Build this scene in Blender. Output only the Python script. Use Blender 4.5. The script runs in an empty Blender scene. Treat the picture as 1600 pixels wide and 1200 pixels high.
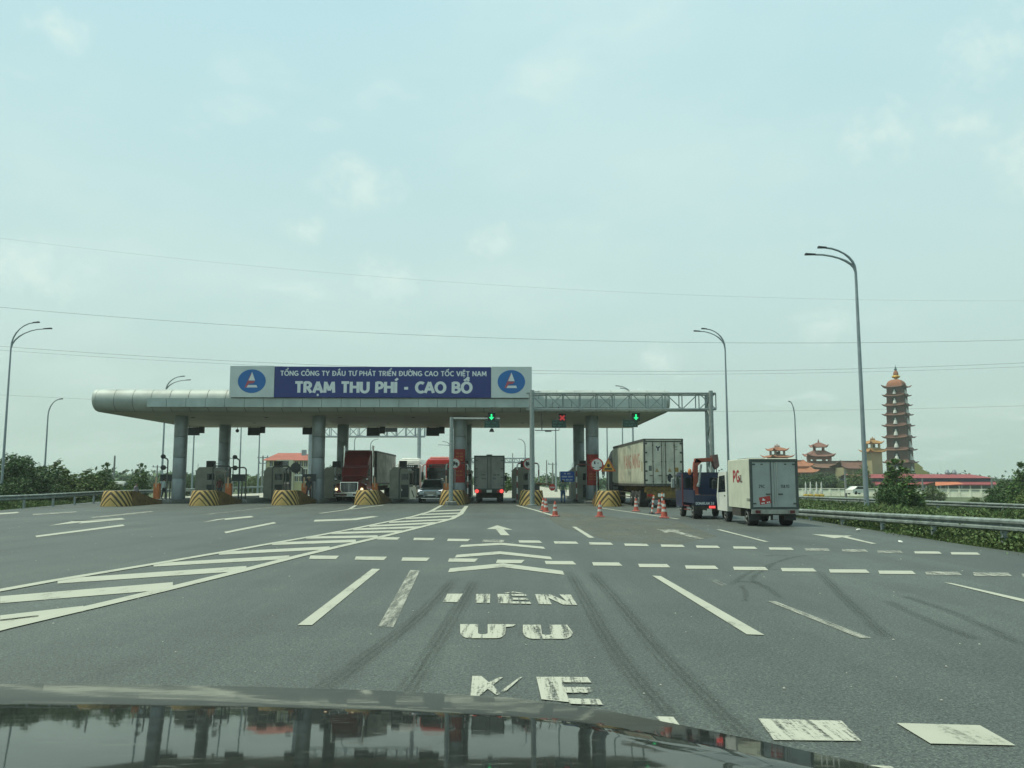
import bpy, bmesh, math, random
import numpy as np
from mathutils import Vector, Matrix
PI = math.pi
rnd = random.Random(7)
nrg = np.random.default_rng(11)
S = bpy.context.scene
COL = S.collection

# ------------------------------------------------------------------ camera, sky, sun, exposure
F = 1330.0
PITCH = math.atan(152.0 / F)
CH = 1.6
cam = bpy.data.cameras.new('camera')
cam.sensor_width = 36.0
cam.lens = 36.0 * F / 1600.0
cam.clip_start = 0.05
cam.clip_end = 6000
camo = bpy.data.objects.new('camera', cam)
COL.objects.link(camo)
camo.location = (0, 0, CH)
camo.rotation_euler = (PI / 2 + PITCH, 0, 0)
S.camera = camo

SUN_EL = math.radians(68)
SUN_AZ = math.radians(-92)          # compass-like: 0 = +Y, -90 = from the left
W = bpy.data.worlds.new('World')
S.world = W
W.use_nodes = True
wn, wl = W.node_tree.nodes, W.node_tree.links
wn.clear()
wo = wn.new('ShaderNodeOutputWorld'); wb = wn.new('ShaderNodeBackground')
wb.inputs['Strength'].default_value = 0.1
sky = wn.new('ShaderNodeTexSky'); sky.sky_type = 'NISHITA'; sky.sun_disc = False
sky.sun_elevation = SUN_EL; sky.sun_rotation = SUN_AZ % (2 * PI)
sky.air_density = 1.2; sky.dust_density = 3.0; sky.ozone_density = 1.0
tc = wn.new('ShaderNodeTexCoord')
sep = wn.new('ShaderNodeSeparateXYZ'); wl.new(tc.outputs['Generated'], sep.inputs[0])
# hazy veil: pale near the horizon, bluer aloft
ramp = wn.new('ShaderNodeValToRGB')
ramp.color_ramp.elements[0].position = 0.0; ramp.color_ramp.elements[0].color = (0.515, 0.672, 0.588, 1)
ramp.color_ramp.elements[1].position = 0.55; ramp.color_ramp.elements[1].color = (0.515, 0.80, 0.855, 1)
e = ramp.color_ramp.elements.new(0.22); e.color = (0.585, 0.795, 0.765, 1)
wl.new(sep.outputs['Z'], ramp.inputs[0])
scl = wn.new('ShaderNodeVectorMath'); scl.operation = 'SCALE'; scl.inputs['Scale'].default_value = 10.2
wl.new(ramp.outputs[0], scl.inputs[0])
mixs = wn.new('ShaderNodeMixRGB'); mixs.inputs[0].default_value = 0.9
wl.new(sky.outputs[0], mixs.inputs[1]); wl.new(scl.outputs[0], mixs.inputs[2])
# thin clouds, projected on a high flat layer so they shrink towards the horizon
zz = wn.new('ShaderNodeMath'); zz.operation = 'ADD'; zz.inputs[1].default_value = 0.16
wl.new(sep.outputs['Z'], zz.inputs[0])
dv = wn.new('ShaderNodeVectorMath'); dv.operation = 'DIVIDE'
cmb = wn.new('ShaderNodeCombineXYZ')
for k in range(3): wl.new(zz.outputs[0], cmb.inputs[k])
wl.new(tc.outputs['Generated'], dv.inputs[0]); wl.new(cmb.outputs[0], dv.inputs[1])
def cloud(scale, detail, lo, hi, off):
    mp = wn.new('ShaderNodeMapping'); mp.inputs['Location'].default_value = off
    wl.new(dv.outputs[0], mp.inputs[0])
    n = wn.new('ShaderNodeTexNoise'); n.inputs['Scale'].default_value = scale; n.inputs['Detail'].default_value = detail
    n.inputs['Roughness'].default_value = 0.55
    wl.new(mp.outputs[0], n.inputs['Vector'])
    r = wn.new('ShaderNodeMapRange'); r.interpolation_type = 'SMOOTHERSTEP'
    r.inputs['From Min'].default_value = lo; r.inputs['From Max'].default_value = hi
    wl.new(n.outputs[0], r.inputs[0])
    return r.outputs[0]
c1 = cloud(1.1, 5, 0.40, 0.75, (3.1, 0.4, 0))
c2 = cloud(2.6, 7, 0.56, 0.78, (7.7, 1.4, 0))
cm = wn.new('ShaderNodeMath'); cm.operation = 'MULTIPLY_ADD'; cm.inputs[1].default_value = 0.45
wl.new(c1, cm.inputs[0])
cm2 = wn.new('ShaderNodeMath'); cm2.operation = 'MULTIPLY'; cm2.inputs[1].default_value = 0.6
wl.new(c2, cm2.inputs[0]); wl.new(cm2.outputs[0], cm.inputs[2])
cmx = wn.new('ShaderNodeMixRGB'); cmx.inputs[2].default_value = (7.6, 9.1, 8.5, 1)
# a few low cumulus puffs, each in its own direction
puffs = [(1375, 205, .08), (1500, 195, .05), (470, 358, .05), (612, 440, .075), (1300, 508, .06), (1022, 560, .05), (95, 52, .05), (1600, 240, .09), (560, 290, .08), (60, 420, .10), (1570, 70, .10), (770, 385, .06)]
acc = None
wp = wn.new('ShaderNodeTexNoise'); wp.inputs['Scale'].default_value = 26; wp.inputs['Detail'].default_value = 8; wp.inputs['Roughness'].default_value = 0.68
wl.new(tc.outputs['Generated'], wp.inputs['Vector'])
for (px_, py_, rad_) in puffs:
    dn = Vector(((px_ - 800) / F, math.cos(PITCH) - (600 - py_) / F * math.sin(PITCH), math.sin(PITCH) + (600 - py_) / F * math.cos(PITCH))).normalized()
    sb = wn.new('ShaderNodeVectorMath'); sb.operation = 'SUBTRACT'; sb.inputs[1].default_value = dn; wl.new(tc.outputs['Generated'], sb.inputs[0])
    ml = wn.new('ShaderNodeVectorMath'); ml.operation = 'MULTIPLY'; ml.inputs[1].default_value = (1 / rad_, 1 / rad_, 1.5 / rad_); wl.new(sb.outputs[0], ml.inputs[0])
    ln = wn.new('ShaderNodeVectorMath'); ln.operation = 'LENGTH'; wl.new(ml.outputs[0], ln.inputs[0])
    sbt = wn.new('ShaderNodeMath'); sbt.operation = 'SUBTRACT'; sbt.inputs[0].default_value = 1.0; sbt.use_clamp = True; wl.new(ln.outputs['Value'], sbt.inputs[1])
    if acc is None: acc = sbt.outputs[0]
    else:
        mxx = wn.new('ShaderNodeMath'); mxx.operation = 'MAXIMUM'; wl.new(acc, mxx.inputs[0]); wl.new(sbt.outputs[0], mxx.inputs[1]); acc = mxx.outputs[0]
pa = wn.new('ShaderNodeMath'); pa.operation = 'MULTIPLY_ADD'; pa.inputs[1].default_value = 0.5; wl.new(acc, pa.inputs[0]); wl.new(wp.outputs[0], pa.inputs[2])
pr_ = wn.new('ShaderNodeMapRange'); pr_.interpolation_type = 'SMOOTHSTEP'; pr_.inputs['From Min'].default_value = 0.62; pr_.inputs['From Max'].default_value = 1.15; wl.new(pa.outputs[0], pr_.inputs[0])
pg_ = wn.new('ShaderNodeMath'); pg_.operation = 'MULTIPLY'; wl.new(pr_.outputs[0], pg_.inputs[0]); 
pk = wn.new('ShaderNodeMapRange'); pk.inputs['From Max'].default_value = 0.35; wl.new(acc, pk.inputs[0]); wl.new(pk.outputs[0], pg_.inputs[1])
pm_ = wn.new('ShaderNodeMath'); pm_.operation = 'MAXIMUM'; wl.new(cm.outputs[0], pm_.inputs[0]); wl.new(pg_.outputs[0], pm_.inputs[1])
pw_ = wn.new('ShaderNodeMath'); pw_.operation = 'MULTIPLY'; pw_.inputs[1].default_value = 0.72; wl.new(pm_.outputs[0], pw_.inputs[0])
wl.new(pw_.outputs[0], cmx.inputs[0]); wl.new(mixs.outputs[0], cmx.inputs[1])
wl.new(cmx.outputs[0], wb.inputs['Color'])
wl.new(wb.outputs[0], wo.inputs['Surface'])

sun = bpy.data.lights.new('sun', 'SUN')
sun.energy = 3.9; sun.angle = math.radians(1.2); sun.color = (1.0, 0.985, 0.80)
suno = bpy.data.objects.new('sun', sun); COL.objects.link(suno)
sd = Vector((math.sin(SUN_AZ) * math.cos(SUN_EL), math.cos(SUN_AZ) * math.cos(SUN_EL), math.sin(SUN_EL)))
suno.rotation_euler = sd.to_track_quat('Z', 'Y').to_euler()
suno.location = (-40, 0, 60)

S.view_settings.view_transform = 'Standard'
S.view_settings.look = 'None'
S.view_settings.exposure = 0.0
S.view_settings.gamma = 1.0
S.view_settings.use_curve_mapping = False
S.render.engine = 'CYCLES'
S.cycles.use_denoising = True
S.cycles.max_bounces = 5; S.cycles.diffuse_bounces = 2; S.cycles.glossy_bounces = 3
S.cycles.transmission_bounces = 4; S.cycles.transparent_max_bounces = 8; S.cycles.volume_bounces = 0
S.cycles.sample_clamp_indirect = 6.0

# ------------------------------------------------------------------ helpers
cp, sp = math.cos(PITCH), math.sin(PITCH)
def ray(px, py):
    a, b = (px - 800) / F, (600 - py) / F
    return Vector((a, cp - b * sp, sp + b * cp))
def P(px, py, Y):
    d = ray(px, py); return Vector((0, 0, CH)) + d * (Y / d.y)
def G(px, py, z=0.0):
    d = ray(px, py); return Vector((0, 0, CH)) + d * ((z - CH) / d.z)
def XA(px, Y, py=752): return P(px, py, Y).x
def ZA(py, Y): return P(800, py, Y).z

MATS = {}
def mat(name, col, rough=0.6, metal=0.0, var=0.12, scale=6.0, spec=0.4, bump=0.0, col2=None, emit=None, estr=1.0, coat=0.0, island=0.0, thr=None):
    """noise-varied procedural material, in object coordinates"""
    if name in MATS: return MATS[name]
    m = bpy.data.materials.new(name); m.use_nodes = True
    n, l = m.node_tree.nodes, m.node_tree.links
    b = n['Principled BSDF']
    b.inputs['Roughness'].default_value = rough; b.inputs['Metallic'].default_value = metal
    b.inputs['Specular IOR Level'].default_value = spec
    if coat: b.inputs['Coat Weight'].default_value = coat; b.inputs['Coat Roughness'].default_value = 0.08
    t = n.new('ShaderNodeTexCoord')
    nz = n.new('ShaderNodeTexNoise'); nz.inputs['Scale'].default_value = scale; nz.inputs['Detail'].default_value = 6; nz.inputs['Roughness'].default_value = 0.62
    l.new(t.outputs['Object'], nz.inputs['Vector'])
    mx = n.new('ShaderNodeMixRGB')
    c2 = col2 if col2 else tuple(c * (1 - 2.2 * var) for c in col)
    c1 = col if col2 else tuple(min(1, c * (1 + 0.8 * var)) for c in col)
    mx.inputs[1].default_value = (*c2, 1); mx.inputs[2].default_value = (*c1, 1)
    mr = n.new('ShaderNodeMapRange')
    lo, hi = thr if thr else (0.3, 0.7)
    mr.inputs['From Min'].default_value = lo; mr.inputs['From Max'].default_value = hi
    l.new(nz.outputs[0], mr.inputs[0]); l.new(mr.outputs[0], mx.inputs[0])
    out = mx.outputs[0]
    if island:
        g = n.new('ShaderNodeNewGeometry')
        hs = n.new('ShaderNodeHueSaturation'); l.new(out, hs.inputs['Color'])
        m2 = n.new('ShaderNodeMapRange'); m2.inputs['To Min'].default_value = 1 - island; m2.inputs['To Max'].default_value = 1 + island
        l.new(g.outputs['Random Per Island'], m2.inputs[0]); l.new(m2.outputs[0], hs.inputs['Value'])
        m3 = n.new('ShaderNodeMapRange'); m3.inputs['To Min'].default_value = 0.47; m3.inputs['To Max'].default_value = 0.52
        l.new(g.outputs['Random Per Island'], m3.inputs[0]); l.new(m3.outputs[0], hs.inputs['Hue'])
        out = hs.outputs[0]
    l.new(out, b.inputs['Base Color'])
    if bump:
        bp = n.new('ShaderNodeBump'); bp.inputs['Strength'].default_value = bump; bp.inputs['Distance'].default_value = 0.02
        l.new(nz.outputs[0], bp.inputs['Height']); l.new(bp.outputs[0], b.inputs['Normal'])
    if emit:
        b.inputs['Emission Color'].default_value = (*emit, 1); b.inputs['Emission Strength'].default_value = estr
    MATS[name] = m
    return m

class MB:
    def __init__(s): s.v = []; s.f = []; s.mi = []
    def add(s, vs, fs, mi=0):
        o = len(s.v); s.v += [tuple(v) for v in vs]
        for f in fs: s.f.append(tuple(i + o for i in f)); s.mi.append(mi)
        return s
    def box(s, x0, x1, y0, y1, z0, z1, mi=0, c=0.0):
        if c:   # chamfered vertical edges and top
            pl = [(x0 + c, y0), (x1 - c, y0), (x1, y0 + c), (x1, y1 - c), (x1 - c, y1), (x0 + c, y1), (x0, y1 - c), (x0, y0 + c)]
            mx, my = (x0 + x1) / 2, (y0 + y1) / 2
            def ins(p): return (p[0] - c * (1 if p[0] > mx else -1), p[1] - c * (1 if p[1] > my else -1))
            vs = [(*p, z0) for p in pl] + [(*p, z1 - c) for p in pl] + [(*ins(p), z1) for p in pl]
            fs = [tuple(range(7, -1, -1)), tuple(range(16, 24))]
            for k in range(2):
                for i in range(8): fs.append((k * 8 + i, k * 8 + (i + 1) % 8, k * 8 + 8 + (i + 1) % 8, k * 8 + 8 + i))
            return s.add(vs, fs, mi)
        vs = [(x0, y0, z0), (x1, y0, z0), (x1, y1, z0), (x0, y1, z0), (x0, y0, z1), (x1, y0, z1), (x1, y1, z1), (x0, y1, z1)]
        return s.add(vs, [(0, 3, 2, 1), (4, 5, 6, 7), (0, 1, 5, 4), (1, 2, 6, 5), (2, 3, 7, 6), (3, 0, 4, 7)], mi)
    def prism(s, prof, axis, a, b, mi=0):
        """prof: list of 2D points; axis 'x': (y,z); 'y': (x,z); 'z': (x,y)"""
        def mk(p, t):
            return {'x': (t, p[0], p[1]), 'y': (p[0], t, p[1]), 'z': (p[0], p[1], t)}[axis]
        n = len(prof)
        vs = [mk(p, a) for p in prof] + [mk(p, b) for p in prof]
        fs = [tuple(range(n)), tuple(range(2 * n - 1, n - 1, -1))] + [(i, n + i, n + (i + 1) % n, (i + 1) % n) for i in range(n)]
        return s.add(vs, fs, mi)
    def tube(s, pts, r, n=8, mi=0, cap=True):
        pts = [Vector(p) for p in pts]
        rs = r if isinstance(r, (list, tuple)) else [r] * len(pts)
        rings = []
        up0 = None
        for i, p in enumerate(pts):
            t = (pts[min(i + 1, len(pts) - 1)] - pts[max(i - 1, 0)]).normalized()
            u = t.cross(Vector((0, 0, 1)) if abs(t.z) < 0.95 else Vector((0, 1, 0))).normalized() if up0 is None else (up0 - t * up0.dot(t)).normalized()
            up0 = u
            w = t.cross(u)
            rings.append([p + (u * math.cos(2 * PI * k / n) + w * math.sin(2 * PI * k / n)) * rs[i] for k in range(n)])
        vs = [v for rg in rings for v in rg]; fs = []
        for i in range(len(pts) - 1):
            for k in range(n): fs.append((i * n + k, i * n + (k + 1) % n, (i + 1) * n + (k + 1) % n, (i + 1) * n + k))
        if cap: fs.append(tuple(range(n - 1, -1, -1))); fs.append(tuple(range((len(pts) - 1) * n, len(pts) * n)))
        return s.add(vs, fs, mi)
    def lathe(s, prof, c, n=16, axis='z', mi=0, sq=None):
        """prof: (radius, height)"""
        vs = []
        for r, h in prof:
            for k in range(n):
                a = 2 * PI * (k + 0.5) / n
                x, y = r * math.cos(a), r * math.sin(a)
                vs.append({'z': (c[0] + x, c[1] + y, c[2] + h), 'x': (c[0] + h, c[1] + x, c[2] + y), 'y': (c[0] + x, c[1] + h, c[2] + y)}[axis])
        fs = []
        for i in range(len(prof) - 1):
            for k in range(n): fs.append((i * n + k, i * n + (k + 1) % n, (i + 1) * n + (k + 1) % n, (i + 1) * n + k))
        fs.append(tuple(range(n - 1, -1, -1))); fs.append(tuple(range((len(prof) - 1) * n, len(prof) * n)))
        return s.add(vs, fs, mi)
    def ball(s, c, r, n=8, mi=0):
        r = r if isinstance(r, (tuple, list)) else (r, r, r)
        vs = []; m = n // 2 + 1
        for i in range(1, m):
            ph = PI * i / m
            for k in range(n): vs.append((c[0] + r[0] * math.sin(ph) * math.cos(2 * PI * k / n), c[1] + r[1] * math.sin(ph) * math.sin(2 * PI * k / n), c[2] + r[2] * math.cos(ph)))
        vs += [(c[0], c[1], c[2] + r[2]), (c[0], c[1], c[2] - r[2])]
        fs = []; L = m - 1
        for i in range(L - 1):
            for k in range(n): fs.append((i * n + k, (i + 1) * n + k, (i + 1) * n + (k + 1) % n, i * n + (k + 1) % n))
        for k in range(n):
            fs.append((L * n, k, (k + 1) % n)); fs.append((L * n + 1, (L - 1) * n + (k + 1) % n, (L - 1) * n + k))
        return s.add(vs, fs, mi)
    def poly(s, pts, mi=0): return s.add(pts, [tuple(range(len(pts)))], mi)
    def mesh(s, name, mats, smooth=False, fix=True):
        me = bpy.data.meshes.new(name)
        me.from_pydata(s.v, [], s.f)
        for m in (mats if isinstance(mats, (list, tuple)) else [mats]): me.materials.append(m)
        me.polygons.foreach_set('material_index', s.mi)
        if fix:
            bm = bmesh.new(); bm.from_mesh(me); bmesh.ops.recalc_face_normals(bm, faces=bm.faces); bm.to_mesh(me); bm.free()
        if smooth:
            me.polygons.foreach_set('use_smooth', [True] * len(me.polygons))
            try: me.set_sharp_from_angle(angle=math.radians(38))
            except Exception: pass
        me.update()
        return me
    def build(s, name, mats, parent=None, smooth=False, fix=True):
        return link(name, s.mesh(name, mats, smooth, fix), parent)

def link(name, me, parent=None, loc=(0, 0, 0), rz=0.0, sc=None):
    o = bpy.data.objects.new(name, me); COL.objects.link(o)
    o.location = loc; o.rotation_euler = (0, 0, rz)
    if sc is not None: o.scale = sc if isinstance(sc, (tuple, list)) else (sc, sc, sc)
    if parent: o.parent = parent
    return o
def tag(o, label=None, cat=None, group=None, kind=None):
    if label: o['label'] = label
    if cat: o['category'] = cat
    if group: o['group'] = group
    if kind: o['kind'] = kind
    return o
def thing(name, label, cat, loc=(0, 0, 0), rz=0.0, group=None):
    o = bpy.data.objects.new(name, None); COL.objects.link(o)
    o.empty_display_size = 0.3
    o.location = loc; o.rotation_euler = (0, 0, rz)
    return tag(o, label, cat, group)
KIDS = {}
def copy_tree(o, parent=None):
    c = o.copy(); COL.objects.link(c); c.parent = parent
    for ch in list(o.children): copy_tree(ch, c)
    return c
def dup(o, label, loc, rz=0.0, sc=None):
    c = copy_tree(o); c.location = loc; c.rotation_euler = (0, 0, rz); c['label'] = label
    if sc is not None: c.scale = (sc, sc, sc)
    return c

# ---- stroke lettering: every glyph is a few flat ribbons with mitred corners
def arc(cx, cy, rx, ry, a0, a1, n=9):
    return [(cx + rx * math.cos(math.radians(a0 + (a1 - a0) * i / n)), cy + ry * math.sin(math.radians(a0 + (a1 - a0) * i / n))) for i in range(n + 1)]
GL = {
 'A': (.72, [[(.04, 0), (.36, 1)], [(.68, 0), (.36, 1)], [(.16, .34), (.56, .34)]]),
 'B': (.62, [[(.08, 0), (.08, 1)], [(.08, .93), (.3, .93)] + arc(.3, .72, .2, .21, 90, -90) + [(.08, .51)], [(.3, .51)] + arc(.3, .285, .25, .22, 90, -90) + [(.08, .065)]]),
 'C': (.62, [arc(.42, .5, .34, .44, 50, 310, 14)]),
 'D': (.7, [[(.08, 0), (.08, 1)], [(.08, .93), (.25, .93)] + arc(.25, .5, .37, .43, 90, -90) + [(.08, .07)]]),
 'E': (.55, [[(.08, 0), (.08, 1)], [(.08, .93), (.5, .93)], [(.08, .5), (.46, .5)], [(.08, .07), (.5, .07)]]),
 'G': (.68, [arc(.42, .5, .34, .44, 50, 330, 14) + [(.6, .42)], [(.4, .45), (.64, .45)]]),
 'H': (.68, [[(.08, 0), (.08, 1)], [(.6, 0), (.6, 1)], [(.08, .52), (.6, .52)]]),
 'I': (.18, [[(.09, 0), (.09, 1)]]),
 'L': (.5, [[(.08, 1), (.08, 0)], [(.08, .07), (.48, .07)]]),
 'M': (.84, [[(.08, 0), (.13, 1)], [(.76, 0), (.71, 1)], [(.14, .96), (.42, .2)], [(.70, .96), (.42, .2)]]),
 'N': (.7, [[(.08, 0), (.08, 1)], [(.62, 0), (.62, 1)], [(.08, .95), (.62, .05)]]),
 'O': (.8, [arc(.4, .5, .34, .44, 0, 360, 20)]),
 'P': (.58, [[(.08, 0), (.08, 1)], [(.08, .93), (.28, .93)] + arc(.28, .68, .23, .25, 90, -90) + [(.08, .43)]]),
 'R': (.62, [[(.08, 0), (.08, 1)], [(.08, .93), (.28, .93)] + arc(.28, .7, .22, .23, 90, -90) + [(.08, .47)], [(.28, .47), (.56, 0)]]),
 'T': (.58, [[(.29, 0), (.29, .93)], [(.0, .93), (.58, .93)]]),
 'U': (.68, [[(.08, 1), (.08, .36)] + arc(.34, .36, .26, .3, 180, 360) + [(.6, .36), (.6, 1)]]),
 'V': (.66, [[(.03, 1), (.33, .02)], [(.63, 1), (.33, .02)]]),
 'X': (.62, [[(.03, 0), (.59, 1)], [(.59, 0), (.03, 1)]]),
 'Y': (.62, [[(.03, 1), (.31, .48)], [(.59, 1), (.31, .48)], [(.31, 0), (.31, .5)]]),
 'S': (.55, [arc(.28, .73, .2, .2, 40, 250, 8) + arc(.28, .27, .22, .2, 70, -140, 8)]),
 'K': (.62, [[(.08, 0), (.08, 1)], [(.08, .45), (.56, 1)], [(.25, .62), (.58, 0)]]),
 '0': (.6, [arc(.3, .5, .22, .44, 0, 360, 16)]),
 '1': (.36, [[(.22, 0), (.22, 1)], [(.04, .78), (.22, .97)]]),
 '2': (.56, [arc(.27, .7, .2, .24, 170, -30, 8) + [(.06, .07)], [(.06, .07), (.5, .07)]]),
 '3': (.56, [arc(.26, .72, .2, .22, 150, -80, 8), arc(.26, .28, .22, .23, 80, -150, 8)]),
 '4': (.58, [[(.42, 0), (.42, 1)], [(.42, .95), (.06, .32)], [(.03, .3), (.56, .3)]]),
 '5': (.56, [[(.48, .93), (.1, .93), (.1, .55)] + arc(.25, .3, .22, .24, 110, -140, 9)]),
 '8': (.56, [arc(.28, .73, .18, .2, 0, 360, 12), arc(.28, .28, .22, .23, 0, 360, 12)]),
 '9': (.56, [arc(.28, .68, .2, .25, 0, 360, 12), [(.48, .68), (.4, .2), (.2, .03)]]),
 '-': (.42, [[(.06, .42), (.36, .42)]]),
 '.': (.2, [[(.04, .06), (.16, .06)]]),
 'i': (.18, [[(.09, 0), (.09, .66)], [(.09, .82), (.09, .95)]]),
 ' ': (.32, []),
}
ACC = {'circ': [[(-.2, 1.12), (0, 1.28), (.2, 1.12)]], 'grave': [[(-.16, 1.34), (.06, 1.14)]], 'acute': [[(-.04, 1.12), (.16, 1.32)]],
       'hook': [[(-.06, 1.4), (.03, 1.5), (.1, 1.42), (.02, 1.33), (.02, 1.28)]], 'dot': [[(-.07, -.2), (.07, -.2)]], 'horn': [[(.28, .93), (.42, .98), (.4, 1.14)]],
       'bar': [[(-.36, .5), (-.02, .5)]], 'grave2': [[(.02, 1.46), (.2, 1.3)]], 'acute2': [[(.14, 1.28), (.3, 1.46)]], 'hook2': [[(.1, 1.42), (.2, 1.54), (.28, 1.44), (.2, 1.36)]]}
COMP = {'Ổ': ('O', ['circ', 'hook2']), 'Ô': ('O', ['circ']), 'Đ': ('D', ['bar']), 'Ầ': ('A', ['circ', 'grave2']), 'Ư': ('U', ['horn']), 'Á': ('A', ['acute']),
        'Ể': ('E', ['circ', 'hook2']), 'Ờ': ('O', ['horn', 'grave']), 'Ố': ('O', ['circ', 'acute2']), 'Ệ': ('E', ['circ', 'dot']), 'Ạ': ('A', ['dot']), 'Í': ('I', ['acute']),
        'Ồ': ('O', ['circ', 'grave2']), 'Ê': ('E', ['circ'])}
def ribbon(pts, w):
    L, R = [], []
    n = len(pts)
    closed = n > 3 and abs(pts[0][0] - pts[-1][0]) + abs(pts[0][1] - pts[-1][1]) < 1e-6
    P2 = [Vector((p[0], p[1])) for p in pts]
    for i in range(n):
        a = P2[i] - P2[i - 1] if i > 0 else (P2[-1] - P2[-2] if closed else P2[1] - P2[0])
        b = P2[i + 1] - P2[i] if i < n - 1 else (P2[1] - P2[0] if closed else P2[i] - P2[i - 1])
        if a.length < 1e-7: a = b
        if b.length < 1e-7: b = a
        a.normalize(); b.normalize()
        t = (a + b); t = t.normalized() if t.length > 1e-6 else a
        nn = Vector((-t.y, t.x)); k = max(0.45, nn.dot(Vector((-a.y, a.x))))
        L.append(P2[i] + nn * (w / 2 / k)); R.append(P2[i] - nn * (w / 2 / k))
    return [(L[i], L[i + 1], R[i + 1], R[i]) for i in range(n - 1)]
def layout(text, w=0.15, track=0.1):
    """list of (quad of 2-D points, stroke number); height of a capital = 1"""
    out = []; x = 0.0; k = 0
    for ch in text:
        base, acc = COMP.get(ch, (ch, []))
        wd, strokes = GL[base]
        for st in strokes:
            for q in ribbon(st, w): out.append(([(p.x + x, p.y) for p in q], k))
            k += 1
        for a in acc:
            for st in ACC[a]:
                for q in ribbon([(px + x + wd / 2, py) for px, py in st], w * 0.8): out.append(([(p.x, p.y) for p in q], k))
                k += 1
        x += wd + track
    return out, x - track
def text_mb(text, width, height, fn, w=0.15, track=0.1, step=0.0006, mb=None):
    """fn(u, v, d) -> 3-D point, u in 0..width, v in 0..height, d = lift above the surface"""
    mb = mb or MB()
    qs, tot = layout(text, w, track)
    for q, k in qs:
        mb.poly([fn(p[0] / tot * width, p[1] * height, 0.004 + (k % 7) * step) for p in q])
    return mb
def text_letters(text, width, height, fn, m, parent, w=0.15, track=0.1, name='letter'):
    """as text_mb, but every character is a part of its own"""
    tot = sum(GL[COMP.get(c, (c, []))[0]][0] + track for c in text) - track
    x = 0.0
    for c in text:
        wd = GL[COMP.get(c, (c, []))[0]][0]
        if c != ' ':
            qs, _ = layout(c, w, track)
            mb = MB()
            for q, k in qs: mb.poly([fn((p[0] + x) / tot * width, p[1] * height, 0.004 + (k % 7) * 0.0006) for p in q])
            mb.build(name, m, parent, fix=False)
        x += wd + track
def text_front(text, x0, x1, z0, h, y, **kw):      # readable from -Y
    return text_mb(text, x1 - x0, h, lambda u, v, d: (x0 + u, y - d, z0 + v), **kw)

# ------------------------------------------------------------------ materials
M_alu = mat('aluminium_panel', (0.36, 0.40, 0.37), 0.6, 0.15, 0.12, 0.8)
M_band = mat('fascia_grey', (0.36, 0.42, 0.40), 0.5, 0.2, 0.12, 0.7)
M_core = mat('dark_joint', (0.09, 0.10, 0.095), 0.8)
M_soffit = mat('soffit_board', (0.42, 0.43, 0.35), 0.7, 0, 0.08, 0.5)
M_column = mat('column_cladding', (0.27, 0.31, 0.32), 0.42, 0.45, 0.10, 1.2)
M_galv = mat('galvanised_steel', (0.26, 0.30, 0.29), 0.5, 0.3, 0.16, 9)
M_rail = mat('guardrail_steel', (0.23, 0.27, 0.245), 0.65, 0.15, 0.25, 3)
M_pole = mat('lamp_pole_steel', (0.26, 0.31, 0.33), 0.45, 0.35, 0.1, 3)
M_dark = mat('dark_plastic', (0.022, 0.026, 0.028), 0.5)
M_tyre = mat('tyre_rubber', (0.025, 0.026, 0.026), 0.85, 0, 0.2, 14)
M_rim = mat('wheel_rim_steel', (0.30, 0.31, 0.29), 0.5, 0.5, 0.25, 9)
M_glass = mat('dark_glass', (0.012, 0.018, 0.02), 0.06, 0, 0.05, 1, spec=0.6)
M_white = mat('white_paint', (0.66, 0.67, 0.60), 0.4, 0, 0.08, 1.5)
M_chrome = mat('chrome', (0.75, 0.76, 0.74), 0.15, 1.0, 0.05, 3)
M_orange = mat('orange_cabinet_paint', (0.52, 0.16, 0.045), 0.5, 0, 0.12, 4)
M_red = mat('red_paint', (0.42, 0.03, 0.03), 0.4, 0, 0.12, 3)
M_conc = mat('kerb_concrete', (0.17, 0.175, 0.155), 0.85, 0, 0.25, 3, bump=0.3)
M_yel = mat('dull_yellow_brown', (0.14, 0.085, 0.022), 0.75, 0, 0.3, 3)  # dull yellow-brown with random mottling, for the nose ramps
M_booth = mat('booth_grey_panel', (0.32, 0.325, 0.27), 0.55, 0.1, 0.12, 1.5)
M_ac = mat('ac_unit_dark', (0.05, 0.055, 0.055), 0.7, 0, 0.2, 8)
M_cream = mat('letter_white', (0.62, 0.66, 0.66), 0.5, 0, 0.04, 2)
M_redlens = mat('red_tail_lens', (0.35, 0.02, 0.02), 0.25)
M_redlit = mat('lit_tail_light', (0.6, 0.05, 0.05), 0.3, emit=(1.0, 0.09, 0.08), estr=1.1)
M_headlit = mat('lit_headlight', (0.9, 0.85, 0.7), 0.2, emit=(1.0, 0.78, 0.45), estr=1.6)
M_white_lit = mat('white_running_light', (0.9, 0.9, 0.9), 0.2, emit=(0.9, 1.0, 1.0), estr=0.9)
M_greenlit = mat('green_signal_light', (0.0, 0.4, 0.15), 0.3, emit=(0.02, 1.0, 0.28), estr=1.2)
M_xlit = mat('red_signal_light', (0.5, 0.02, 0.02), 0.3, emit=(1.0, 0.06, 0.07), estr=0.28)
M_rust = mat('dirty_chassis', (0.055, 0.05, 0.042), 0.8, 0, 0.3, 4)

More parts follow.
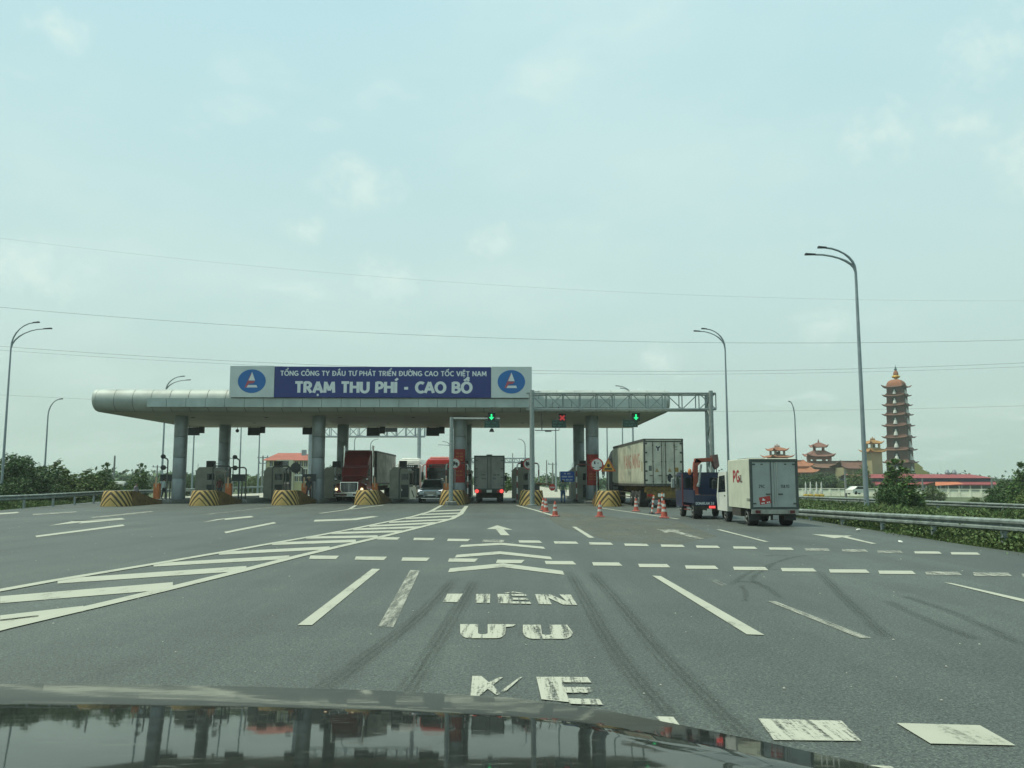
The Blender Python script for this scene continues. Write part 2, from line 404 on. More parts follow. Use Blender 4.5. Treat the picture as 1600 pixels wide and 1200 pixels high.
def mat_road(name, base, patch, speck):
    m = bpy.data.materials.new(name); m.use_nodes = True
    n, l = m.node_tree.nodes, m.node_tree.links
    b = n['Principled BSDF']; b.inputs['Roughness'].default_value = 0.66; b.inputs['Specular IOR Level'].default_value = 0.62
    t = n.new('ShaderNodeTexCoord')
    def noise(scale, det, vec=None, rough=0.6):
        z = n.new('ShaderNodeTexNoise'); z.inputs['Scale'].default_value = scale; z.inputs['Detail'].default_value = det; z.inputs['Roughness'].default_value = rough
        l.new(vec or t.outputs['Object'], z.inputs['Vector']); return z.outputs[0]
    def rng(v, a, b_, c, d):
        r = n.new('ShaderNodeMapRange'); r.inputs[1].default_value = a; r.inputs[2].default_value = b_; r.inputs[3].default_value = c; r.inputs[4].default_value = d
        l.new(v, r.inputs[0]); return r.outputs[0]
    def mul(a, b_):
        q = n.new('ShaderNodeMath'); q.operation = 'MULTIPLY'; l.new(a, q.inputs[0]); l.new(b_, q.inputs[1]); return q.outputs[0]
    big = rng(noise(0.22, 4), 0.3, 0.7, 1 - patch, 1 + patch)
    mp = n.new('ShaderNodeMapping'); mp.inputs['Scale'].default_value = (1.1, 0.05, 1); l.new(t.outputs['Object'], mp.inputs[0])
    streak = rng(noise(0.9, 4, mp.outputs[0]), 0.32, 0.68, 1 - patch * 0.9, 1 + patch * 0.6)
    fine = rng(noise(34, 4, None, 0.85), 0.28, 0.72, 1 - speck, 1 + speck)
    mid = rng(noise(6, 4, None, 0.75), 0.3, 0.7, 0.88, 1.12)
    vor = n.new('ShaderNodeTexVoronoi'); vor.inputs['Scale'].default_value = 55; l.new(t.outputs['Object'], vor.inputs['Vector'])
    chip = rng(vor.outputs['Distance'], 0.0, 0.5, 1.7, 0.72)
    v = mul(mul(mul(mul(big, streak), fine), mid), chip)
    sc = n.new('ShaderNodeVectorMath'); sc.operation = 'SCALE'; sc.inputs[0].default_value = base; l.new(v, sc.inputs['Scale'])
    l.new(sc.outputs[0], b.inputs['Base Color'])
    bp = n.new('ShaderNodeBump'); bp.inputs['Strength'].default_value = 0.5; bp.inputs['Distance'].default_value = 0.008
    l.new(vor.outputs['Distance'], bp.inputs['Height']); l.new(bp.outputs[0], b.inputs['Normal'])
    return m
M_asph = mat_road('asphalt', (0.061, 0.075, 0.064), 0.24, 1.1)
M_slab = mat_road('toll_concrete', (0.40, 0.385, 0.30), 0.12, 0.1)

def mat_worn(name, col, keep, streak=(14.0, 0.8), soft=0.12, rough=0.7):
    """paint that has worn away in streaks along the driving direction: transparent where it is gone"""
    m = bpy.data.materials.new(name); m.use_nodes = True
    n, l = m.node_tree.nodes, m.node_tree.links
    b = n['Principled BSDF']; b.inputs['Roughness'].default_value = rough; b.inputs['Specular IOR Level'].default_value = 0.3
    t = n.new('ShaderNodeTexCoord')
    mp = n.new('ShaderNodeMapping'); mp.inputs['Scale'].default_value = (streak[0], streak[1], 1); l.new(t.outputs['Object'], mp.inputs[0])
    z = n.new('ShaderNodeTexNoise'); z.inputs['Scale'].default_value = 1.0; z.inputs['Detail'].default_value = 7; z.inputs['Roughness'].default_value = 0.68
    l.new(mp.outputs[0], z.inputs['Vector'])
    f = n.new('ShaderNodeTexNoise'); f.inputs['Scale'].default_value = 30; f.inputs['Detail'].default_value = 4; f.inputs['Roughness'].default_value = 0.8
    l.new(t.outputs['Object'], f.inputs['Vector'])
    ad = n.new('ShaderNodeMath'); ad.operation = 'MULTIPLY_ADD'; ad.inputs[1].default_value = 0.45; l.new(f.outputs[0], ad.inputs[0]); l.new(z.outputs[0], ad.inputs[2])
    r = n.new('ShaderNodeMapRange'); r.inputs[1].default_value = keep - soft; r.inputs[2].default_value = keep + soft
    l.new(ad.outputs[0], r.inputs[0]); l.new(r.outputs[0], b.inputs['Alpha'])
    mx = n.new('ShaderNodeMixRGB'); mx.inputs[1].default_value = (*[c * 0.72 for c in col], 1); mx.inputs[2].default_value = (*col, 1)
    l.new(z.outputs[0], mx.inputs[0]); l.new(mx.outputs[0], b.inputs['Base Color'])
    return m
M_line = mat_worn('road_paint', (0.40, 0.41, 0.335), 0.52, (3.0, 1.2), 0.12)
M_lineworn = mat_worn('road_paint_worn', (0.37, 0.375, 0.315), 0.70, (9.0, 1.0), 0.14)
M_letter = mat_worn('road_letter_paint', (0.43, 0.435, 0.36), 0.665, (15.0, 0.7), 0.06)
M_faint = mat_worn('road_paint_faint', (0.30, 0.31, 0.27), 0.78, (5.0, 0.9), 0.14)
def mat_skid():
    m = mat_worn('tyre_rubber_mark', (0.030, 0.035, 0.032), 0.72, (16.0, 0.25), 0.34, 0.8)
    n, l = m.node_tree.nodes, m.node_tree.links
    b = n['Principled BSDF']; src = b.inputs['Alpha'].links[0].from_socket
    uv = n.new('ShaderNodeUVMap'); uv.uv_map = 'across'; sp_ = n.new('ShaderNodeSeparateXYZ'); l.new(uv.outputs[0], sp_.inputs[0])
    def soft(sock, k):
        a = n.new('ShaderNodeMath'); a.operation = 'MULTIPLY'; a.inputs[1].default_value = PI; l.new(sock, a.inputs[0])
        c = n.new('ShaderNodeMath'); c.operation = 'SINE'; l.new(a.outputs[0], c.inputs[0])
        d = n.new('ShaderNodeMath'); d.operation = 'MULTIPLY'; d.use_clamp = True; d.inputs[1].default_value = k; l.new(c.outputs[0], d.inputs[0]); return d.outputs[0]
    q = n.new('ShaderNodeMath'); q.operation = 'MULTIPLY'; l.new(soft(sp_.outputs[0], 1.0), q.inputs[0]); l.new(soft(sp_.outputs[1], 2.2), q.inputs[1])
    q2 = n.new('ShaderNodeMath'); q2.operation = 'MULTIPLY'; l.new(q.outputs[0], q2.inputs[0]); l.new(src, q2.inputs[1])
    q3 = n.new('ShaderNodeMath'); q3.operation = 'MULTIPLY'; q3.inputs[1].default_value = 0.46
    fq = n.new('ShaderNodeMath'); fq.operation = 'MULTIPLY'; fq.inputs[1].default_value = 2 * PI * 4; l.new(sp_.outputs[0], fq.inputs[0])
    sn = n.new('ShaderNodeMath'); sn.operation = 'SINE'; l.new(fq.outputs[0], sn.inputs[0])
    gr = n.new('ShaderNodeMath'); gr.operation = 'MULTIPLY_ADD'; gr.inputs[1].default_value = 0.3; gr.inputs[2].default_value = 0.8; l.new(sn.outputs[0], gr.inputs[0])
    q4 = n.new('ShaderNodeMath'); q4.operation = 'MULTIPLY'; l.new(gr.outputs[0], q4.inputs[0]); l.new(q2.outputs[0], q4.inputs[1]); l.new(q4.outputs[0], q3.inputs[0])
    l.new(q3.outputs[0], b.inputs['Alpha'])
    return m
M_skid = mat_skid()
M_dust = mat_worn('brown_dust', (0.17, 0.165, 0.125), 0.86, (0.9, 0.35), 0.36, 0.9)

def mat_stripe():
    m = bpy.data.materials.new('hazard_stripes'); m.use_nodes = True
    n, l = m.node_tree.nodes, m.node_tree.links
    b = n['Principled BSDF']; b.inputs['Roughness'].default_value = 0.65
    t = n.new('ShaderNodeTexCoord'); s = n.new('ShaderNodeSeparateXYZ'); l.new(t.outputs['Object'], s.inputs[0])
    def M(op, a, b_=None, c=None):
        q = n.new('ShaderNodeMath'); q.operation = op
        for i, v in enumerate((a, b_, c)):
            if v is None: continue
            if isinstance(v, (int, float)): q.inputs[i].default_value = v
            else: l.new(v, q.inputs[i])
        return q.outputs[0]
    ax = M('ABSOLUTE', s.outputs[0])
    ax = M('ADD', ax, M('MULTIPLY', M('MAXIMUM', s.outputs[1], 0.0), 0.85))
    v = M('ADD', s.outputs[2], M('MULTIPLY', ax, 1.02))
    fr = M('FRACT', M('MULTIPLY', v, 2.2))
    st = n.new('ShaderNodeMapRange'); st.inputs[1].default_value = 0.50; st.inputs[2].default_value = 0.54; l.new(M('ABSOLUTE', M('SUBTRACT', fr, 0.5)), st.inputs[0])
    st.inputs[1].default_value = 0.245; st.inputs[2].default_value = 0.265
    inner = M('GREATER_THAN', v, 0.47)
    st2 = M('MULTIPLY', st.outputs[0], inner)
    z = n.new('ShaderNodeTexNoise'); z.inputs['Scale'].default_value = 5; z.inputs['Detail'].default_value = 6; l.new(t.outputs['Object'], z.inputs['Vector'])
    ye = n.new('ShaderNodeMixRGB'); ye.inputs[1].default_value = (0.27, 0.17, 0.045, 1); ye.inputs[2].default_value = (0.54, 0.38, 0.13, 1); l.new(z.outputs[0], ye.inputs[0])
    mx = n.new('ShaderNodeMixRGB'); l.new(st2, mx.inputs[0]); l.new(ye.outputs[0], mx.inputs[1]); mx.inputs[2].default_value = (0.045, 0.030, 0.010, 1)
    l.new(mx.outputs[0], b.inputs['Base Color'])
    return m
M_stripe = mat_stripe()

def mat_bands(name, c1, c2, period):
    m = bpy.data.materials.new(name); m.use_nodes = True
    n, l = m.node_tree.nodes, m.node_tree.links
    b = n['Principled BSDF']; b.inputs['Roughness'].default_value = 0.5
    t = n.new('ShaderNodeTexCoord'); s = n.new('ShaderNodeSeparateXYZ'); l.new(t.outputs['Object'], s.inputs[0])
    a = n.new('ShaderNodeMath'); a.operation = 'MULTIPLY'; a.inputs[1].default_value = 1 / period; l.new(s.outputs[2], a.inputs[0])
    f = n.new('ShaderNodeMath'); f.operation = 'FRACT'; l.new(a.outputs[0], f.inputs[0])
    g = n.new('ShaderNodeMath'); g.operation = 'GREATER_THAN'; g.inputs[1].default_value = 0.5; l.new(f.outputs[0], g.inputs[0])
    mx = n.new('ShaderNodeMixRGB'); mx.inputs[1].default_value = (*c1, 1); mx.inputs[2].default_value = (*c2, 1); l.new(g.outputs[0], mx.inputs[0])
    l.new(mx.outputs[0], b.inputs['Base Color'])
    return m
M_redwhite = mat_bands('red_white_pipe', (0.17, 0.05, 0.045), (0.55, 0.57, 0.53), 0.9)

# ------------------------------------------------------------------ ground, roads
M_soil = mat('field_soil_grass', (0.085, 0.10, 0.045), 0.95, 0, 0.2, 0.35, col2=(0.045, 0.07, 0.026), bump=0.2)
def ground_z(x, y):
    zl = 0 if x > -31 - 0.05 * y * 0 else min(1.3, (-31 - x) * 0.09)
    zr = min(1.3, max(0, x - 15.5) * 0.07)
    return -0.04 - zl - zr
b = MB()
xs = [-1500, -700, -300, -150, -80, -55, -45, -38, -31, -20, 0, 11, 15.5, 20, 26, 34, 60, 110, 200, 400, 800, 1500]
ys = [-60, 0, 20, 40, 60, 90, 140, 220, 400, 800, 1500]
vs = [(x, y, ground_z(x, y)) for y in ys for x in xs]
nx = len(xs)
b.add(vs, [(j * nx + i, j * nx + i + 1, (j + 1) * nx + i + 1, (j + 1) * nx + i) for j in range(len(ys) - 1) for i in range(nx - 1)])
tag(b.build('ground', M_soil, smooth=False), kind='structure')

road = MB()
road.poly([(-27.5, -60, 0), (11.5, -60, 0), (11.5, 22, 0), (12.0, 30, 0), (12.6, 38, 0), (13.4, 50, 0), (14.4, 62, 0), (14.4, 84.9, 0), (-36, 84.9, 0), (-31.5, 62, 0), (-28.5, 48, 0), (-27.5, 36, 0)])  # dark asphalt under the toll roof stands in for its shade on the pavement
ROAD = tag(road.build('road', M_asph, fix=False), kind='structure')
slab = MB()
slab.poly([(-35.4, 84.8, 0.005), (14.2, 84.8, 0.005), (14.2, 120, 0.005), (9, 180, 0.005), (6, 900, 0.005), (-16, 900, 0.005), (-22, 180, 0.005), (-34, 120, 0.005)])
PLAZA = tag(slab.build('toll_plaza_pavement', M_slab, fix=False), kind='structure')

# markings: flat paint laid on the asphalt, each its own part of the road
def mark(name, pts, m=M_line, z=0.008):
    o = MB().poly([tuple(G(x, y, z)) for x, y in pts]).mesh(name, m, fix=False)
    # make sure it faces up
    if len(o.polygons) and o.polygons[0].normal.z < 0: o.flip_normals()
    return link(name, o, ROAD)
def smooth_line(p, it=3):
    for _ in range(it):
        q = [p[0]]
        for a, c in zip(p, p[1:]): q += [(a[0] * .75 + c[0] * .25, a[1] * .75 + c[1] * .25), (a[0] * .25 + c[0] * .75, a[1] * .25 + c[1] * .75)]
        p = q + [p[-1]]
    return p
def strip(name, pts, w, m=M_line, z=0.008):
    """a line of constant width on the ground through pixel points"""
    g = [G(x, y, z) for x, y in pts]
    b = MB()
    ln = [(p.x, p.y) for p in g]
    if m is M_skid: ln = smooth_line(ln)
    rb = ribbon(ln, w)
    for q in rb: b.poly([(p.x, p.y, z) for p in q])
    me = b.mesh(name, m, fix=False)
    if m is M_skid:
        uv = me.uv_layers.new(name='across'); N_ = len(rb)
        for i in range(N_):
            for j, (u_, v_) in enumerate(((0, i / N_), (0, (i + 1) / N_), (1, (i + 1) / N_), (1, i / N_))): uv.data[i * 4 + j].uv = (u_, v_)
    if me.polygons[0].normal.z < 0: me.flip_normals()
    return link(name, me, ROAD)
HL = [(-160, 950), (0, 922), (80, 907.5), (240, 881), (345, 863), (430, 848), (500, 836), (550, 826.5), (645, 807), (673, 799), (690, 789.5)]
HR = [(-160, 1022), (0, 981), (147, 947), (250, 922.5), (375, 892), (465, 869), (520, 856), (590, 840), (645, 826.5), (705, 811), (720, 803), (729, 790.5)]
strip('hatch_border_line', HL, 0.22, z=0.012); strip('hatch_border_line', HR, 0.24, z=0.012)
for k, (a, c, t) in enumerate([((-100, 985), (60, 966), 10), ((0, 966), (130, 951), 9), ((0, 937), (270, 915), 11), ((90, 908), (385, 888), 7.5), ((240, 882.5), (452, 870.5), 5.5), ((342, 864.5), (515, 856), 4.6), ((425, 849.5), (556, 845), 4),
                  ((478, 840), (590, 838), 3.4), ((517, 833), (628, 830), 3), ((552, 827), (655, 823.5), 2.8), ((577, 822), (680, 817), 2.5), ((608, 816), (703, 811.5), 2.2), ((634, 810), (718, 806), 2), ((655, 804), (724, 801.5), 1.8), ((670, 799), (728, 796.5), 1.6)]):
    mark('hatch_stripe', [(a[0], a[1] + t / 2), (c[0], c[1] + t / 2), (c[0], c[1] - t / 2), (a[0], a[1] - t / 2)])
# crosswise dashes
rowA = [(590, 625, 841, 0), (647, 680, 842, 0), (700, 735, 843.5, 0), (755, 790, 845, 1), (810, 843, 846, 0), (865, 900, 847.5, 0), (920, 954, 849, 0), (975, 1010, 851, 0), (1032, 1066, 852.5, 0), (1087, 1121, 854, 0), (1145, 1179, 855.5, 0), (1201, 1236, 857, 0), (1257, 1293, 858.5, 1), (1315, 1352, 860, 1), (1370, 1407, 862, 1), (1428, 1467, 863, 0), (1485, 1527, 864.5, 0)]
rowB = [(485, 530, 870.5, 0), (556, 605, 872, 0), (629, 672, 873.5, 0), (702, 747, 875, 0), (777, 820, 877, 0), (851, 895, 879, 0), (925, 967, 881, 0), (997, 1042, 883.5, 0), (1070, 1117, 886, 0), (1145, 1195, 888, 0), (1220, 1270, 890, 0), (1295, 1353, 892, 0), (1372, 1425, 894, 0), (1445, 1497, 895.5, 1), (1520, 1575, 897, 1), (1596, 1650, 899, 1)]
for rows, h in ((rowA, 3.6), (rowB, 5.2)):
    for x0, x1, y, wn_ in rows:
        sk = (y - 752) * 0.055 * (1 if x0 > 780 else -1)
        mark('lane_dash', [(x0 + sk * .3, y + h / 2), (x1 + sk * .8, y + h / 2 + .4), (x1, y - h / 2 + .4), (x0, y - h / 2)], M_lineworn if wn_ else M_line)
for l_, ap, r_, t in (((718, 853.2), (783, 849.6), (852, 856), 3.4), ((710.5, 869), (782, 863.5), (863, 872), 4.4), ((700, 891), (786, 883), (882, 895), 6.2)):
    mark('chevron_marking', [(l_[0], l_[1] + t / 2), (ap[0], ap[1] + t / 2), (ap[0], ap[1] - t / 2), (l_[0] + 3, l_[1] - t / 2)], M_line)
    mark('chevron_marking', [(ap[0], ap[1] + t / 2), (r_[0], r_[1] + t / 2), (r_[0] - 3, r_[1] - t / 2), (ap[0], ap[1] - t / 2)], M_line)
mark('arrow_marking', [(777, 820.7), (760, 826.4), (775, 826.8), (782.5, 836.2), (796.5, 836.4), (787, 827.3), (801.5, 827.8)])
mark('lane_line', [(465, 976.5), (487.5, 976.5), (594, 889), (581.5, 888.5)])
mark('lane_line', [(591, 978.5), (614.5, 980), (656, 891.5), (641, 890.5)], M_lineworn)
mark('lane_line', [(1019, 899.3), (1167, 991), (1194.5, 992), (1032.5, 900)])
mark('lane_line', [(1199, 939), (1343, 996.5), (1362, 997), (1212, 939.5)], M_lineworn)
mark('lane_line', [(1106, 904.5), (1128, 916), (1142, 916), (1116, 904.5)], M_faint)
mark('lane_line', [(1475, 910), (1640, 950), (1672, 952), (1487, 911)])
mark('lane_line', [(1119, 827.2), (1194, 846.3), (1202, 846.6), (1126, 827.3)])
mark('lane_line', [(894, 823), (920, 840.2), (929, 840.4), (900, 823)])
mark('lane_line', [(55, 837), (57, 839.4), (195, 821.6), (192, 819.4)])
mark('lane_line', [(350, 831), (353, 833.2), (432, 817.4), (428, 815.6)])
mark('lane_line', [(50, 803), (52, 805), (121, 800.4), (118, 799)], M_lineworn)
mark('lane_line', [(-40, 804), (-40, 806.5), (30, 801.5), (28, 799.8)])
mark('lane_line', [(142, 808), (146, 809.5), (240, 799.8), (236, 798.4)], M_lineworn)
strip('lane_line', [(500, 802), (545, 796), (556, 789.5)], 0.2); strip('lane_line', [(545, 796), (600, 789)], 0.2)
strip('lane_line', [(320, 804), (400, 795), (440, 791)], 0.2, M_lineworn)
strip('lane_line', [(807, 789.5), (838, 797.5), (866, 806)], 0.2)
strip('lane_line', [(938, 793.5), (1002, 802.5), (1060, 811)], 0.18)
mark('arrow_marking', [(75, 821.5), (128, 816), (122, 818.2), (196, 811.4), (190, 809.4), (108, 814.8), (118, 813.6)])
mark('arrow_marking', [(315, 816.5), (352, 810.8), (350, 812.6), (397, 808), (392, 806), (338, 811.4)])
mark('arrow_marking', [(490, 815), (492, 812.2), (548, 810.4), (580, 806.5), (592, 807), (556, 812.6)])
mark('arrow_marking', [(1268, 834.6), (1304, 841), (1316, 839.4), (1362, 849.6), (1370, 849.4), (1324, 838.6), (1332, 837)])
mark('arrow_marking', [(1025, 826.4), (1040, 832.4), (1048, 831), (1092, 842.2), (1101, 841.8), (1058, 829.6), (1066, 828)], M_lineworn)
# near dashes in front of the car
mark('lane_dash', [(1185, 1122.5), (1209, 1156), (1346, 1157.5), (1315, 1126)], M_letter)
mark('lane_dash', [(1401, 1129.5), (1454, 1161.5), (1587, 1164.5), (1531, 1133)])
mark('lane_dash', [(1023, 1119), (1037, 1133), (1063, 1134), (1052, 1120)], M_letter)
mark('lane_dash', [(1360, 1195), (1375, 1212), (1420, 1214), (1392, 1197)])
def road_word(pieces, m=M_letter):
    for name, polys in pieces:
        b = MB()
        for i, pl in enumerate(polys): b.poly([tuple(G(x, y, 0.009 + 0.0012 * i)) for x, y in pl])
        me = b.mesh(name, m, fix=False)
        if me.polygons[0].normal.z < 0: me.flip_normals()
        link(name, me, ROAD)
def U(x0, x1, y0, y1, t, sh):
    r = (y1 - y0)
    out = [(x0, y0)] + [(x0 + t * .5 - t * .5 * math.cos(a) + sh * .6 * math.sin(a) * .3, y0 + r * (.55 + .45 * math.sin(a))) for a in np.linspace(0, PI / 2, 5)]
    out2 = [(x1 + sh - t * .5 + t * .5 * math.cos(a), y0 + r * (.55 + .45 * math.sin(a))) for a in np.linspace(PI / 2, 0, 5)] + [(x1, y0)]
    inn = [(x1 - t, y0), (x1 - t + sh * .4, y0 + r * .66), (x1 - t - 4 + sh * .5, y0 + r * .72), (x0 + t + 4 + sh * .3, y0 + r * .72), (x0 + t + sh * .2, y0 + r * .66), (x0 + t, y0)]
    return out + out2 + inn
# TIÊN, ƯU, XE as one reads them driving over
mb_t = [[(694, 927.4), (724, 927.4), (716, 940.6), (692, 940.4)]]
road_word([('road_letter', [[(699, 927.6), (723.5, 927.6), (716, 940.8), (692, 940.4)]]),
           ('road_letter', [[(744, 928), (766, 928), (765.5, 942), (742.5, 941.7)]]),
           ('road_letter', [[(777, 928), (799, 928), (801, 942.8), (779, 942.4)], [(799, 928), (822, 928.2), (823, 931), (799.4, 930.8)], [(799.6, 933.8), (824, 934.4), (826, 937.3), (800, 936.8)], [(800.5, 939.6), (828, 940.2), (830, 943.4), (801, 942.8)], [(786, 926.6), (801, 924.3), (803, 924.3), (819, 926.8), (812, 926.9), (801, 925.6), (793, 926.7)]]),
           ('road_letter', [[(836, 928.4), (854, 928.4), (862, 944.2), (842, 943.8)], [(854, 928.4), (860, 928.6), (886, 940), (891, 944.8), (880, 944.6), (857, 934)], [(874, 928.8), (892, 929), (902, 945.2), (891, 944.8)]])])
road_word([('road_letter', [U(719, 790, 975.2, 997, 28, 0), [(790, 975.2), (806, 975.6), (801, 978.6), (790, 979.6)]]), ('road_letter', [U(817, 886, 976, 998, 28, 9)])])
road_word([('road_letter', [[(738, 1056), (752, 1056), (764, 1066), (780, 1058), (786, 1058), (770, 1070), (782, 1084), (776, 1086), (762, 1076), (748, 1088), (735, 1088)], [(782, 1080), (812, 1058), (816, 1057.4), (790, 1080)]]),
           ('road_letter', [[(838, 1057.4), (876, 1057.4), (890, 1097), (846, 1092.4)], [(876, 1057.4), (918, 1058), (924, 1066.2), (878, 1065.8)], [(880, 1073.2), (922, 1073.6), (926, 1082.4), (883, 1082)], [(888, 1091), (936, 1092), (943, 1101), (890, 1099.4)]])])
# tyre marks and stains (thin rubber on the road)
for pts, w in (([(712, 903), (660, 960), (596, 1010), (500, 1080), (440, 1120)], .26), ([(742, 906), (716, 952), (680, 1012), (630, 1090), (600, 1140)], .26),
               ([(890, 892), (920, 945), (956, 1010), (1010, 1080), (1060, 1130)], .25), ([(922, 892), (975, 950), (1030, 1020), (1100, 1090), (1185, 1170)], .25)):
    strip('tyre_mark', pts, w, M_skid, 0.0045)
for pts, w in (([(1300, 866), (1245, 868), (1205, 881), (1165, 896), (1142, 914)], .14), ([(1212, 880), (1182, 897), (1172, 906), (1200, 918), (1222, 936)], .14), ([(1150, 908), (1172, 909), (1188, 911)], .25), ([(1158, 914), (1166, 926), (1164, 940)], .10), ([(1278, 892), (1310, 925), (1345, 958), (1390, 998)], .22), ([(1383, 938), (1440, 965), (1530, 1000)], .2), ([(1410, 930), (1500, 960), (1600, 1008)], .2),
               ([(1195, 868), (1210, 867), (1230, 868)], .25), ([(788, 811.5), (800, 810), (812, 810.5)], .2), ([(1178, 888), (1200, 889), (1216, 890)], .28)):
    strip('tyre_mark', pts, w, M_skid, 0.0046)
mark('dust_patch', [(880, 800), (960, 808), (1060, 815), (1120, 838), (1060, 850), (960, 846), (880, 825), (850, 806)], M_dust, 0.0042)

# ------------------------------------------------------------------ own car bonnet (the photograph is taken over it)
def own_car():
    t = thing('car', 'dark glossy bonnet of the car the picture is taken from', 'car', (0, 0, 0))
    h0, sl, yf = 1.145, 0.128, 1.9
    def plane_hit(px, py):
        d = ray(px, py)            # z = h0 + sl*(yf - y)
        s = (h0 + sl * yf - CH) / (d.z + sl * d.y)
        return Vector((0, 0, CH)) + d * s
    E_ = [(-190, 1073), (-100, 1070), (60, 1068), (200, 1069), (400, 1073), (600, 1079), (800, 1090), (930, 1107), (1050, 1130), (1200, 1160), (1380, 1200), (1500, 1228), (1640, 1262)]
    def hood_z(y): return h0 + sl * (yf - y) - (0.0117 * (1.66 - y) ** 2 if y < 1.66 else 0.0)
    n = len(E_)
    junc = [plane_hit(x - max(0, x - 700) * .03, y + 28) for x, y in E_]
    edge = []
    for i, (x, y) in enumerate(E_):
        ta = junc[min(i + 1, n - 1)] - junc[max(i - 1, 0)]
        nn = Vector((-ta.y, ta.x, 0)).normalized()
        if nn.y < 0: nn = -nn
        gx, gy = -.034 * nn.x, -sl - .034 * nn.y        # the lip falls a little more steeply than the bonnet
        d = ray(x, y); J = junc[i]
        k = (J.z - CH - gx * J.x - gy * J.y) / (d.z - gx * d.x - gy * d.y)
        edge.append(Vector((0, 0, CH)) + d * k)
    def base(i): return Vector((-1.20 + (edge[-1].x + 1.15) * (i / (n - 1)) ** 0.8, 0.45, 0))
    rows = [[edge[i].lerp(junc[i], s_) for i in range(n)] for s_ in (0.0, .25, .5, .75, .95)]
    for s_ in (.03, .08, .15, .25, .4, .6, .8, 1.0):
        row = []
        for i in range(n):
            q = junc[i].lerp(base(i), s_); row.append(Vector((q.x, q.y, hood_z(q.y))))
        rows.append(row)
    b = MB()
    vs = [v for r in rows for v in r]
    b.add(vs, [(j * n + i, j * n + i + 1, (j + 1) * n + i + 1, (j + 1) * n + i) for j in range(len(rows) - 1) for i in range(n - 1)])
    m = mat('bonnet_paint', (0.022, 0.026, 0.024), 0.05, 0, 0.1, 2, spec=0.085)
    nt = m.node_tree; n_, l_ = nt.nodes, nt.links
    bs = n_['Principled BSDF']
    tcx = n_.new('ShaderNodeTexCoord')
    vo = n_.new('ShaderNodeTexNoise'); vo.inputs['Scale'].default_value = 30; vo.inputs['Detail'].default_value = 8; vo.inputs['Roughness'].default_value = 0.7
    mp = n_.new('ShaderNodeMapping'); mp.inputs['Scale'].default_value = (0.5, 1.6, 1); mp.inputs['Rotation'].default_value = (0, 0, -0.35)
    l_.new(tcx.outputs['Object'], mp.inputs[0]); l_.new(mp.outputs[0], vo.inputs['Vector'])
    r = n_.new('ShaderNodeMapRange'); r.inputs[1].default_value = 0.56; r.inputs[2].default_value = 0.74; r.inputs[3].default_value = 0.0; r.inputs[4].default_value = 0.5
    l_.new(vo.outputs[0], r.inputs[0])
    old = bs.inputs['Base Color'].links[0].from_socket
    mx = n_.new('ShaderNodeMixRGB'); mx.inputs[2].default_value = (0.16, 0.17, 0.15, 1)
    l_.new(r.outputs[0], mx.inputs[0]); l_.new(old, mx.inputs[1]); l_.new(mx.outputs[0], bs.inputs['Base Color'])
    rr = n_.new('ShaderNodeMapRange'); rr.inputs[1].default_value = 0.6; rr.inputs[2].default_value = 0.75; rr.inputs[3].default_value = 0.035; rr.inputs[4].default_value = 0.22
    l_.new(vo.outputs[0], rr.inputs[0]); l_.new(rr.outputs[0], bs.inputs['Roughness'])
    vb = n_.new('ShaderNodeTexNoise'); vb.inputs['Scale'].default_value = 9; vb.inputs['Detail'].default_value = 2; l_.new(tcx.outputs['Object'], vb.inputs['Vector'])
    bp = n_.new('ShaderNodeBump'); bp.inputs['Strength'].default_value = 0.08; bp.inputs['Distance'].default_value = 0.002
    l_.new(vb.outputs[0], bp.inputs['Height']); l_.new(bp.outputs[0], bs.inputs['Normal'])
    ob = b.build('bonnet', m, t, smooth=True)
    ob.data.polygons.foreach_set('use_smooth', [True] * len(ob.data.polygons))
    # wings and bumper fall away from the bonnet edge
    b = MB(); rr_ = []
    for k, (o, dz) in enumerate(((0.0, -0.004), (0.025, -0.05), (0.05, -0.12), (0.07, -0.25), (0.08, -0.55), (0.03, -0.75))):
        row = []
        for i, p in enumerate(edge):
            d = (Vector((p.x, p.y, 0)) - base(i)).normalized()
            row.append((p.x + d.x * o, p.y + d.y * o, max(0.28, p.z + dz)))
        rr_.append(row)
    b.add([v for r in rr_ for v in r], [(j * n + i, j * n + i + 1, (j + 1) * n + i + 1, (j + 1) * n + i) for j in range(5) for i in range(n - 1)])
    b.build('front_bumper', mat('bumper_paint', (0.02, 0.023, 0.022), 0.3, 0, 0.1, 2, spec=0.3), t, smooth=True)
own_car()

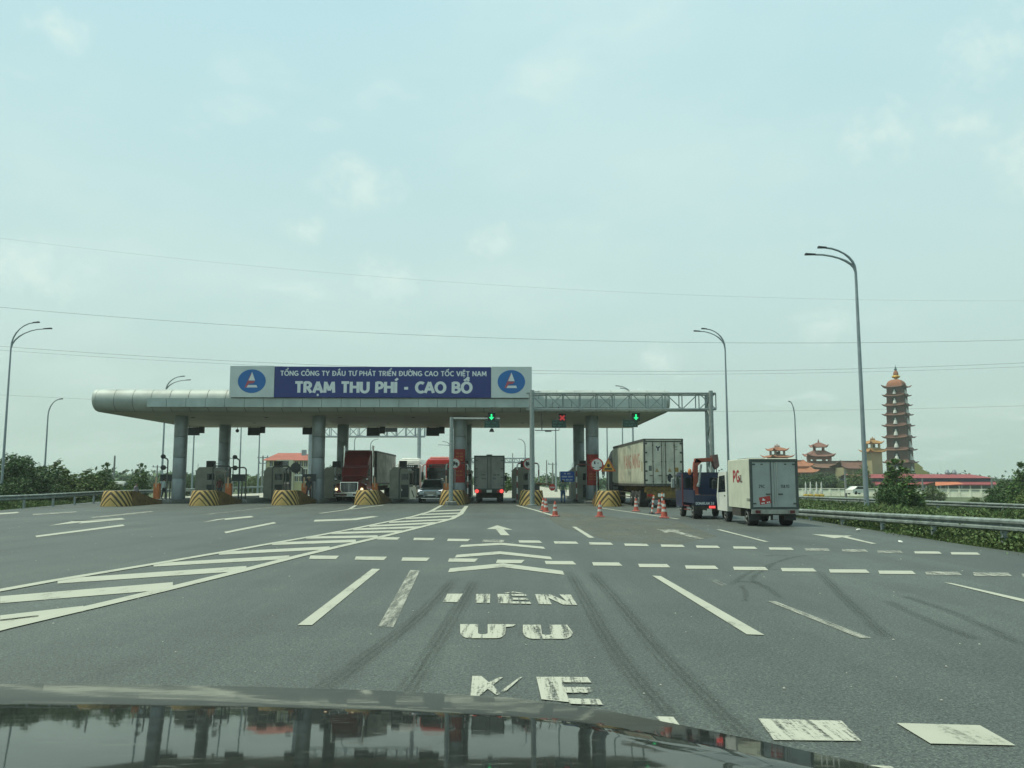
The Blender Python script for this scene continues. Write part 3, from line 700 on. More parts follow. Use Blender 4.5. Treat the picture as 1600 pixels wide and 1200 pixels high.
# ------------------------------------------------------------------ toll canopy
def canopy():
    t = thing('toll_canopy', 'long grey metal toll plaza roof on round columns, spanning all lanes', 'canopy', (0, 0, 0))
    X0, X1, Y0, Y1 = -30.1, 11.3, 61.6, 80.4
    zs = 6.62; zc = 7.46; rz = 0.84; ry = 0.85
    def yaw(x): return 0.022 * (x + 9.5)        # the right end stands a little farther off
    def front(x, k=1.0, n=10):
        return [(x, Y0 + yaw(x) + 0.85 - k * ry * math.cos(a), zc + k * rz * math.sin(a)) for a in np.linspace(-PI / 2, PI / 2, n)]
    # core body just inside the panels
    b = MB(); L, R = front(X0 + .05, .965), front(X1 - .05, .965)
    back = lambda x: [(x, Y1 + yaw(x) - 0.1, zc + rz * .96), (x, Y1 + yaw(x), zc), (x, Y1 + yaw(x) - 0.1, zs + .03)]
    Lp, Rp = L + back(X0 + .05), R + back(X1 - .05); n = len(Lp)
    b.add(Lp + Rp, [tuple(range(n)), tuple(range(2 * n - 1, n - 1, -1))] + [(i, n + i, n + (i + 1) % n, (i + 1) % n) for i in range(n)])
    b.build('roof', M_core, t)
    # end skins, curved in plan like the photo's bullnose ends
    for xe, dr in ((X0, -1), (X1, 1)):
        b = MB(); rings = []
        for a in np.linspace(0, PI / 2, 6):
            k = math.cos(a) * 0.16 + 0.84; x = xe + dr * 0.30 * math.sin(a)
            pr = [(p[0], p[1], p[2] + (1 - k) * rz * .75) for p in front(xe, k)] + [(xe, Y1 + yaw(xe) - 0.1 - (1 - k) * 1.2, zc + rz * k), (xe, Y1 + yaw(xe) - (1 - k) * 1.2, zc), (xe, Y1 + yaw(xe) - 0.1 - (1 - k) * 1.2, zc - rz * k)]
            rings.append([(x, p[1], p[2]) for p in pr])
        m = len(rings[0])
        b.add([p for r in rings for p in r], [(j * m + i, j * m + (i + 1) % m, (j + 1) * m + (i + 1) % m, (j + 1) * m + i) for j in range(5) for i in range(m)] + [tuple(range(5 * m, 6 * m))])
        b.build('end_cap', M_alu, t, smooth=True)
    npan = 31; w = (X1 - X0) / npan
    for k in range(npan):
        a, c = X0 + k * w + .018, X0 + (k + 1) * w - .018
        b = MB(); pa, pb = front(a), front(c)
        q = pa + [(a, Y0 + yaw(a) + 3.0, zc + rz + .05)]; r = pb + [(c, Y0 + yaw(c) + 3.0, zc + rz + .05)]
        m = len(q)
        b.add(q + r, [(i, i + 1, m + i + 1, m + i) for i in range(m - 1)])
        b.build('roof_edge_panel', M_alu, t, smooth=True)
    b = MB()
    for (xa, xb) in ((X0 + .1, X1 - .1),):
        b.add([(xa, Y0 + .8 + yaw(xa), zs), (xb, Y0 + .8 + yaw(xb), zs), (xb, Y1 + yaw(xb) - .05, zs), (xa, Y1 + yaw(xa) - .05, zs)], [(0, 1, 2, 3)])
    b.build('soffit', M_soffit, t, fix=False)
    xf = -26.3; nb = 27; wb_ = (X1 - xf) / nb
    for k in range(nb):
        a, c = xf + k * wb_ + .014, xf + (k + 1) * wb_ - .014
        b = MB()
        b.add([(a, Y0 - .17 + yaw(a), 6.93), (c, Y0 - .17 + yaw(c), 6.93), (c, Y0 + .3 + yaw(c), 6.93), (a, Y0 + .3 + yaw(a), 6.93), (a, Y0 - .17 + yaw(a), 7.56), (c, Y0 - .17 + yaw(c), 7.56), (c, Y0 + .3 + yaw(c), 7.56), (a, Y0 + .3 + yaw(a), 7.56)],
              [(0, 3, 2, 1), (4, 5, 6, 7), (0, 1, 5, 4), (1, 2, 6, 5), (2, 3, 7, 6), (3, 0, 4, 7)])
        b.build('fascia_panel', M_band, t)
    for px, Y in ((281, 66), (497, 66), (718.5, 66), (925.5, 66), (350, 76.3), (535, 76.3), (728, 76.3), (904.5, 76.3)):
        x = XA(px, Y, 720)
        b = MB()
        for j in range(4):   # cladding drums with open joints
            z0, z1 = 0.2 + j * 1.606, 0.2 + (j + 1) * 1.606
            b.lathe([(.50, z0 + .012), (.505, z0 + .03), (.505, z1 - .03), (.50, z1 - .012), (.485, z1)], (x, Y, 0), 24)
        o = b.build('column', M_column, t, smooth=True)
    rr = random.Random(3)
    for k in range(14):
        x = X0 + 2 + k * 2.9; y = Y0 + (5.5 if k % 2 else 12)
        MB().lathe([(.13, -.03), (.16, 0)], (x, y, zs - .001), 12).build('downlight', M_dark, t)
    return yaw, Y0
canopy_yaw, CY0 = canopy()

def banner():
    XL, XR, XB0, XB1 = P(361, 595, 61.3).x, P(831, 595, 61.5).x, P(430, 595, 61.3).x, P(767, 595, 61.4).x
    z0, z1 = 7.62, 9.86
    cx = (XL + XR) / 2; cy = 61.3
    t = thing('banner_sign', 'long blue and white name board standing on the front edge of the toll roof', 'sign', (cx, cy, z0), math.atan(0.022))
    hx = (XR - XL) / 2; h = z1 - z0
    a, b_ = XB0 - cx, XB1 - cx
    M_bl = mat('sign_navy', (0.018, 0.03, 0.17), 0.5, 0, 0.06, 0.6)
    M_wh = mat('sign_white_panel', (0.50, 0.55, 0.54), 0.55, 0, 0.06, 1.0)
    M_lb = mat('logo_blue', (0.01, 0.12, 0.36), 0.45, 0, 0.04, 1)
    M_rd = mat('logo_red', (0.40, 0.07, 0.10), 0.5, 0, 0.05, 1)
    nb = 4
    for k in range(nb):
        w = (b_ - a) / nb
        MB().box(a + k * w + .004, a + (k + 1) * w - .004, -.04, .12, 0, h - (.0), 0).build('navy_panel', M_bl, t)
    MB().box(-hx, a - .02, -.04, .12, 0, h + .03).build('white_panel', M_wh, t)
    MB().box(b_ + .02, hx, -.04, .12, 0, h + .03).build('white_panel', M_wh, t)
    MB().box(-hx, hx, .13, .75, .02, h - .02).build('sign_box', M_core, t)
    x0_, z0_ = a + .42, h * .70
    text_letters('TỔNG CÔNG TY ĐẦU TƯ PHÁT TRIỂN ĐƯỜNG CAO TỐC VIỆT NAM', b_ - .32 - x0_, .36, lambda u, v, d: (a + .42 + u, -.042 - d, h * .70 + v), M_cream, t, w=.19)
    text_letters('TRẠM THU PHÍ - CAO BỒ', b_ - 1.38 - a - 1.5, .80, lambda u, v, d: (a + 1.5 + u, -.042 - d, h * .15 + v), M_cream, t, w=.24, track=.09)
    for x in ((-hx + a) / 2 - .02, (b_ + hx) / 2):
        c = h * .52
        n = 40
        b = MB(); rim = [(x + 1.0 * math.cos(2 * PI * k / n), c + .86 * math.sin(2 * PI * k / n)) for k in range(n)]
        b.prism([(p[0], p[1]) for p in rim], 'y', -.055, -.041)
        lg = b.build('logo', M_lb, t)
        b = MB(); y = -.062
        b.poly([(x, y, c + .68), (x - .24, y, c + .05), (x + .24, y, c + .05)])
        b.poly([(x - .42, y, c - .46), (x + .42, y, c - .46), (x + .34, y, c - .28), (x - .34, y, c - .28)])
        b.build('logo_triangle', M_cream, lg, fix=False)
        b = MB(); y = -.066
        b.poly([(x - .50, y, c - .46), (x - .36, y, c - .46), (x - .20, y, c - .18), (x + .10, y, c - .15), (x + .26, y, c + .02), (x - .26, y, c + .02), (x - .02, y, c + .56), (x - .07, y, c + .56)])
        b.build('logo_swoosh', M_rd, lg, fix=False)
banner()

# ------------------------------------------------------------------ islands, noses, booths
ISL = [(-25.5, 54.5), (-20.4, 56), (-15.4, 57.4), (-10.05, 58.6), (-4.15, 58.2), (1.28, 57), (6.15, 54.6)]
def nose_parts():
    t = thing('island_nose', '', 'crash barrier', (0, 0, 0), 0, 'striped noses of the toll islands')
    # front block: rounded in plan, leaning back a little, flat on top
    b = MB(); n = 14
    def ring(z, k, yo):
        pts = [(-.80 * k, 1.5), (-.80 * k, .75)]
        pts += [(-.80 * k * math.cos(a), .75 - (.75 - yo) * math.sin(a)) for a in np.linspace(.15, PI - .15, n)]
        pts += [(.80 * k, .75), (.80 * k, 1.5)]
        return [(p[0], p[1], z) for p in pts]
    zs_ = [(0, 1.06, -.06), (.08, 1.06, -.06), (.5, .98, .0), (.92, .88, .08), (.985, .84, .12)]
    rings = [ring(*a) for a in zs_]; m = len(rings[0])
    b.add([p for r in rings for p in r], [(j * m + i, j * m + i + 1, (j + 1) * m + i + 1, (j + 1) * m + i) for j in range(4) for i in range(m - 1)] + [tuple(range(4 * m, 5 * m))])
    b.build('striped_block', M_stripe, t, smooth=True)
    b = MB()
    prof = [(1.5, 0), (1.5, .985), (2.4, .93), (3.6, .74), (5.4, .42), (7.2, .235), (7.2, 0)]
    for k in range(len(prof) - 1): pass
    vs = []; 
    for (y, z) in prof:
        w0 = .85; w1 = .83 - .10 * min(1, z)
        vs += [(-w0, y, 0), (-w1, y, z), (w1, y, z), (w0, y, 0)]
    fs = []
    for k in range(1, 5):
        a, c = k * 4, k * 4 + 4
        fs += [(a, a + 1, c + 1, c), (a + 1, a + 2, c + 2, c + 1), (a + 2, a + 3, c + 3, c + 2)]
    b.add(vs, fs)
    b.build('rear_ramp', M_yel, t)
    return t
nose = nose_parts()
NL = ['striped island nose at the far left end of the row', 'second striped island nose from the left, in front of the leftmost booth',
      'third striped island nose from the left, in front of the yellow building', 'striped island nose covering the lower corner of the dark red lorry',
      'striped island nose behind the white signal post, between silver car and box truck', 'striped island nose behind the left gantry leg, right of the box truck', 'striped island nose left of the white container lorry, under the round sign']
for i, (x, y) in enumerate(ISL):
    if i == 0: o = nose; o.location = (x, y, 0.005); o['label'] = NL[0]
    else: o = dup(nose, NL[i], (x, y, 0.005))
    o.rotation_euler = (0, 0, 0.06 * (1 - i / 3.0))

def island():
    t = thing('toll_island', '', 'island', (0, 0, 0), 0, 'raised concrete toll islands')
    b = MB(); b.box(-.92, .92, 7.0, 29.0, 0, .2, 0, .05); b.build('slab', M_conc, t)
    b = MB()
    for s in (-1, 1):
        x = s * .935
        b.box(min(x, x - s * .1), max(x, x - s * .1), 7.0, 29.0, 0.0, .23)
    b.build('kerb', mat('kerb_stone', (0.26, 0.265, 0.24), 0.85, 0, 0.2, 2.0), t)
    return t
isl = island()
IL = ['concrete toll island at the far left, carrying the leftmost column', 'concrete toll island second from left, behind its striped nose', 'concrete toll island third from left, behind its striped nose', 'concrete toll island just right of the dark red lorry',
      'concrete toll island between the silver car and the box truck', 'concrete toll island right of the box truck', 'concrete toll island left of the container lorry, carrying two columns']
for i, (x, y) in enumerate(ISL):
    xx = x + .0
    if i == 0: o = isl; o.location = (xx, y, 0.004); o['label'] = IL[0]
    else: o = dup(isl, IL[i], (xx, y, 0.004))

def booth(dark_side=1):
    t = thing('toll_booth', '', 'toll booth', (0, 0, 0), 0, 'grey toll booths on the islands')
    b = MB()
    w, l, h = .80, 1.4, 2.55
    prof = [(-w, 0), (-w, h - .32), (-w + .28, h), (w - .28, h), (w, h - .32), (w, 0)]
    b.prism(prof, 'y', 0, 2 * l)
    b.build('cabin', M_booth, t)
    MB().box(-w - .05, -w + .1, -.03, 2 * l + .03, h - .34, h - .27).box(w - .1, w + .05, -.03, 2 * l + .03, h - .34, h - .27).build('eave_trim', M_band, t)
    wf = MB().box(.14, w - .06, -.03, 0.02, 1.5, 2.02).build('window', M_glass, t)
    MB().box(.10, w - .02, -.045, -.031, 2.02, 2.07).box(.10, w - .02, -.045, -.031, 1.45, 1.5).build('frame', M_alu, wf)
    wf = MB().box(.14, w - .06, -.03, 0.02, .10, 1.12).build('door', mat('booth_door', (0.05, 0.06, 0.06), 0.5), t)
    MB().box(.18, .23, -.06, -.031, .6, .78).build('handle', M_chrome, wf)
    for s in (-1, 1):
        x = s * (w + .015)
        MB().box(min(x, x - s * .05), max(x, x - s * .05), .35, 2 * l - .5, 1.15, 2.05).build('side_window', M_glass, t)
    a = MB().box(-.08, .50, .3, 1.0, h, h + .52, 0, .03).build('air_conditioner', M_ac, t)
    b = MB()
    for k in range(6): b.box(-.03, .45, .285, .299, h + .07 + k * .07, h + .10 + k * .07)
    b.build('vent_grille', M_dark, a)
    b = MB()
    for s in (-1, 1): b.tube([(s * (w - .1), .2, h - .1), (s * (w - .1), .2, h + .3)], .02, 6)
    b.tube([(w - .1, .2, h + .3), (w + .35, .2, h + .3)], .02, 6)
    b.build('antenna_bracket', M_pole, t)
    return t
bt = booth()
BL = ['grey toll booth left of the second front column, the leftmost booth', 'grey toll booth in front of the yellow building with red roof', 'grey toll booth half hidden by the column left of the red truck', 'grey toll booth between the red truck and the silver car',
      'grey toll booth behind the column with the upper red poster', 'grey toll booth right of the box truck with a dark blue window', 'grey toll booth between the paired columns near the blue sign']
BX = [(320.5, 70), (427, 71), (519, 71.5), (624, 70), (722, 72), (815, 70), (908, 69)]
for i, (px, Y) in enumerate(BX):
    x = XA(px, Y, 750)
    if i == 0: o = bt; o.location = (x, Y, .205); o['label'] = BL[0]
    else: o = dup(bt, BL[i], (x, Y, .205))

# frames of bent pipe that guard the booths
def hoop(mat_, w=1.3, h=2.45):
    t = thing('guard_hoop', '', 'pipe guard', (0, 0, 0), 0, 'bent pipe guards beside the booths')
    r = .22
    pts = [(-w / 2, 0, 0), (-w / 2, 0, h - r)] + [(-w / 2 + r - r * math.cos(a), 0, h - r + r * math.sin(a)) for a in np.linspace(.3, PI / 2, 4)] + [(w / 2 - r + r * math.sin(a), 0, h - r + r * math.cos(a)) for a in np.linspace(0, PI / 2 - .3, 4)] + [(w / 2, 0, h - r), (w / 2, 0, 0)]
    b = MB(); b.tube(pts, .055, 8)
    b.build('pipe', mat_, t, smooth=True)
    b = MB()
    for s in (-1, 1): b.box(s * w / 2 - .11, s * w / 2 + .11, -.11, .11, 0, .025)
    b.build('foot_plate', M_galv, t)
    return t
M_pipe = mat('dark_pipe_paint', (0.10, 0.105, 0.10), 0.5, 0.2, 0.2, 5)
h1 = hoop(M_pipe)
hp = [(371, 66, 'dark bent pipe guard framing a display panel, right of the second column', 1.0), (346, 66.5, 'dark bent pipe guard right behind the leftmost booth', 1.05), (439, 67, 'dark bent pipe guard overlapping the booth before the yellow building', 1.05), (460, 66, 'dark bent pipe guard that carries a round mirror', 1.0), (637, 67, 'dark bent pipe guard right of the booth beside the red truck', 1.0)]
for i, (px, Y, lb, sc) in enumerate(hp):
    x = XA(px, Y, 750)
    if i == 0: o = h1; o.location = (x, Y, .205); o['label'] = lb
    else: o = dup(h1, lb, (x, Y, .205), 0, sc)
h2 = hoop(M_redwhite, 1.62, 2.75)
h2.location = (XA(714, 64.5, 750), 64.5, .205); h2['label'] = 'red and white banded pipe guard in front of the column with red poster'
dup(h2, 'red and white banded pipe guard beside the booth right of the box truck', (XA(825, 64.5, 750), 64.5, .205))
h3 = dup(h2, 'red and white banded pipe guard in front of the column with the lower red board', (XA(917, 65.0, 750), 65.0, .205), 0, .97)

def mirror_disc():
    t = thing('round_mirror', 'dark back of a round traffic mirror on a pipe guard by the yellow building', 'mirror', (XA(462, 65.8, 731), 65.8, ZA(731, 65.8)))
    MB().lathe([(.36, -.03), (.40, 0), (.36, .05), (.1, .11)], (0, 0, 0), 20, 'y').build('disc', M_ac, t, smooth=True)
    MB().tube([(0, .1, 0), (0, .2, -.1)], .03, 6).build('bracket', M_pole, t)
mirror_disc()

# orange barrier cabinets with raised arms seen end on
def cabinet():
    t = thing('barrier_cabinet', '', 'barrier cabinet', (0, 0, 0), 0, 'orange barrier cabinets on the islands')
    MB().box(-.21, .21, -.2, .2, 0, 1.15, 0, .03).build('cabinet_body', M_orange, t)
    MB().box(-.15, .15, -.222, -.201, .1, .75).build('cabinet_door', mat('orange_door', (0.44, 0.13, 0.04), 0.5), t)
    MB().box(-.05, .05, -.26, -.17, .85, 1.6).build('arm_mount', mat('pale_orange_arm', (0.5, 0.33, 0.2), 0.5), t)
    return t
cb = cabinet()
for i, (px, Y, lb) in enumerate([(245.5, 63.5, 'orange barrier cabinet beside the person in a white shirt'), (357.5, 64, 'orange barrier cabinet at the foot of the second column from left'), (476, 64.5, 'orange barrier cabinet left of the third column, beside a capped person'), (586, 66, 'orange barrier cabinet above the nose in front of the red truck'), (697.5, 64, 'orange barrier cabinet left of the white signal post')]):
    x = XA(px, Y, 765)
    if i == 0: o = cb; o.location = (x, Y, .3); o['label'] = lb
    else: o = dup(cb, lb, (x, Y, .3))
# stands of the small dark displays
def display():
    t = thing('lane_display', '', 'display', (0, 0, 0), 0, 'dark fare displays on posts')
    MB().box(-.5, .5, -.08, .08, 1.45, 1.9, 0, .02).build('screen', mat('display_black', (0.02, 0.028, 0.032), 0.35), t)
    MB().box(-.53, .53, -.1, .09, 1.9, 1.94).box(-.53, .53, -.1, .09, 1.41, 1.45).build('frame', M_dark, t)
    MB().tube([(.3, 0, 0), (.3, 0, 1.5)], .05, 8).build('post', M_pipe, t)
    return t
ds = display()
for i, (px, Y, lb) in enumerate([(260.5, 67.6, 'dark fare display left of the leftmost column'), (372.5, 66.6, 'dark fare display inside the pipe guard by the second column'), (483, 64.8, 'dark fare display left of the third column')]):
    x = XA(px, Y, 743)
    if i == 0: o = ds; o.location = (x, Y, .2); o['label'] = lb
    else: o = dup(ds, lb, (x, Y, .2))
# small two-lamp signals on bent posts
def lamp_signal():
    t = thing('signal_lamp', '', 'signal', (0, 0, 0), 0, 'small lane signals on bent posts')
    MB().tube([(0, 0, 0), (0, 0, 3.0), (-.08, 0, 3.12), (-.42, 0, 3.28)], .055, 8).build('post', M_pipe, t, smooth=True)
    h = MB().lathe([(.1, -.12), (.17, -.08), (.17, .1), (.1, .14)], (-.38, 0, 3.3), 12, 'y').build('lamp_housing', M_dark, t, smooth=True)
    h = MB().lathe([(.12, -.12), (.19, -.08), (.19, .1), (.1, .14)], (-.34, 0, 2.45), 12, 'y').build('horn', M_dark, t, smooth=True)
    MB().tube([(-.34, 0, 2.45), (0, 0, 2.45)], .03, 6).build('bracket', M_pipe, t)
    return t
sg = lamp_signal(); sg.location = (XA(262, 66, 730), 66, .2); sg['label'] = 'small dark two-lamp signal left of the leftmost column'
dup(sg, 'small dark two-lamp signal above the pipe guard by the second column', (XA(374, 67.5, 730), 67.5, .2))
# red banners tied to columns
def poster(name, label, x, y, z0, z1, w, lines, cat='banner', extra=None):
    t = thing(name, label, cat, (x, y, 0))
    n = 8
    b = MB()
    for k in range(n):
        a0, a1 = -w / 2 + w * k / n, -w / 2 + w * (k + 1) / n
        y0, y1 = -.02 - math.sqrt(max(0, .53 ** 2 - a0 ** 2)), -.02 - math.sqrt(max(0, .53 ** 2 - a1 ** 2))
        b.poly([(a0, y0, z0), (a1, y1, z0), (a1, y1, z1), (a0, y0, z1)])
    b.build('sheet', mat('red_banner_cloth', (0.33, 0.035, 0.03), 0.7, 0, 0.15, 2), t, fix=False)
    m = mat('banner_yellow_print', (0.45, 0.16, 0.05), 0.7)
    for (za, hh, ww) in lines:
        b = MB()
        for k in range(7):
            if k in (3,): continue
            a0, a1 = -ww / 2 + ww * k / 7, -ww / 2 + ww * (k + .75) / 7
            y0 = -.035 - math.sqrt(max(0, .53 ** 2 - min(a0 ** 2, a1 ** 2))); 
            b.poly([(a0, y0, za), (a1, y0, za), (a1, y0, za + hh), (a0, y0, za + hh)])
        b.build('print_line', m, t, fix=False)['kind'] = 'stuff'
    return t
cxE, cxG = XA(718.5, 66, 720), XA(925.5, 66, 720)
poster('red_banner', 'red cloth banner with orange lettering on the column behind the signal post', cxE, 66, 3.05, 4.05, .86, [(3.66, .12, .5), (3.42, .12, .6), (3.18, .1, .5)])
poster('red_banner', 'lower red cloth banner on the column behind the no-parking sign', cxE, 66, 1.5, 2.95, .86, [(2.3, .12, .5), (2.0, .12, .5)])
poster('red_banner', 'red cloth banner on the column behind the round weight sign', cxG, 66, 1.3, 3.65, .9, [(3.1, .14, .5), (2.1, .1, .6), (1.9, .1, .6), (1.7, .1, .6)])

# ------------------------------------------------------------------ signs
def disc(b, c, r, y0, y1, n=24): b.prism([(c[0] + r * math.cos(2 * PI * k / n), c[1] + r * math.sin(2 * PI * k / n)) for k in range(n)], 'y', y0, y1)
def pole(t, z, r=.04, y=.05, name='post'): MB().tube([(0, y, 0), (0, y, z)], r, 8).build(name, M_galv, t, smooth=True)
M_signw = mat('sign_white', (0.50, 0.52, 0.49), 0.5, 0, 0.05, 3)
M_signr = mat('sign_red', (0.40, 0.04, 0.035), 0.5, 0, 0.06, 3)
M_signk = mat('sign_black', (0.03, 0.032, 0.032), 0.6)
def ring_sign(label, px, py, Y, r, z_off, sub, postx=0):
    x, z = XA(px, Y, py), ZA(py, Y)
    t = thing('round_sign', label, 'road sign', (x, Y, z_off))
    z -= z_off
    b = MB(); disc(b, (0, z), r, -.02, .01); b.build('rim', M_signr, t)
    b = MB(); disc(b, (0, z), r * .80, -.026, -.021); b.build('face', M_signw, t)
    b = MB(); sub(b, z, r); b.build('symbol', M_signk, t, fix=False)
    MB().tube([(postx, .04, 0), (postx, .04, z + r * .6)], .035, 8).build('post', M_galv, t, smooth=True)
    return t
def sub_weight(b, z, r):
    y = -.031
    b.poly([(-.42 * r, y, z + .05 * r), (-.2 * r, y, z + .05 * r), (-.2 * r, y, z + .5 * r), (-.42 * r, y, z + .5 * r)])
    b.poly([(.05 * r, y, z + .18 * r), (.3 * r, y, z + .18 * r), (.3 * r, y, z + .3 * r), (.05 * r, y, z + .3 * r)])
    for s in (-1, 1): b.poly([(s * .72 * r, y, z - .28 * r), (s * .34 * r, y, z - .4 * r), (s * .34 * r, y, z - .48 * r), (s * .64 * r, y, z - .52 * r)])
def sub_truck(b, z, r):
    y = -.031
    b.poly([(-.55 * r, y, z - .25 * r), (.05 * r, y, z - .25 * r), (.05 * r, y, z + .35 * r), (-.55 * r, y, z + .35 * r)])
    b.poly([(.1 * r, y, z - .25 * r), (.5 * r, y, z - .25 * r), (.5 * r, y, z + .05 * r), (.3 * r, y, z + .2 * r), (.1 * r, y, z + .2 * r)])
    for c in (-.3, .3): b.poly([(c * r + .14 * r * math.cos(a), y - .002, z - .32 * r + .14 * r * math.sin(a)) for a in np.linspace(0, 2 * PI, 9)[:-1]])
    b.poly([(-.6 * r, y - .006, z + .5 * r), (-.5 * r, y - .006, z + .6 * r), (.6 * r, y - .006, z - .5 * r), (.5 * r, y - .006, z - .6 * r)])
ring_sign('round red-rimmed white sign left of the triangular warning sign', 932.5, 726, 55.2, .43, .0, sub_weight)
ring_sign('round no-lorry sign in front of the red poster column', 711, 724, 63.9, .42, .2, sub_truck)
ring_sign('round no-lorry sign half behind the left gantry leg', 826, 725, 63.9, .42, .2, sub_truck)
def tri_sign():
    Y = 55.2; x, z = XA(950.5, Y, 726), ZA(729, Y)
    t = thing('warning_sign', 'triangular amber warning sign right of the round sign, before the container lorry', 'road sign', (x, Y, 0))
    def tri(s, y0, y1, dz=0): return [(-.5 * s, z - .33 * s + dz), (.5 * s, z - .33 * s + dz), (0, z + .56 * s + dz)]
    b = MB(); b.prism(tri(.98, 0, 0), 'y', -.02, .01); b.build('rim', mat('sign_orange_red', (0.42, 0.10, 0.03), 0.5), t)
    b = MB(); b.prism(tri(.74, 0, 0, -.01), 'y', -.026, -.021); b.build('face', mat('sign_amber', (0.50, 0.27, 0.03), 0.5), t)
    b = MB(); b.poly([(.1 * math.cos(a), -.031, z + .06 + .12 * math.sin(a)) for a in np.linspace(0, 2 * PI, 11)[:-1]]); b.poly([(-.26, -.031, z - .2), (.26, -.031, z - .2), (.22, -.031, z - .1), (-.22, -.031, z - .1)])
    b.build('symbol', M_signk, t, fix=False)
    pole(t, z + .3)
tri_sign()
def blue_sign():
    Y = 66; x, z = XA(886.5, Y, 744), ZA(744.5, Y)
    t = thing('information_sign', 'blue information board with three white lines beside the paired columns', 'sign', (x, Y, .01))
    MB().box(-.54, .54, -.03, .02, z - .41, z + .38, 0, 0).build('board', mat('sign_blue', (0.012, 0.075, 0.34), 0.5, 0, 0.05, 2), t)
    for (za, w, s) in ((z + .14, .5, 'XE TAI'), (z - .09, .84, 'KHONG DUNG'), (z - .33, .8, 'LAN THU PHI')): 
        b = MB()
        nn = len(s)
        for k, ch in enumerate(s):          # the lettering is too small to read in the photograph: plain white strokes
            if ch == ' ': continue
            a = -w / 2 + w * k / nn
            b.poly([(a, -.034, za), (a + w / nn * .35, -.034, za), (a + w / nn * .35, -.034, za + .13), (a, -.034, za + .13)])
            b.poly([(a + w / nn * .45, -.034, za + .04), (a + w / nn * .75, -.034, za + .04), (a + w / nn * .75, -.034, za + .09), (a + w / nn * .45, -.034, za + .09)])
        b.build('print_line', M_cream, t, fix=False)['kind'] = 'stuff'
    MB().box(-.62, -.54, -.05, .05, z - .4, z + .36).build('edge_trim', M_signw, t)
    for s in (-.35, .35): MB().tube([(s, .06, 0), (s, .06, z)], .035, 8).build('post', M_galv, t)
blue_sign()
def stop_barrier():
    Y = 62.5; x0, x1 = XA(839, Y, 757), XA(866, Y, 757); z = ZA(757.5, Y)
    t = thing('boom_barrier', 'closed barrier arm with red octagon stop plate right of the gantry leg', 'barrier', (x0, Y, .0))
    MB().box(-.2, .2, -.2, .2, .2, z + .1, 0, .03).build('cabinet_body', M_ac, t)
    MB().tube([(-.1, -.22, z + .1), (x1 - x0, -.22, z + .02)], [.07, .055], 8).build('arm', mat('dusty_arm', (0.16, 0.11, 0.06), 0.7), t)
    xs_ = XA(862.5, Y, 762) - x0; zs_ = ZA(761.5, Y)
    b = MB(); b.prism([(xs_ + .24 * math.cos(PI / 8 + PI / 4 * k), zs_ + .26 * math.sin(PI / 8 + PI / 4 * k)) for k in range(8)], 'y', -.33, -.3)
    s = b.build('stop_plate', M_signr, t)
    text_front('STOP', xs_ - .17, xs_ + .17, zs_ - .06, .11, -.334, w=.22).build('plate_text', M_cream, s, fix=False)
stop_barrier()
def small_board():
    Y = 63; x, z = XA(645, Y, 765), 0.45
    t = thing('pale_board', 'small pale panel with a dark slash left of the silver car', 'panel', (x, Y, .2))
    b = MB(); b.box(-.25, .25, -.03, .03, .1, 1.0, 0, .028); b.build('panel_body', mat('pale_cream_panel', (0.5, 0.46, 0.36), 0.6), t)
    MB().poly([(-.12, -.033, .75), (-.04, -.033, .75), (.14, -.033, .25), (.08, -.033, .22)]).build('slash', M_signk, t, fix=False)
    MB().box(-.05, .05, -.02, .02, 0, .1).build('foot', M_pipe, t)
small_board()

# ------------------------------------------------------------------ gantries, signal posts
def truss(t, x0, x1, y, z0, z1, depth, n, name='truss', r=.06, m=M_galv, diag=True):
    b = MB()
    for yy in (y, y + depth):
        b.tube([(x0, yy, z0), (x1, yy, z0)], r, 8); b.tube([(x0, yy, z1), (x1, yy, z1)], r, 8)
    b.build(name + '_chord', m, t, smooth=True)
    b = MB()
    for k in range(n + 1):
        x = x0 + (x1 - x0) * k / n
        for yy in (y, y + depth): b.tube([(x, yy, z0), (x, yy, z1)], r * .55, 6)
        b.tube([(x, y, z0), (x, y + depth, z0)], r * .5, 6); b.tube([(x, y, z1), (x, y + depth, z1)], r * .5, 6)
        if k < n and diag:
            xn = x0 + (x1 - x0) * (k + 1) / n
            for yy in (y,):
                b.tube([(x, yy, z0), (xn, yy, z1)] if k % 2 else [(x, yy, z1), (xn, yy, z0)], r * .5, 6)
                if k % 3 == 1: b.tube([(x, yy, z1), (xn, yy, z0)] if k % 2 else [(x, yy, z0), (xn, yy, z1)], r * .45, 6)
    b.build(name + '_lattice', m, t)
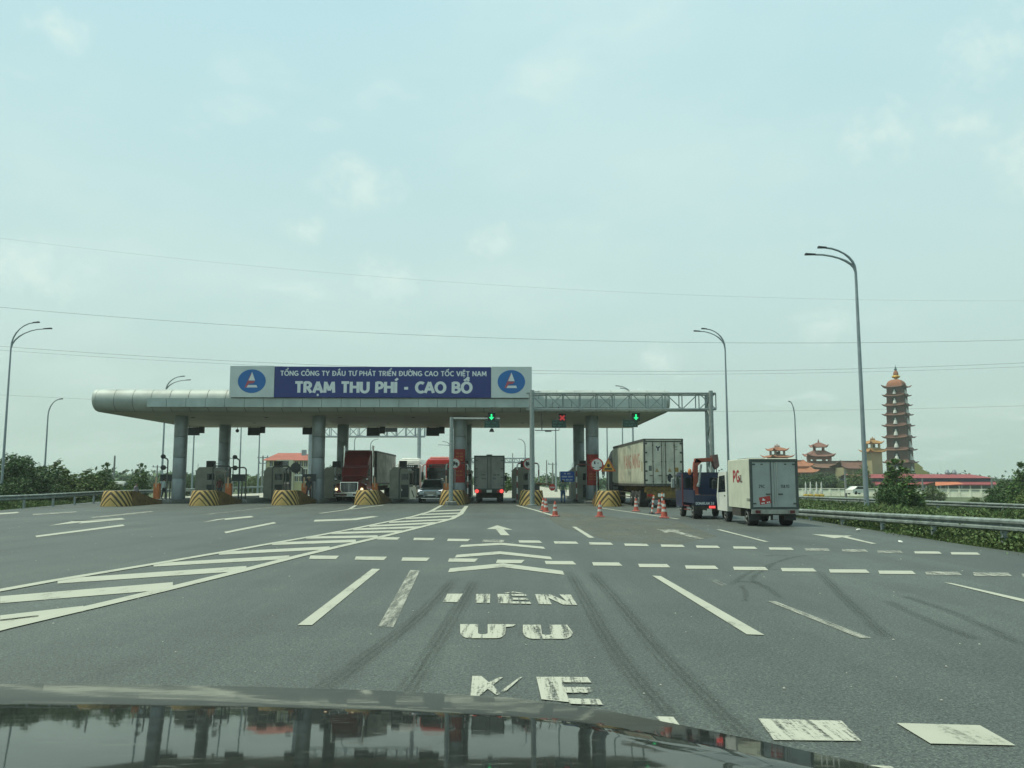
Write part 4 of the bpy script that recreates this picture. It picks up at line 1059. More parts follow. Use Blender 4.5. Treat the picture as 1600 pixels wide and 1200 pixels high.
def front_gantry():
    Y = 56.6
    xl, xr = XA(831.3, Y, 700), XA(1112, Y, 690)
    t = thing('sign_gantry', 'grey lattice truss gantry on tubular legs over the right-hand lanes', 'gantry', (0, 0, 0))
    MB().tube([(xl, Y, 0), (xl, Y, 7.65)], [.17, .15], 12).build('leg', M_galv, t, smooth=True)
    MB().lathe([(.34, 0), (.34, .06), (.2, .08)], (xl, Y, .01), 12).build('base_plate', M_galv, t)
    for yy, dx in ((Y - .1, 0.0), (Y + 1.15, .0)): MB().tube([(xr + dx, yy, -.1), (xr + dx, yy, 7.6)], .14, 12).build('leg', M_galv, t, smooth=True)
    b = MB()
    for k in range(7): b.tube([(xr, Y - .1, .6 + k), (xr, Y + 1.15, 1.6 + k)] if k % 2 else [(xr, Y + 1.15, .6 + k), (xr, Y - .1, 1.6 + k)], .045, 6)
    b.build('leg_lattice', M_galv, t)
    truss(t, xl - .15, xr + .35, Y, ZA(639.5, Y) + .0, ZA(614.5, Y), 1.05, 11, r=.07)
    b = MB()
    for zz in (ZA(614.5, Y), ZA(639.5, Y)): b.box(xl - .38, xl + .38, Y - .03, Y + .12, zz - .05, zz + .05)
    b.build('clamp', M_galv, t)
front_gantry()
def signal_post():
    Y = 57.5; x = XA(705, Y, 720)
    t = thing('signal_post', 'pale steel post with an arm reaching right to a green lane arrow', 'post', (x, Y, 0))
    MB().lathe([(.42, 0), (.42, .22), (.36, .28)], (0, 0, .005), 8).build('footing', M_conc, t)
    zt = ZA(654, Y)
    MB().tube([(0, 0, .25), (0, 0, zt + .1)], [.15, .125], 12).build('mast', M_galv, t, smooth=True)
    MB().tube([(0, 0, zt), (XA(781, Y, 655) - x, 0, zt - .02)], .07, 10).build('arm', M_galv, t, smooth=True)
    b = MB()
    for zz in (.9, 1.3): b.lathe([(.16, zz), (.17, zz + .03), (.16, zz + .06)], (0, 0, 0), 12)
    b.build('strap', M_pole, t)
signal_post()
def arrow_polys(b, x, z, s, y):
    b.poly([(x - .12 * s, y, z + .5 * s), (x + .12 * s, y, z + .5 * s), (x + .12 * s, y, z - .05 * s), (x - .12 * s, y, z - .05 * s)])
    b.poly([(x - .42 * s, y - .002, z - .02 * s), (x + .42 * s, y - .002, z - .02 * s), (x, y - .002, z - .5 * s)])
def lane_signal(label, px, py, bx0, bx1, by0, by1, Y, kind):
    x, z = XA(px, Y, py), ZA(py, Y)
    t = thing('lane_signal', label, 'lane signal', (x, Y, z), 0, 'lane signals over the right-hand lanes')
    s = .25
    MB().box(-s, s, -.08, .18, -s, s, 0, 0).build('housing', M_dark, t)
    b = MB()
    if kind == 'X':
        for q in ((-1, 1), (1, -1)):
            b.poly([(-.17, -.09 + .002 * q[0], .17 * q[0] + .03), (-.14, -.09 + .002 * q[0], .17 * q[0] - .05 * q[0] + .03), (.17, -.09 + .002 * q[0], .17 * q[1] + .03), (.14, -.09 + .002 * q[0], .17 * q[1] + .05 * q[0] + .03)])
        b = MB()
        for a in (PI / 4, -PI / 4):
            c, s_ = math.cos(a), math.sin(a); yy = -.09 - (.003 if a > 0 else 0)
            b.poly([(c * u - s_ * v, yy, s_ * u + c * v) for u, v in ((-.22, -.055), (.22, -.055), (.22, .055), (-.22, .055))])
        b.build('cross_light', M_xlit, t, fix=False)
    else:
        arrow_polys(b, 0, 0, .40, -.09); b.build('arrow_light', M_greenlit, t, fix=False)
    MB().box(-s - .03, s + .03, -.2, -.081, s, s + .03).build('visor', M_dark, t)
    X0, X1, Z0, Z1 = XA(bx0, Y, by0) - x, XA(bx1, Y, by0) - x, ZA(by1, Y) - z, ZA(by0, Y) - z
    MB().box(X0, X1, -.06, .06, Z0, Z1).build('name_board', mat('board_green_black', (0.02, 0.055, 0.045), 0.5), t)
    b = MB()
    for r_ in range(2):
        zz = Z0 + (Z1 - Z0) * (.55 - .38 * r_)
        for k in range(8):
            if (k + r_) % 4 == 3: continue
            a = X0 + .1 + (X1 - X0 - .2) * k / 8
            b.poly([(a, -.063, zz), (a + .07, -.063, zz), (a + .07, -.063, zz + .09), (a, -.063, zz + .09)])
    b.build('board_text', mat('board_dim_green', (0.06, 0.13, 0.11), 0.5), t, fix=False)
    MB().tube([((X0 + X1) / 2, .1, Z1 - .1), ((X0 + X1) / 2, .1, Z1 + .9)], .04, 6).tube([(-.05, .1, -.1), (X0 * .5, .1, Z1)], .04, 6).build('hanger', M_pipe, t)
    return t
lane_signal('green downward lane arrow above a dark board on the pale signal post', 768, 651.8, 757, 780.5, 656.5, 668.5, 57.3, 'A')
lane_signal('red cross lane signal above a dark board, right of the tall gantry leg', 878.5, 653, 862, 884.5, 656, 668.5, 57.9, 'X')
lane_signal('green downward lane arrow at the right end of the toll roof', 993.5, 652, 973, 996, 655.5, 667.5, 57.9, 'A')
def overhead_camera(label, px, py, Y):
    x, z = XA(px, Y, py), ZA(py, Y)
    t = thing('overhead_camera', label, 'camera', (x, Y, z))
    MB().tube([(0, 0, .35), (0, 0, .05)], .03, 6).build('stem', M_pipe, t)
    MB().prism([(-.17, -.12), (.17, -.12), (.09, .08), (-.09, .08)], 'y', -.2, .2).build('housing', M_dark, t)
overhead_camera('small dark camera hanging under the green arrow board', 768.5, 672, 57.9)
def frame_hanger():
    Y = 62.8; t = thing('hanging_frame', 'thin pipe frame hanging below the red cross signal', 'frame', (0, 0, 0))
    z = ZA(672.5, Y); xa, xb, xc = XA(836, Y), XA(874, Y), XA(847, Y)
    MB().tube([(xa, Y, z), (xb, Y, z), (xb, Y, 6.62)], .035, 6).tube([(xc, Y, z), (xc, Y, 6.62)], .035, 6).build('pipe', M_pipe, t)
    MB().box(XA(852, Y), XA(862, Y), Y - .1, Y + .1, z - .1, z - .02).build('sensor', M_dark, t)
frame_hanger()
# backs of the displays that face the other way
def disp_back():
    t = thing('overhead_display', '', 'display', (0, 0, 0), 0, 'dark display backs hanging under the toll roof')
    MB().box(-.55, .55, 0, .25, -.72, 0, 0, 0).build('case', mat('display_back_grey', (0.05, 0.055, 0.055), 0.6), t)
    MB().box(.56, 1.02, 0, .2, -.52, .06).build('signal_box', M_dark, t)
    MB().box(-.4, -.34, .05, .11, 0, .5).box(.34, .4, .05, .11, 0, .5).build('hanger', M_pipe, t)
    b = MB()
    for k in range(5): b.box(-.45, .45, -.012, 0, -.62 + k * .11, -.58 + k * .11)
    b.build('vent_grille', M_dark, t)
    return t
db = disp_back()
for i, (px, lb, sc) in enumerate([(301.5, 'dark overhead display back right of the leftmost column', 1), (396.5, 'dark overhead display back between second and third columns', 1), (481, 'dark overhead display back touching the left side of the third column', .9), (583, 'dark overhead display back left of the far truss, above the red truck', 1.08), (676, 'dark overhead display back left of the signal post, under the roof', 1.08)]):
    Y = 78.6; x = XA(px, Y, 670)
    if i == 0: o = db; o.location = (x, Y, 6.62 - .08); o['label'] = lb
    else: o = dup(db, lb, (x, Y, 6.62 - .08), 0, 1)
    o.scale = (sc, 1, sc)
for px, lb in ((371, 'dark globe lamp hanging under the roof right of the second column'),):
    Y = 78; t = thing('globe_lamp', lb, 'lamp', (XA(px, Y, 670), Y, 6.2))
    MB().ball((0, 0, 0), .17, 10).build('globe', M_dark, t, smooth=True); MB().tube([(0, 0, .1), (0, 0, .45)], .025, 6).build('stem', M_pipe, t)
def far_gantry():
    Y = 100; xa, xb = XA(485, Y, 690), XA(655, Y, 690)
    t = thing('far_gantry', 'grey truss gantry behind the toll roof, above the red truck', 'gantry', (0, 0, 0))
    for x in (xa, xb): MB().tube([(x, Y, 0), (x, Y, ZA(664, Y))], .22, 10).build('leg', M_pole, t, smooth=True)
    truss(t, xa, xb + .6, Y, ZA(682, Y), ZA(667, Y), .9, 12, r=.09, m=M_pole)
    for px in (604, 615): MB().box(XA(px, Y) - .5, XA(px, Y) + .35, Y - .3, Y - .1, ZA(675, Y), ZA(668, Y)).build('signal_box', M_dark, t)
far_gantry()
def farther_gantry():
    Y = 175; xa, xb = XA(700, Y, 715), XA(834, Y, 715)
    t = thing('far_gantry', 'distant thin truss gantry seen either side of the box truck', 'gantry', (0, 0, 0))
    for x in (xa, xb): MB().tube([(x, Y, 0), (x, Y, ZA(714, Y))], .2, 8).build('leg', M_pole, t, smooth=True)
    truss(t, xa, xb, Y, ZA(722.5, Y), ZA(716, Y), .8, 18, r=.13, m=M_pole)
farther_gantry()

# ------------------------------------------------------------------ vehicles (origin on the ground; +Y runs away from the camera)
def wheel(t, x, y, r, w, rim=M_rim, face=-1):
    """face: -1 shows its rim to -X, +1 to +X"""
    x0, x1 = x - w / 2, x + w / 2
    o = MB().lathe([(r * .62, x0), (r * .94, x0), (r, x0 + w * .15), (r, x1 - w * .15), (r * .94, x1), (r * .62, x1)], (0, y, r), 20, 'x').build('wheel', M_tyre, t, smooth=True)
    b = MB(); xf = x0 if face < 0 else x1
    s = -1 if face < 0 else 1
    b.lathe([(r * .62, 0), (r * .56, s * .01), (r * .48, -s * .06), (r * .2, -s * .04), (r * .15, s * .03)] if s > 0 else [(r * .15, -.03), (r * .2, .04), (r * .48, .06), (r * .56, -.01), (r * .62, 0)], (xf, y, r), 16, 'x')
    b.build('rim', rim, o, smooth=True)
    return o
def plate(t, x, y, z, w=.34, h=.2, m=M_white, s=-1):
    return MB().box(x - w / 2, x + w / 2, min(y, y + s * .012), max(y, y + s * .012), z, z + h).build('number_plate', m, t)

# -- box van of the middle lane, seen from behind
def box_truck():
    X, Y = XA(764.5, 66, 750), 66.0
    t = thing('box_truck', 'grey box truck with lit tail lights driving through the middle lane', 'truck', (X, Y, .006))
    w = 1.15; z0, z1 = 1.02, 3.52
    M_b = mat('box_grey_metal', (0.235, 0.24, 0.215), 0.55, 0.1, 0.14, 1.2)
    M_f = mat('box_frame_dark', (0.07, 0.085, 0.08), 0.6)
    MB().box(-w, w, .03, 5.0, z0, z1, 0, 0).build('cargo_box', M_b, t)
    b = MB(); b.box(-w - .03, -w + .07, -.05, .05, z0 - .1, z1 + .05).box(w - .07, w + .03, -.05, .05, z0 - .1, z1 + .05).box(-w + .07, w - .07, -.05, .05, z1 - .06, z1 + .05).box(-w + .07, w - .07, -.05, .05, z0 - .1, z0 + .02).box(-.22, .22, -.06, .04, z1 + .05, z1 + .13)
    b.build('door_frame', M_f, t)
    for s in (-1, 1):
        d = MB().box(*sorted((s * .012, s * (w - .08))), 0, .03, z0 + .03, z1 - .07).build('door', M_b, t)
        MB().tube([(s * .13, -.03, z0 + .03), (s * .13, -.03, z1 - .1)], .022, 6).build('lock_rod', M_f, d)
        b = MB()
        for k in range(4): b.box(*sorted((s * (w - .26), s * (w - .07))), -.015, 0, z0 + .2 + k * .65, z0 + .26 + k * .65)
        b.build('hinge', M_f, d)
    m = mat('faded_dark_print', (0.09, 0.095, 0.09), 0.7)
    for ch, x0, x1, z in (('29C', -.62, -.3, z0 + 1.0), ('158 95', .3, .78, z0 + 1.0), ('3500', -.62, -.28, z0 + .72), ('KG', .3, .52, z0 + .72)):
        text_front(ch, x0, x1, z, .13, -.001, w=.22).build('door_print', m, t, fix=False)
    MB().box(-w, w, -.06, .1, .72, .96).build('rear_bumper', M_rust, t)
    for s in (-1, 1):
        h = MB().box(*sorted((s * .60, s * 1.12)), -.09, -.06, .73, .95).build('tail_light', M_redlens, t)
        MB().lathe([(.13, -.025), (.15, -.005)], (s * .95, -.09, .84), 14, 'y').build('lit_lens', M_redlit, h)
    MB().box(-.45, .45, .4, 5.6, .55, .9).box(-.8, .8, .5, .62, .3, .72).build('chassis', M_rust, t)
    for s in (-1, 1):
        wheel(t, s * .80, 1.3, .45, .46, face=s); wheel(t, s * .9, 5.6, .45, .24, face=s)
        MB().box(*sorted((s * .58, s * 1.04)), .55, .58, .22, .75).build('mud_flap', M_dark, t)
    MB().box(-1.0, 1.0, 5.15, 6.8, .5, 2.4, 0, .1).build('cab', M_white, t)
    for s in (-1, 1): MB().box(*sorted((s * 1.05, s * 1.3)), 6.2, 6.28, 1.6, 2.1).build('wing_mirror', M_dark, t)
    plate(t, 0, -.07, .74, .4, .2, M_white)
box_truck()

# -- silver SUV facing the camera
def suv():
    X, Y = XA(672.5, 64.5, 765), 64.5
    t = thing('suv', 'silver grey SUV with white running lights facing the camera in its lane', 'car', (X, Y, .006))
    M_s = mat('silver_paint', (0.32, 0.36, 0.355), 0.28, 0.55, 0.05, 2, coat=.5)
    # lower body: cross sections along Y
    secs = [(-.02, .70, .42, .78), (.05, .86, .36, .92), (.35, .95, .34, 1.02), (1.2, .97, .34, 1.12), (2.6, .98, .34, 1.14), (4.4, .97, .36, 1.12), (4.8, .88, .45, 1.0)]
    b = MB(); rings = []
    for y, hw, zb, zt in secs:
        rings.append([(-hw * .94, y, zb), (-hw, y, zb + .18), (-hw, y, zt - .16), (-hw * .9, y, zt - .03), (-hw * .55, y, zt + .02), (hw * .55, y, zt + .02), (hw * .9, y, zt - .03), (hw, y, zt - .16), (hw, y, zb + .18), (hw * .94, y, zb)])
    n = 10
    b.add([p for r in rings for p in r], [(j * n + i, j * n + (i + 1) % n, (j + 1) * n + (i + 1) % n, (j + 1) * n + i) for j in range(len(rings) - 1) for i in range(n)] + [tuple(range(n)), tuple(range((len(rings) - 1) * n, len(rings) * n))])
    b.build('body', M_s, t, smooth=True)
    cab = [(1.15, .84, 1.10), (1.95, .66, 1.72), (2.4, .68, 1.78), (4.0, .68, 1.76), (4.7, .8, 1.12)]
    b = MB(); rs = [[(-h, y, z), (h, y, z)] for y, h, z in cab]
    base = [(-.9, 1.1), (.9, 1.1)]
    vs = [(-.86, 1.15, 1.1), (.86, 1.15, 1.1), (-.64, 1.98, 1.72), (.64, 1.98, 1.72), (-.66, 4.1, 1.74), (.66, 4.1, 1.74), (-.84, 4.72, 1.1), (.84, 4.72, 1.1)]
    b.add(vs, [(0, 1, 3, 2), (2, 3, 5, 4), (4, 5, 7, 6), (0, 2, 4, 6), (1, 7, 5, 3)])
    b.build('cabin', M_s, t)
    b = MB(); b.add([(-.80, 1.16, 1.145), (.80, 1.16, 1.145), (.60, 1.93, 1.685), (-.60, 1.93, 1.685)], [(0, 1, 2, 3)]); b.build('windscreen', M_glass, t, fix=False)
    for s in (-1, 1):
        MB().add([(s * .868, 1.45, 1.16), (s * .70, 2.02, 1.66), (s * .705, 3.9, 1.66), (s * .862, 4.4, 1.16)], [(0, 1, 2, 3)]).build('side_window', M_glass, t)
        h = MB().add([(s * .93, .10, .98), (s * .58, -.035, .90), (s * .60, -.04, .82), (s * .90, .05, .78), (s * .95, .2, .9)], [(0, 1, 2, 3, 4)]).build('headlight', M_glass, t)
        MB().add([(s * .92, .06, .985), (s * .60, -.06, .915), (s * .61, -.062, .87), (s * .80, -.01, .90), (s * .84, .0, .79), (s * .92, .04, .80)], [(0, 1, 2, 3, 4, 5)]).build('running_light', M_white_lit, h, fix=False)
        MB().ball((s * 1.06, 1.5, 1.2), (.13, .09, .1), 10).build('wing_mirror', M_s, t, smooth=True)
        MB().box(*sorted((s * .55, s * .9)), -.03, .05, .44, .58).build('fog_recess', M_dark, t)
        wheel(t, s * .84, .95, .36, .24, face=s); wheel(t, s * .84, 3.8, .36, .24, face=s)
        MB().tube([(s * .62, 2.1, 1.8), (s * .62, 3.9, 1.8)], .025, 6).build('roof_rail', M_chrome, t)
    g = MB().box(-.46, .46, -.06, .0, .60, .86).build('grille', M_dark, t)
    b = MB()
    for k in range(3): b.box(-.44, .44, -.075, -.06, .64 + k * .08, .665 + k * .08)
    b.build('grille_bar', M_chrome, g)
    MB().box(-.40, .40, -.05, .02, .38, .50).build('lower_intake', M_dark, t)
    MB().box(-.7, .7, -.06, .02, .30, .345).build('skid_plate', M_chrome, t)
    plate(t, 0, -.06, .5, .42, .11, M_white)
suv()

# -- red conventional lorry facing the camera
def red_lorry():
    X, Y = XA(547, 68, 765), 67.6
    t = thing('red_lorry', 'dark red bonneted lorry with chrome grille and lit headlights, hauling a container', 'truck', (X, Y, .006))
    M_r = mat('maroon_paint', (0.21, 0.018, 0.022), 0.3, 0, 0.12, 1.2, coat=.4)
    def loft(name, secs, m, par=None):
        b = MB(); rings = []
        for y, hw, zb, zt, c in secs:
            rings.append([(-hw, y, zb), (-hw, y, zt - c), (-hw + c, y, zt), (hw - c, y, zt), (hw, y, zt - c), (hw, y, zb)])
        n = 6
        b.add([p for r in rings for p in r], [(j * n + i, j * n + (i + 1) % n, (j + 1) * n + (i + 1) % n, (j + 1) * n + i) for j in range(len(rings) - 1) for i in range(n)] + [tuple(range(n)), tuple(range((len(rings) - 1) * n, len(rings) * n))])
        return b.build(name, m, par or t, smooth=False)
    loft('bonnet', [(0, .62, .72, 1.55, .12), (.25, .72, .7, 1.66, .14), (1.7, .92, .7, 1.95, .12), (2.2, .98, .7, 2.05, .1)], M_r)
    for s in (-1, 1):   # front wings
        b = MB(); rings = []
        for y, hw0, hw1, z0, z1 in ((.05, .60, 1.0, .72, 1.22), (.35, .65, 1.16, .68, 1.40), (1.0, .75, 1.2, .98, 1.42), (1.7, .85, 1.2, .95, 1.36), (2.2, .9, 1.16, .7, 1.2)):
            rings.append([(s * hw0, y, z0), (s * hw0, y, z1 + .12), (s * (hw1 - .12), y, z1), (s * hw1, y, z1 - .12), (s * hw1, y, z0)])
        n = 5
        b.add([p for r in rings for p in r], [(j * n + i, j * n + (i + 1) % n, (j + 1) * n + (i + 1) % n, (j + 1) * n + i) for j in range(len(rings) - 1) for i in range(n)] + [tuple(range(n)), tuple(range((len(rings) - 1) * n, len(rings) * n))])
        b.build('wing', M_r, t, smooth=True)
        h = MB().ball((s * .98, .10, 1.02), (.2, .12, .2), 12).build('headlight', mat('amber_lens', (0.30, 0.10, 0.03), 0.3), t, smooth=True)
        MB().lathe([(.10, -.06), (.115, 0)], (s * 1.0, .0, .97), 14, 'y').build('lit_lens', M_headlit, h)
        wheel(t, s * .98, 1.05, .5, .3, face=s)
        wheel(t, s * .95, 5.2, .5, .5, face=s); wheel(t, s * .95, 6.5, .5, .5, face=s)
        m = MB().box(*sorted((s * 1.45, s * 1.62)), 2.1, 2.3, 2.05, 2.75, 0, .03).build('wing_mirror', M_chrome, t)
        MB().tube([(s * 1.1, 2.4, 2.7), (s * 1.5, 2.25, 2.7)], .025, 6).tube([(s * 1.1, 2.4, 2.1), (s * 1.5, 2.25, 2.1)], .025, 6).build('mirror_arm', M_chrome, m)
        MB().ball((s * 1.25, .9, 1.75), (.12, .1, .12), 8).build('hood_mirror', M_chrome, t, smooth=True)
        MB().tube([(s * 1.18, 3.9, 1.2), (s * 1.18, 3.9, 4.4), (s * 1.22, 3.9, 4.55)], .10, 10).build('exhaust_stack', M_chrome, t, smooth=True)
        MB().lathe([(.30, -.5), (.3, .9)], (s * .98, 3.3, .72), 14, 'y').build('fuel_tank', M_chrome, t, smooth=True)
    loft('cab', [(2.1, 1.02, .8, 2.05, .08), (2.35, 1.06, .8, 2.75, .1), (2.75, 1.08, .8, 2.95, .12), (4.1, 1.1, .8, 3.2, .12)], M_r)
    loft('roof_fairing', [(2.62, .96, 2.84, 2.92, .06), (3.0, 1.02, 2.85, 3.6, .16), (3.7, 1.08, 2.9, 4.12, .2), (4.15, 1.12, 2.9, 4.2, .2)], M_r)
    b = MB(); b.add([(-.88, 2.12, 2.08), (.88, 2.12, 2.08), (.90, 2.325, 2.66), (-.90, 2.325, 2.66)], [(0, 1, 2, 3)]); b.build('windscreen', M_glass, t, fix=False)
    MB().box(-1.0, 1.0, 2.2, 2.42, 2.70, 2.78).build('sun_visor', M_r, t)
    for s in (-1, 1):
        MB().box(*sorted((s * 1.06, s * 1.1)), 2.5, 3.1, 2.05, 2.65).build('door_window', M_glass, t)
    g = MB().prism([(-.56, .70), (.56, .70), (.70, .9), (.72, 1.54), (-.72, 1.54), (-.70, .9)], 'y', -.06, -.0).build('grille_surround', M_chrome, t)
    MB().prism([(-.51, .76), (.51, .76), (.63, .93), (.65, 1.48), (-.65, 1.48), (-.63, .93)], 'y', -.075, -.061).build('grille_mesh', mat('grille_dark_blue', (0.04, 0.055, 0.065), 0.4, 0.4), g)
    b = MB()
    for k in range(9): b.box(-.46 + k * .115 - .006, -.46 + k * .115 + .006, -.085, -.076, .78, 1.42)
    b.box(-.02, .02, -.095, -.086, .76, 1.44)
    b.build('grille_bar', M_chrome, g)
    b = MB(); b.prism([(-1.15, .42), (1.15, .42), (1.18, .6), (1.1, .70), (-1.1, .70), (-1.18, .6)], 'y', -.14, .12); bp = b.build('bumper', mat('dark_red_bumper', (0.06, 0.012, 0.012), 0.35), t)
    MB().box(-1.14, 1.14, -.17, -.141, .62, .70).box(-1.05, 1.05, -.165, -.141, .40, .47).build('chrome_strip', M_chrome, bp)
    for s in (-1, 1): MB().box(*sorted((s * .6, s * .95)), -.155, -.141, .5, .59).build('fog_light', M_dark, bp)
    plate(t, .1, -.16, .40, .5, .2, M_white)
    MB().box(-.45, .45, 2.2, 18, .75, 1.2).build('chassis', M_rust, t)
    # its container trailer is towed as one with it
    M_c = mat('container_grey', (0.68, 0.69, 0.60), 0.6, 0.1, 0.2, 1.0)
    c = MB(); c.box(-1.22, 1.22, 5.6, 17.8, 1.35, 4.16); cc = c.build('container', M_c, t)
    b = MB()
    for k in range(40):
        y = 5.7 + k * .3
        b.box(1.221, 1.245, y, y + .15, 1.5, 4.02); b.box(-1.245, -1.221, y, y + .15, 1.5, 4.02)
    b.build('corrugation', M_c, cc)
    b = MB(); b.box(-1.26, 1.26, 5.56, 5.7, 4.02, 4.2).box(1.1, 1.262, 5.56, 5.72, 1.3, 4.1).box(-1.262, -1.1, 5.56, 5.72, 1.3, 4.1).box(1.225, 1.262, 5.7, 17.8, 4.04, 4.2).box(1.225, 1.262, 5.7, 17.8, 1.3, 1.46)
    b.build('corner_frame', mat('container_frame_dark', (0.10, 0.11, 0.11), 0.6), cc)
    for s in (-1, 1):
        for y in (14.2, 15.5, 16.8): wheel(t, s * .95, y, .5, .5, face=s)
red_lorry()

# -- buses waiting behind
def coach(label, px, Y, py_top, col, roofc, w=1.25, L=10.5, dark_band=True, clip=None):
    X = XA(px, Y, 740); h = ZA(py_top, Y)
    t = thing('coach', label, 'bus', (X, Y, .006))
    b = MB(); rings = []
    for y, zb, k, ztop in ((0, .4, .93, h - .32), (.12, .35, 1, h - .1), (.5, .35, 1, h), (L, .35, 1, h)):
        hw = w * k
        rings.append([(-hw, y, zb), (-hw, y, ztop - .35), (-hw + .2, y, ztop - .05), (hw - .2, y, ztop - .05), (hw, y, ztop - .35), (hw, y, zb)])
    n = 6
    b.add([p for r in rings for p in r], [(j * n + i, j * n + (i + 1) % n, (j + 1) * n + (i + 1) % n, (j + 1) * n + i) for j in range(3) for i in range(n)] + [tuple(range(n)), tuple(range(3 * n, 4 * n))])
    b.build('body', col, t, smooth=True)
    MB().box(-w + .3, w - .3, .7, L - .5, h - .06, h + .14, 0, .1).build('roof_pod', roofc, t)
    z0 = 1.15
    MB().box(-w + .12, w - .12, -.035, .05, z0, h - .95).build('windscreen', M_glass, t)
    d = MB().box(-w + .3, w - .3, -.045, .0, h - .93, h - .62).build('destination_board', M_glass, t)
    b = MB()
    for k in range(6): b.poly([(-.6 + k * .2, -.05, h - .84), (-.48 + k * .2, -.05, h - .84), (-.48 + k * .2, -.05, h - .70), (-.6 + k * .2, -.05, h - .70)])
    b.build('board_print', M_cream if roofc is M_white else M_red, d, fix=False)
    for s in (-1, 1):
        MB().box(*sorted((s * w, s * (w + .015))), .6, L - .3, 1.5, h - .75).build('side_window', M_glass, t)
        m = MB().box(*sorted((s * (w + .16), s * (w + .36))), -.35, -.2, 1.75, 2.5, 0, .05).build('wing_mirror', M_dark, t)
        MB().tube([(s * (w - .1), 0, h - .55), (s * (w + .22), -.28, h - .75), (s * (w + .26), -.3, 2.5)], .045, 6).build('mirror_arm', col, m)
        MB().box(*sorted((s * (w - .42), s * (w - .08))), -.04, .02, .72, .95).build('headlight', M_chrome, t)
        wheel(t, s * (w - .17), 2.2, .48, .3, face=s); wheel(t, s * (w - .17), L - 2.6, .48, .3, face=s)
    plate(t, 0, -.02, .5, .45, .14)
    return t
M_busred = mat('bus_red_paint', (0.46, 0.04, 0.035), 0.3, 0, 0.08, 1.2, coat=.4)
M_buswhite = mat('bus_white_paint', (0.58, 0.58, 0.52), 0.35, 0, 0.06, 1.2)
coach('red coach behind the silver car, facing the camera', 685, 83.5, 715.5, M_busred, mat('bus_roof_pale_red', (0.6, 0.25, 0.2), 0.4))
coach('white coach between a toll booth and the far gantry leg', 639, 92, 717.5, M_buswhite, M_white)

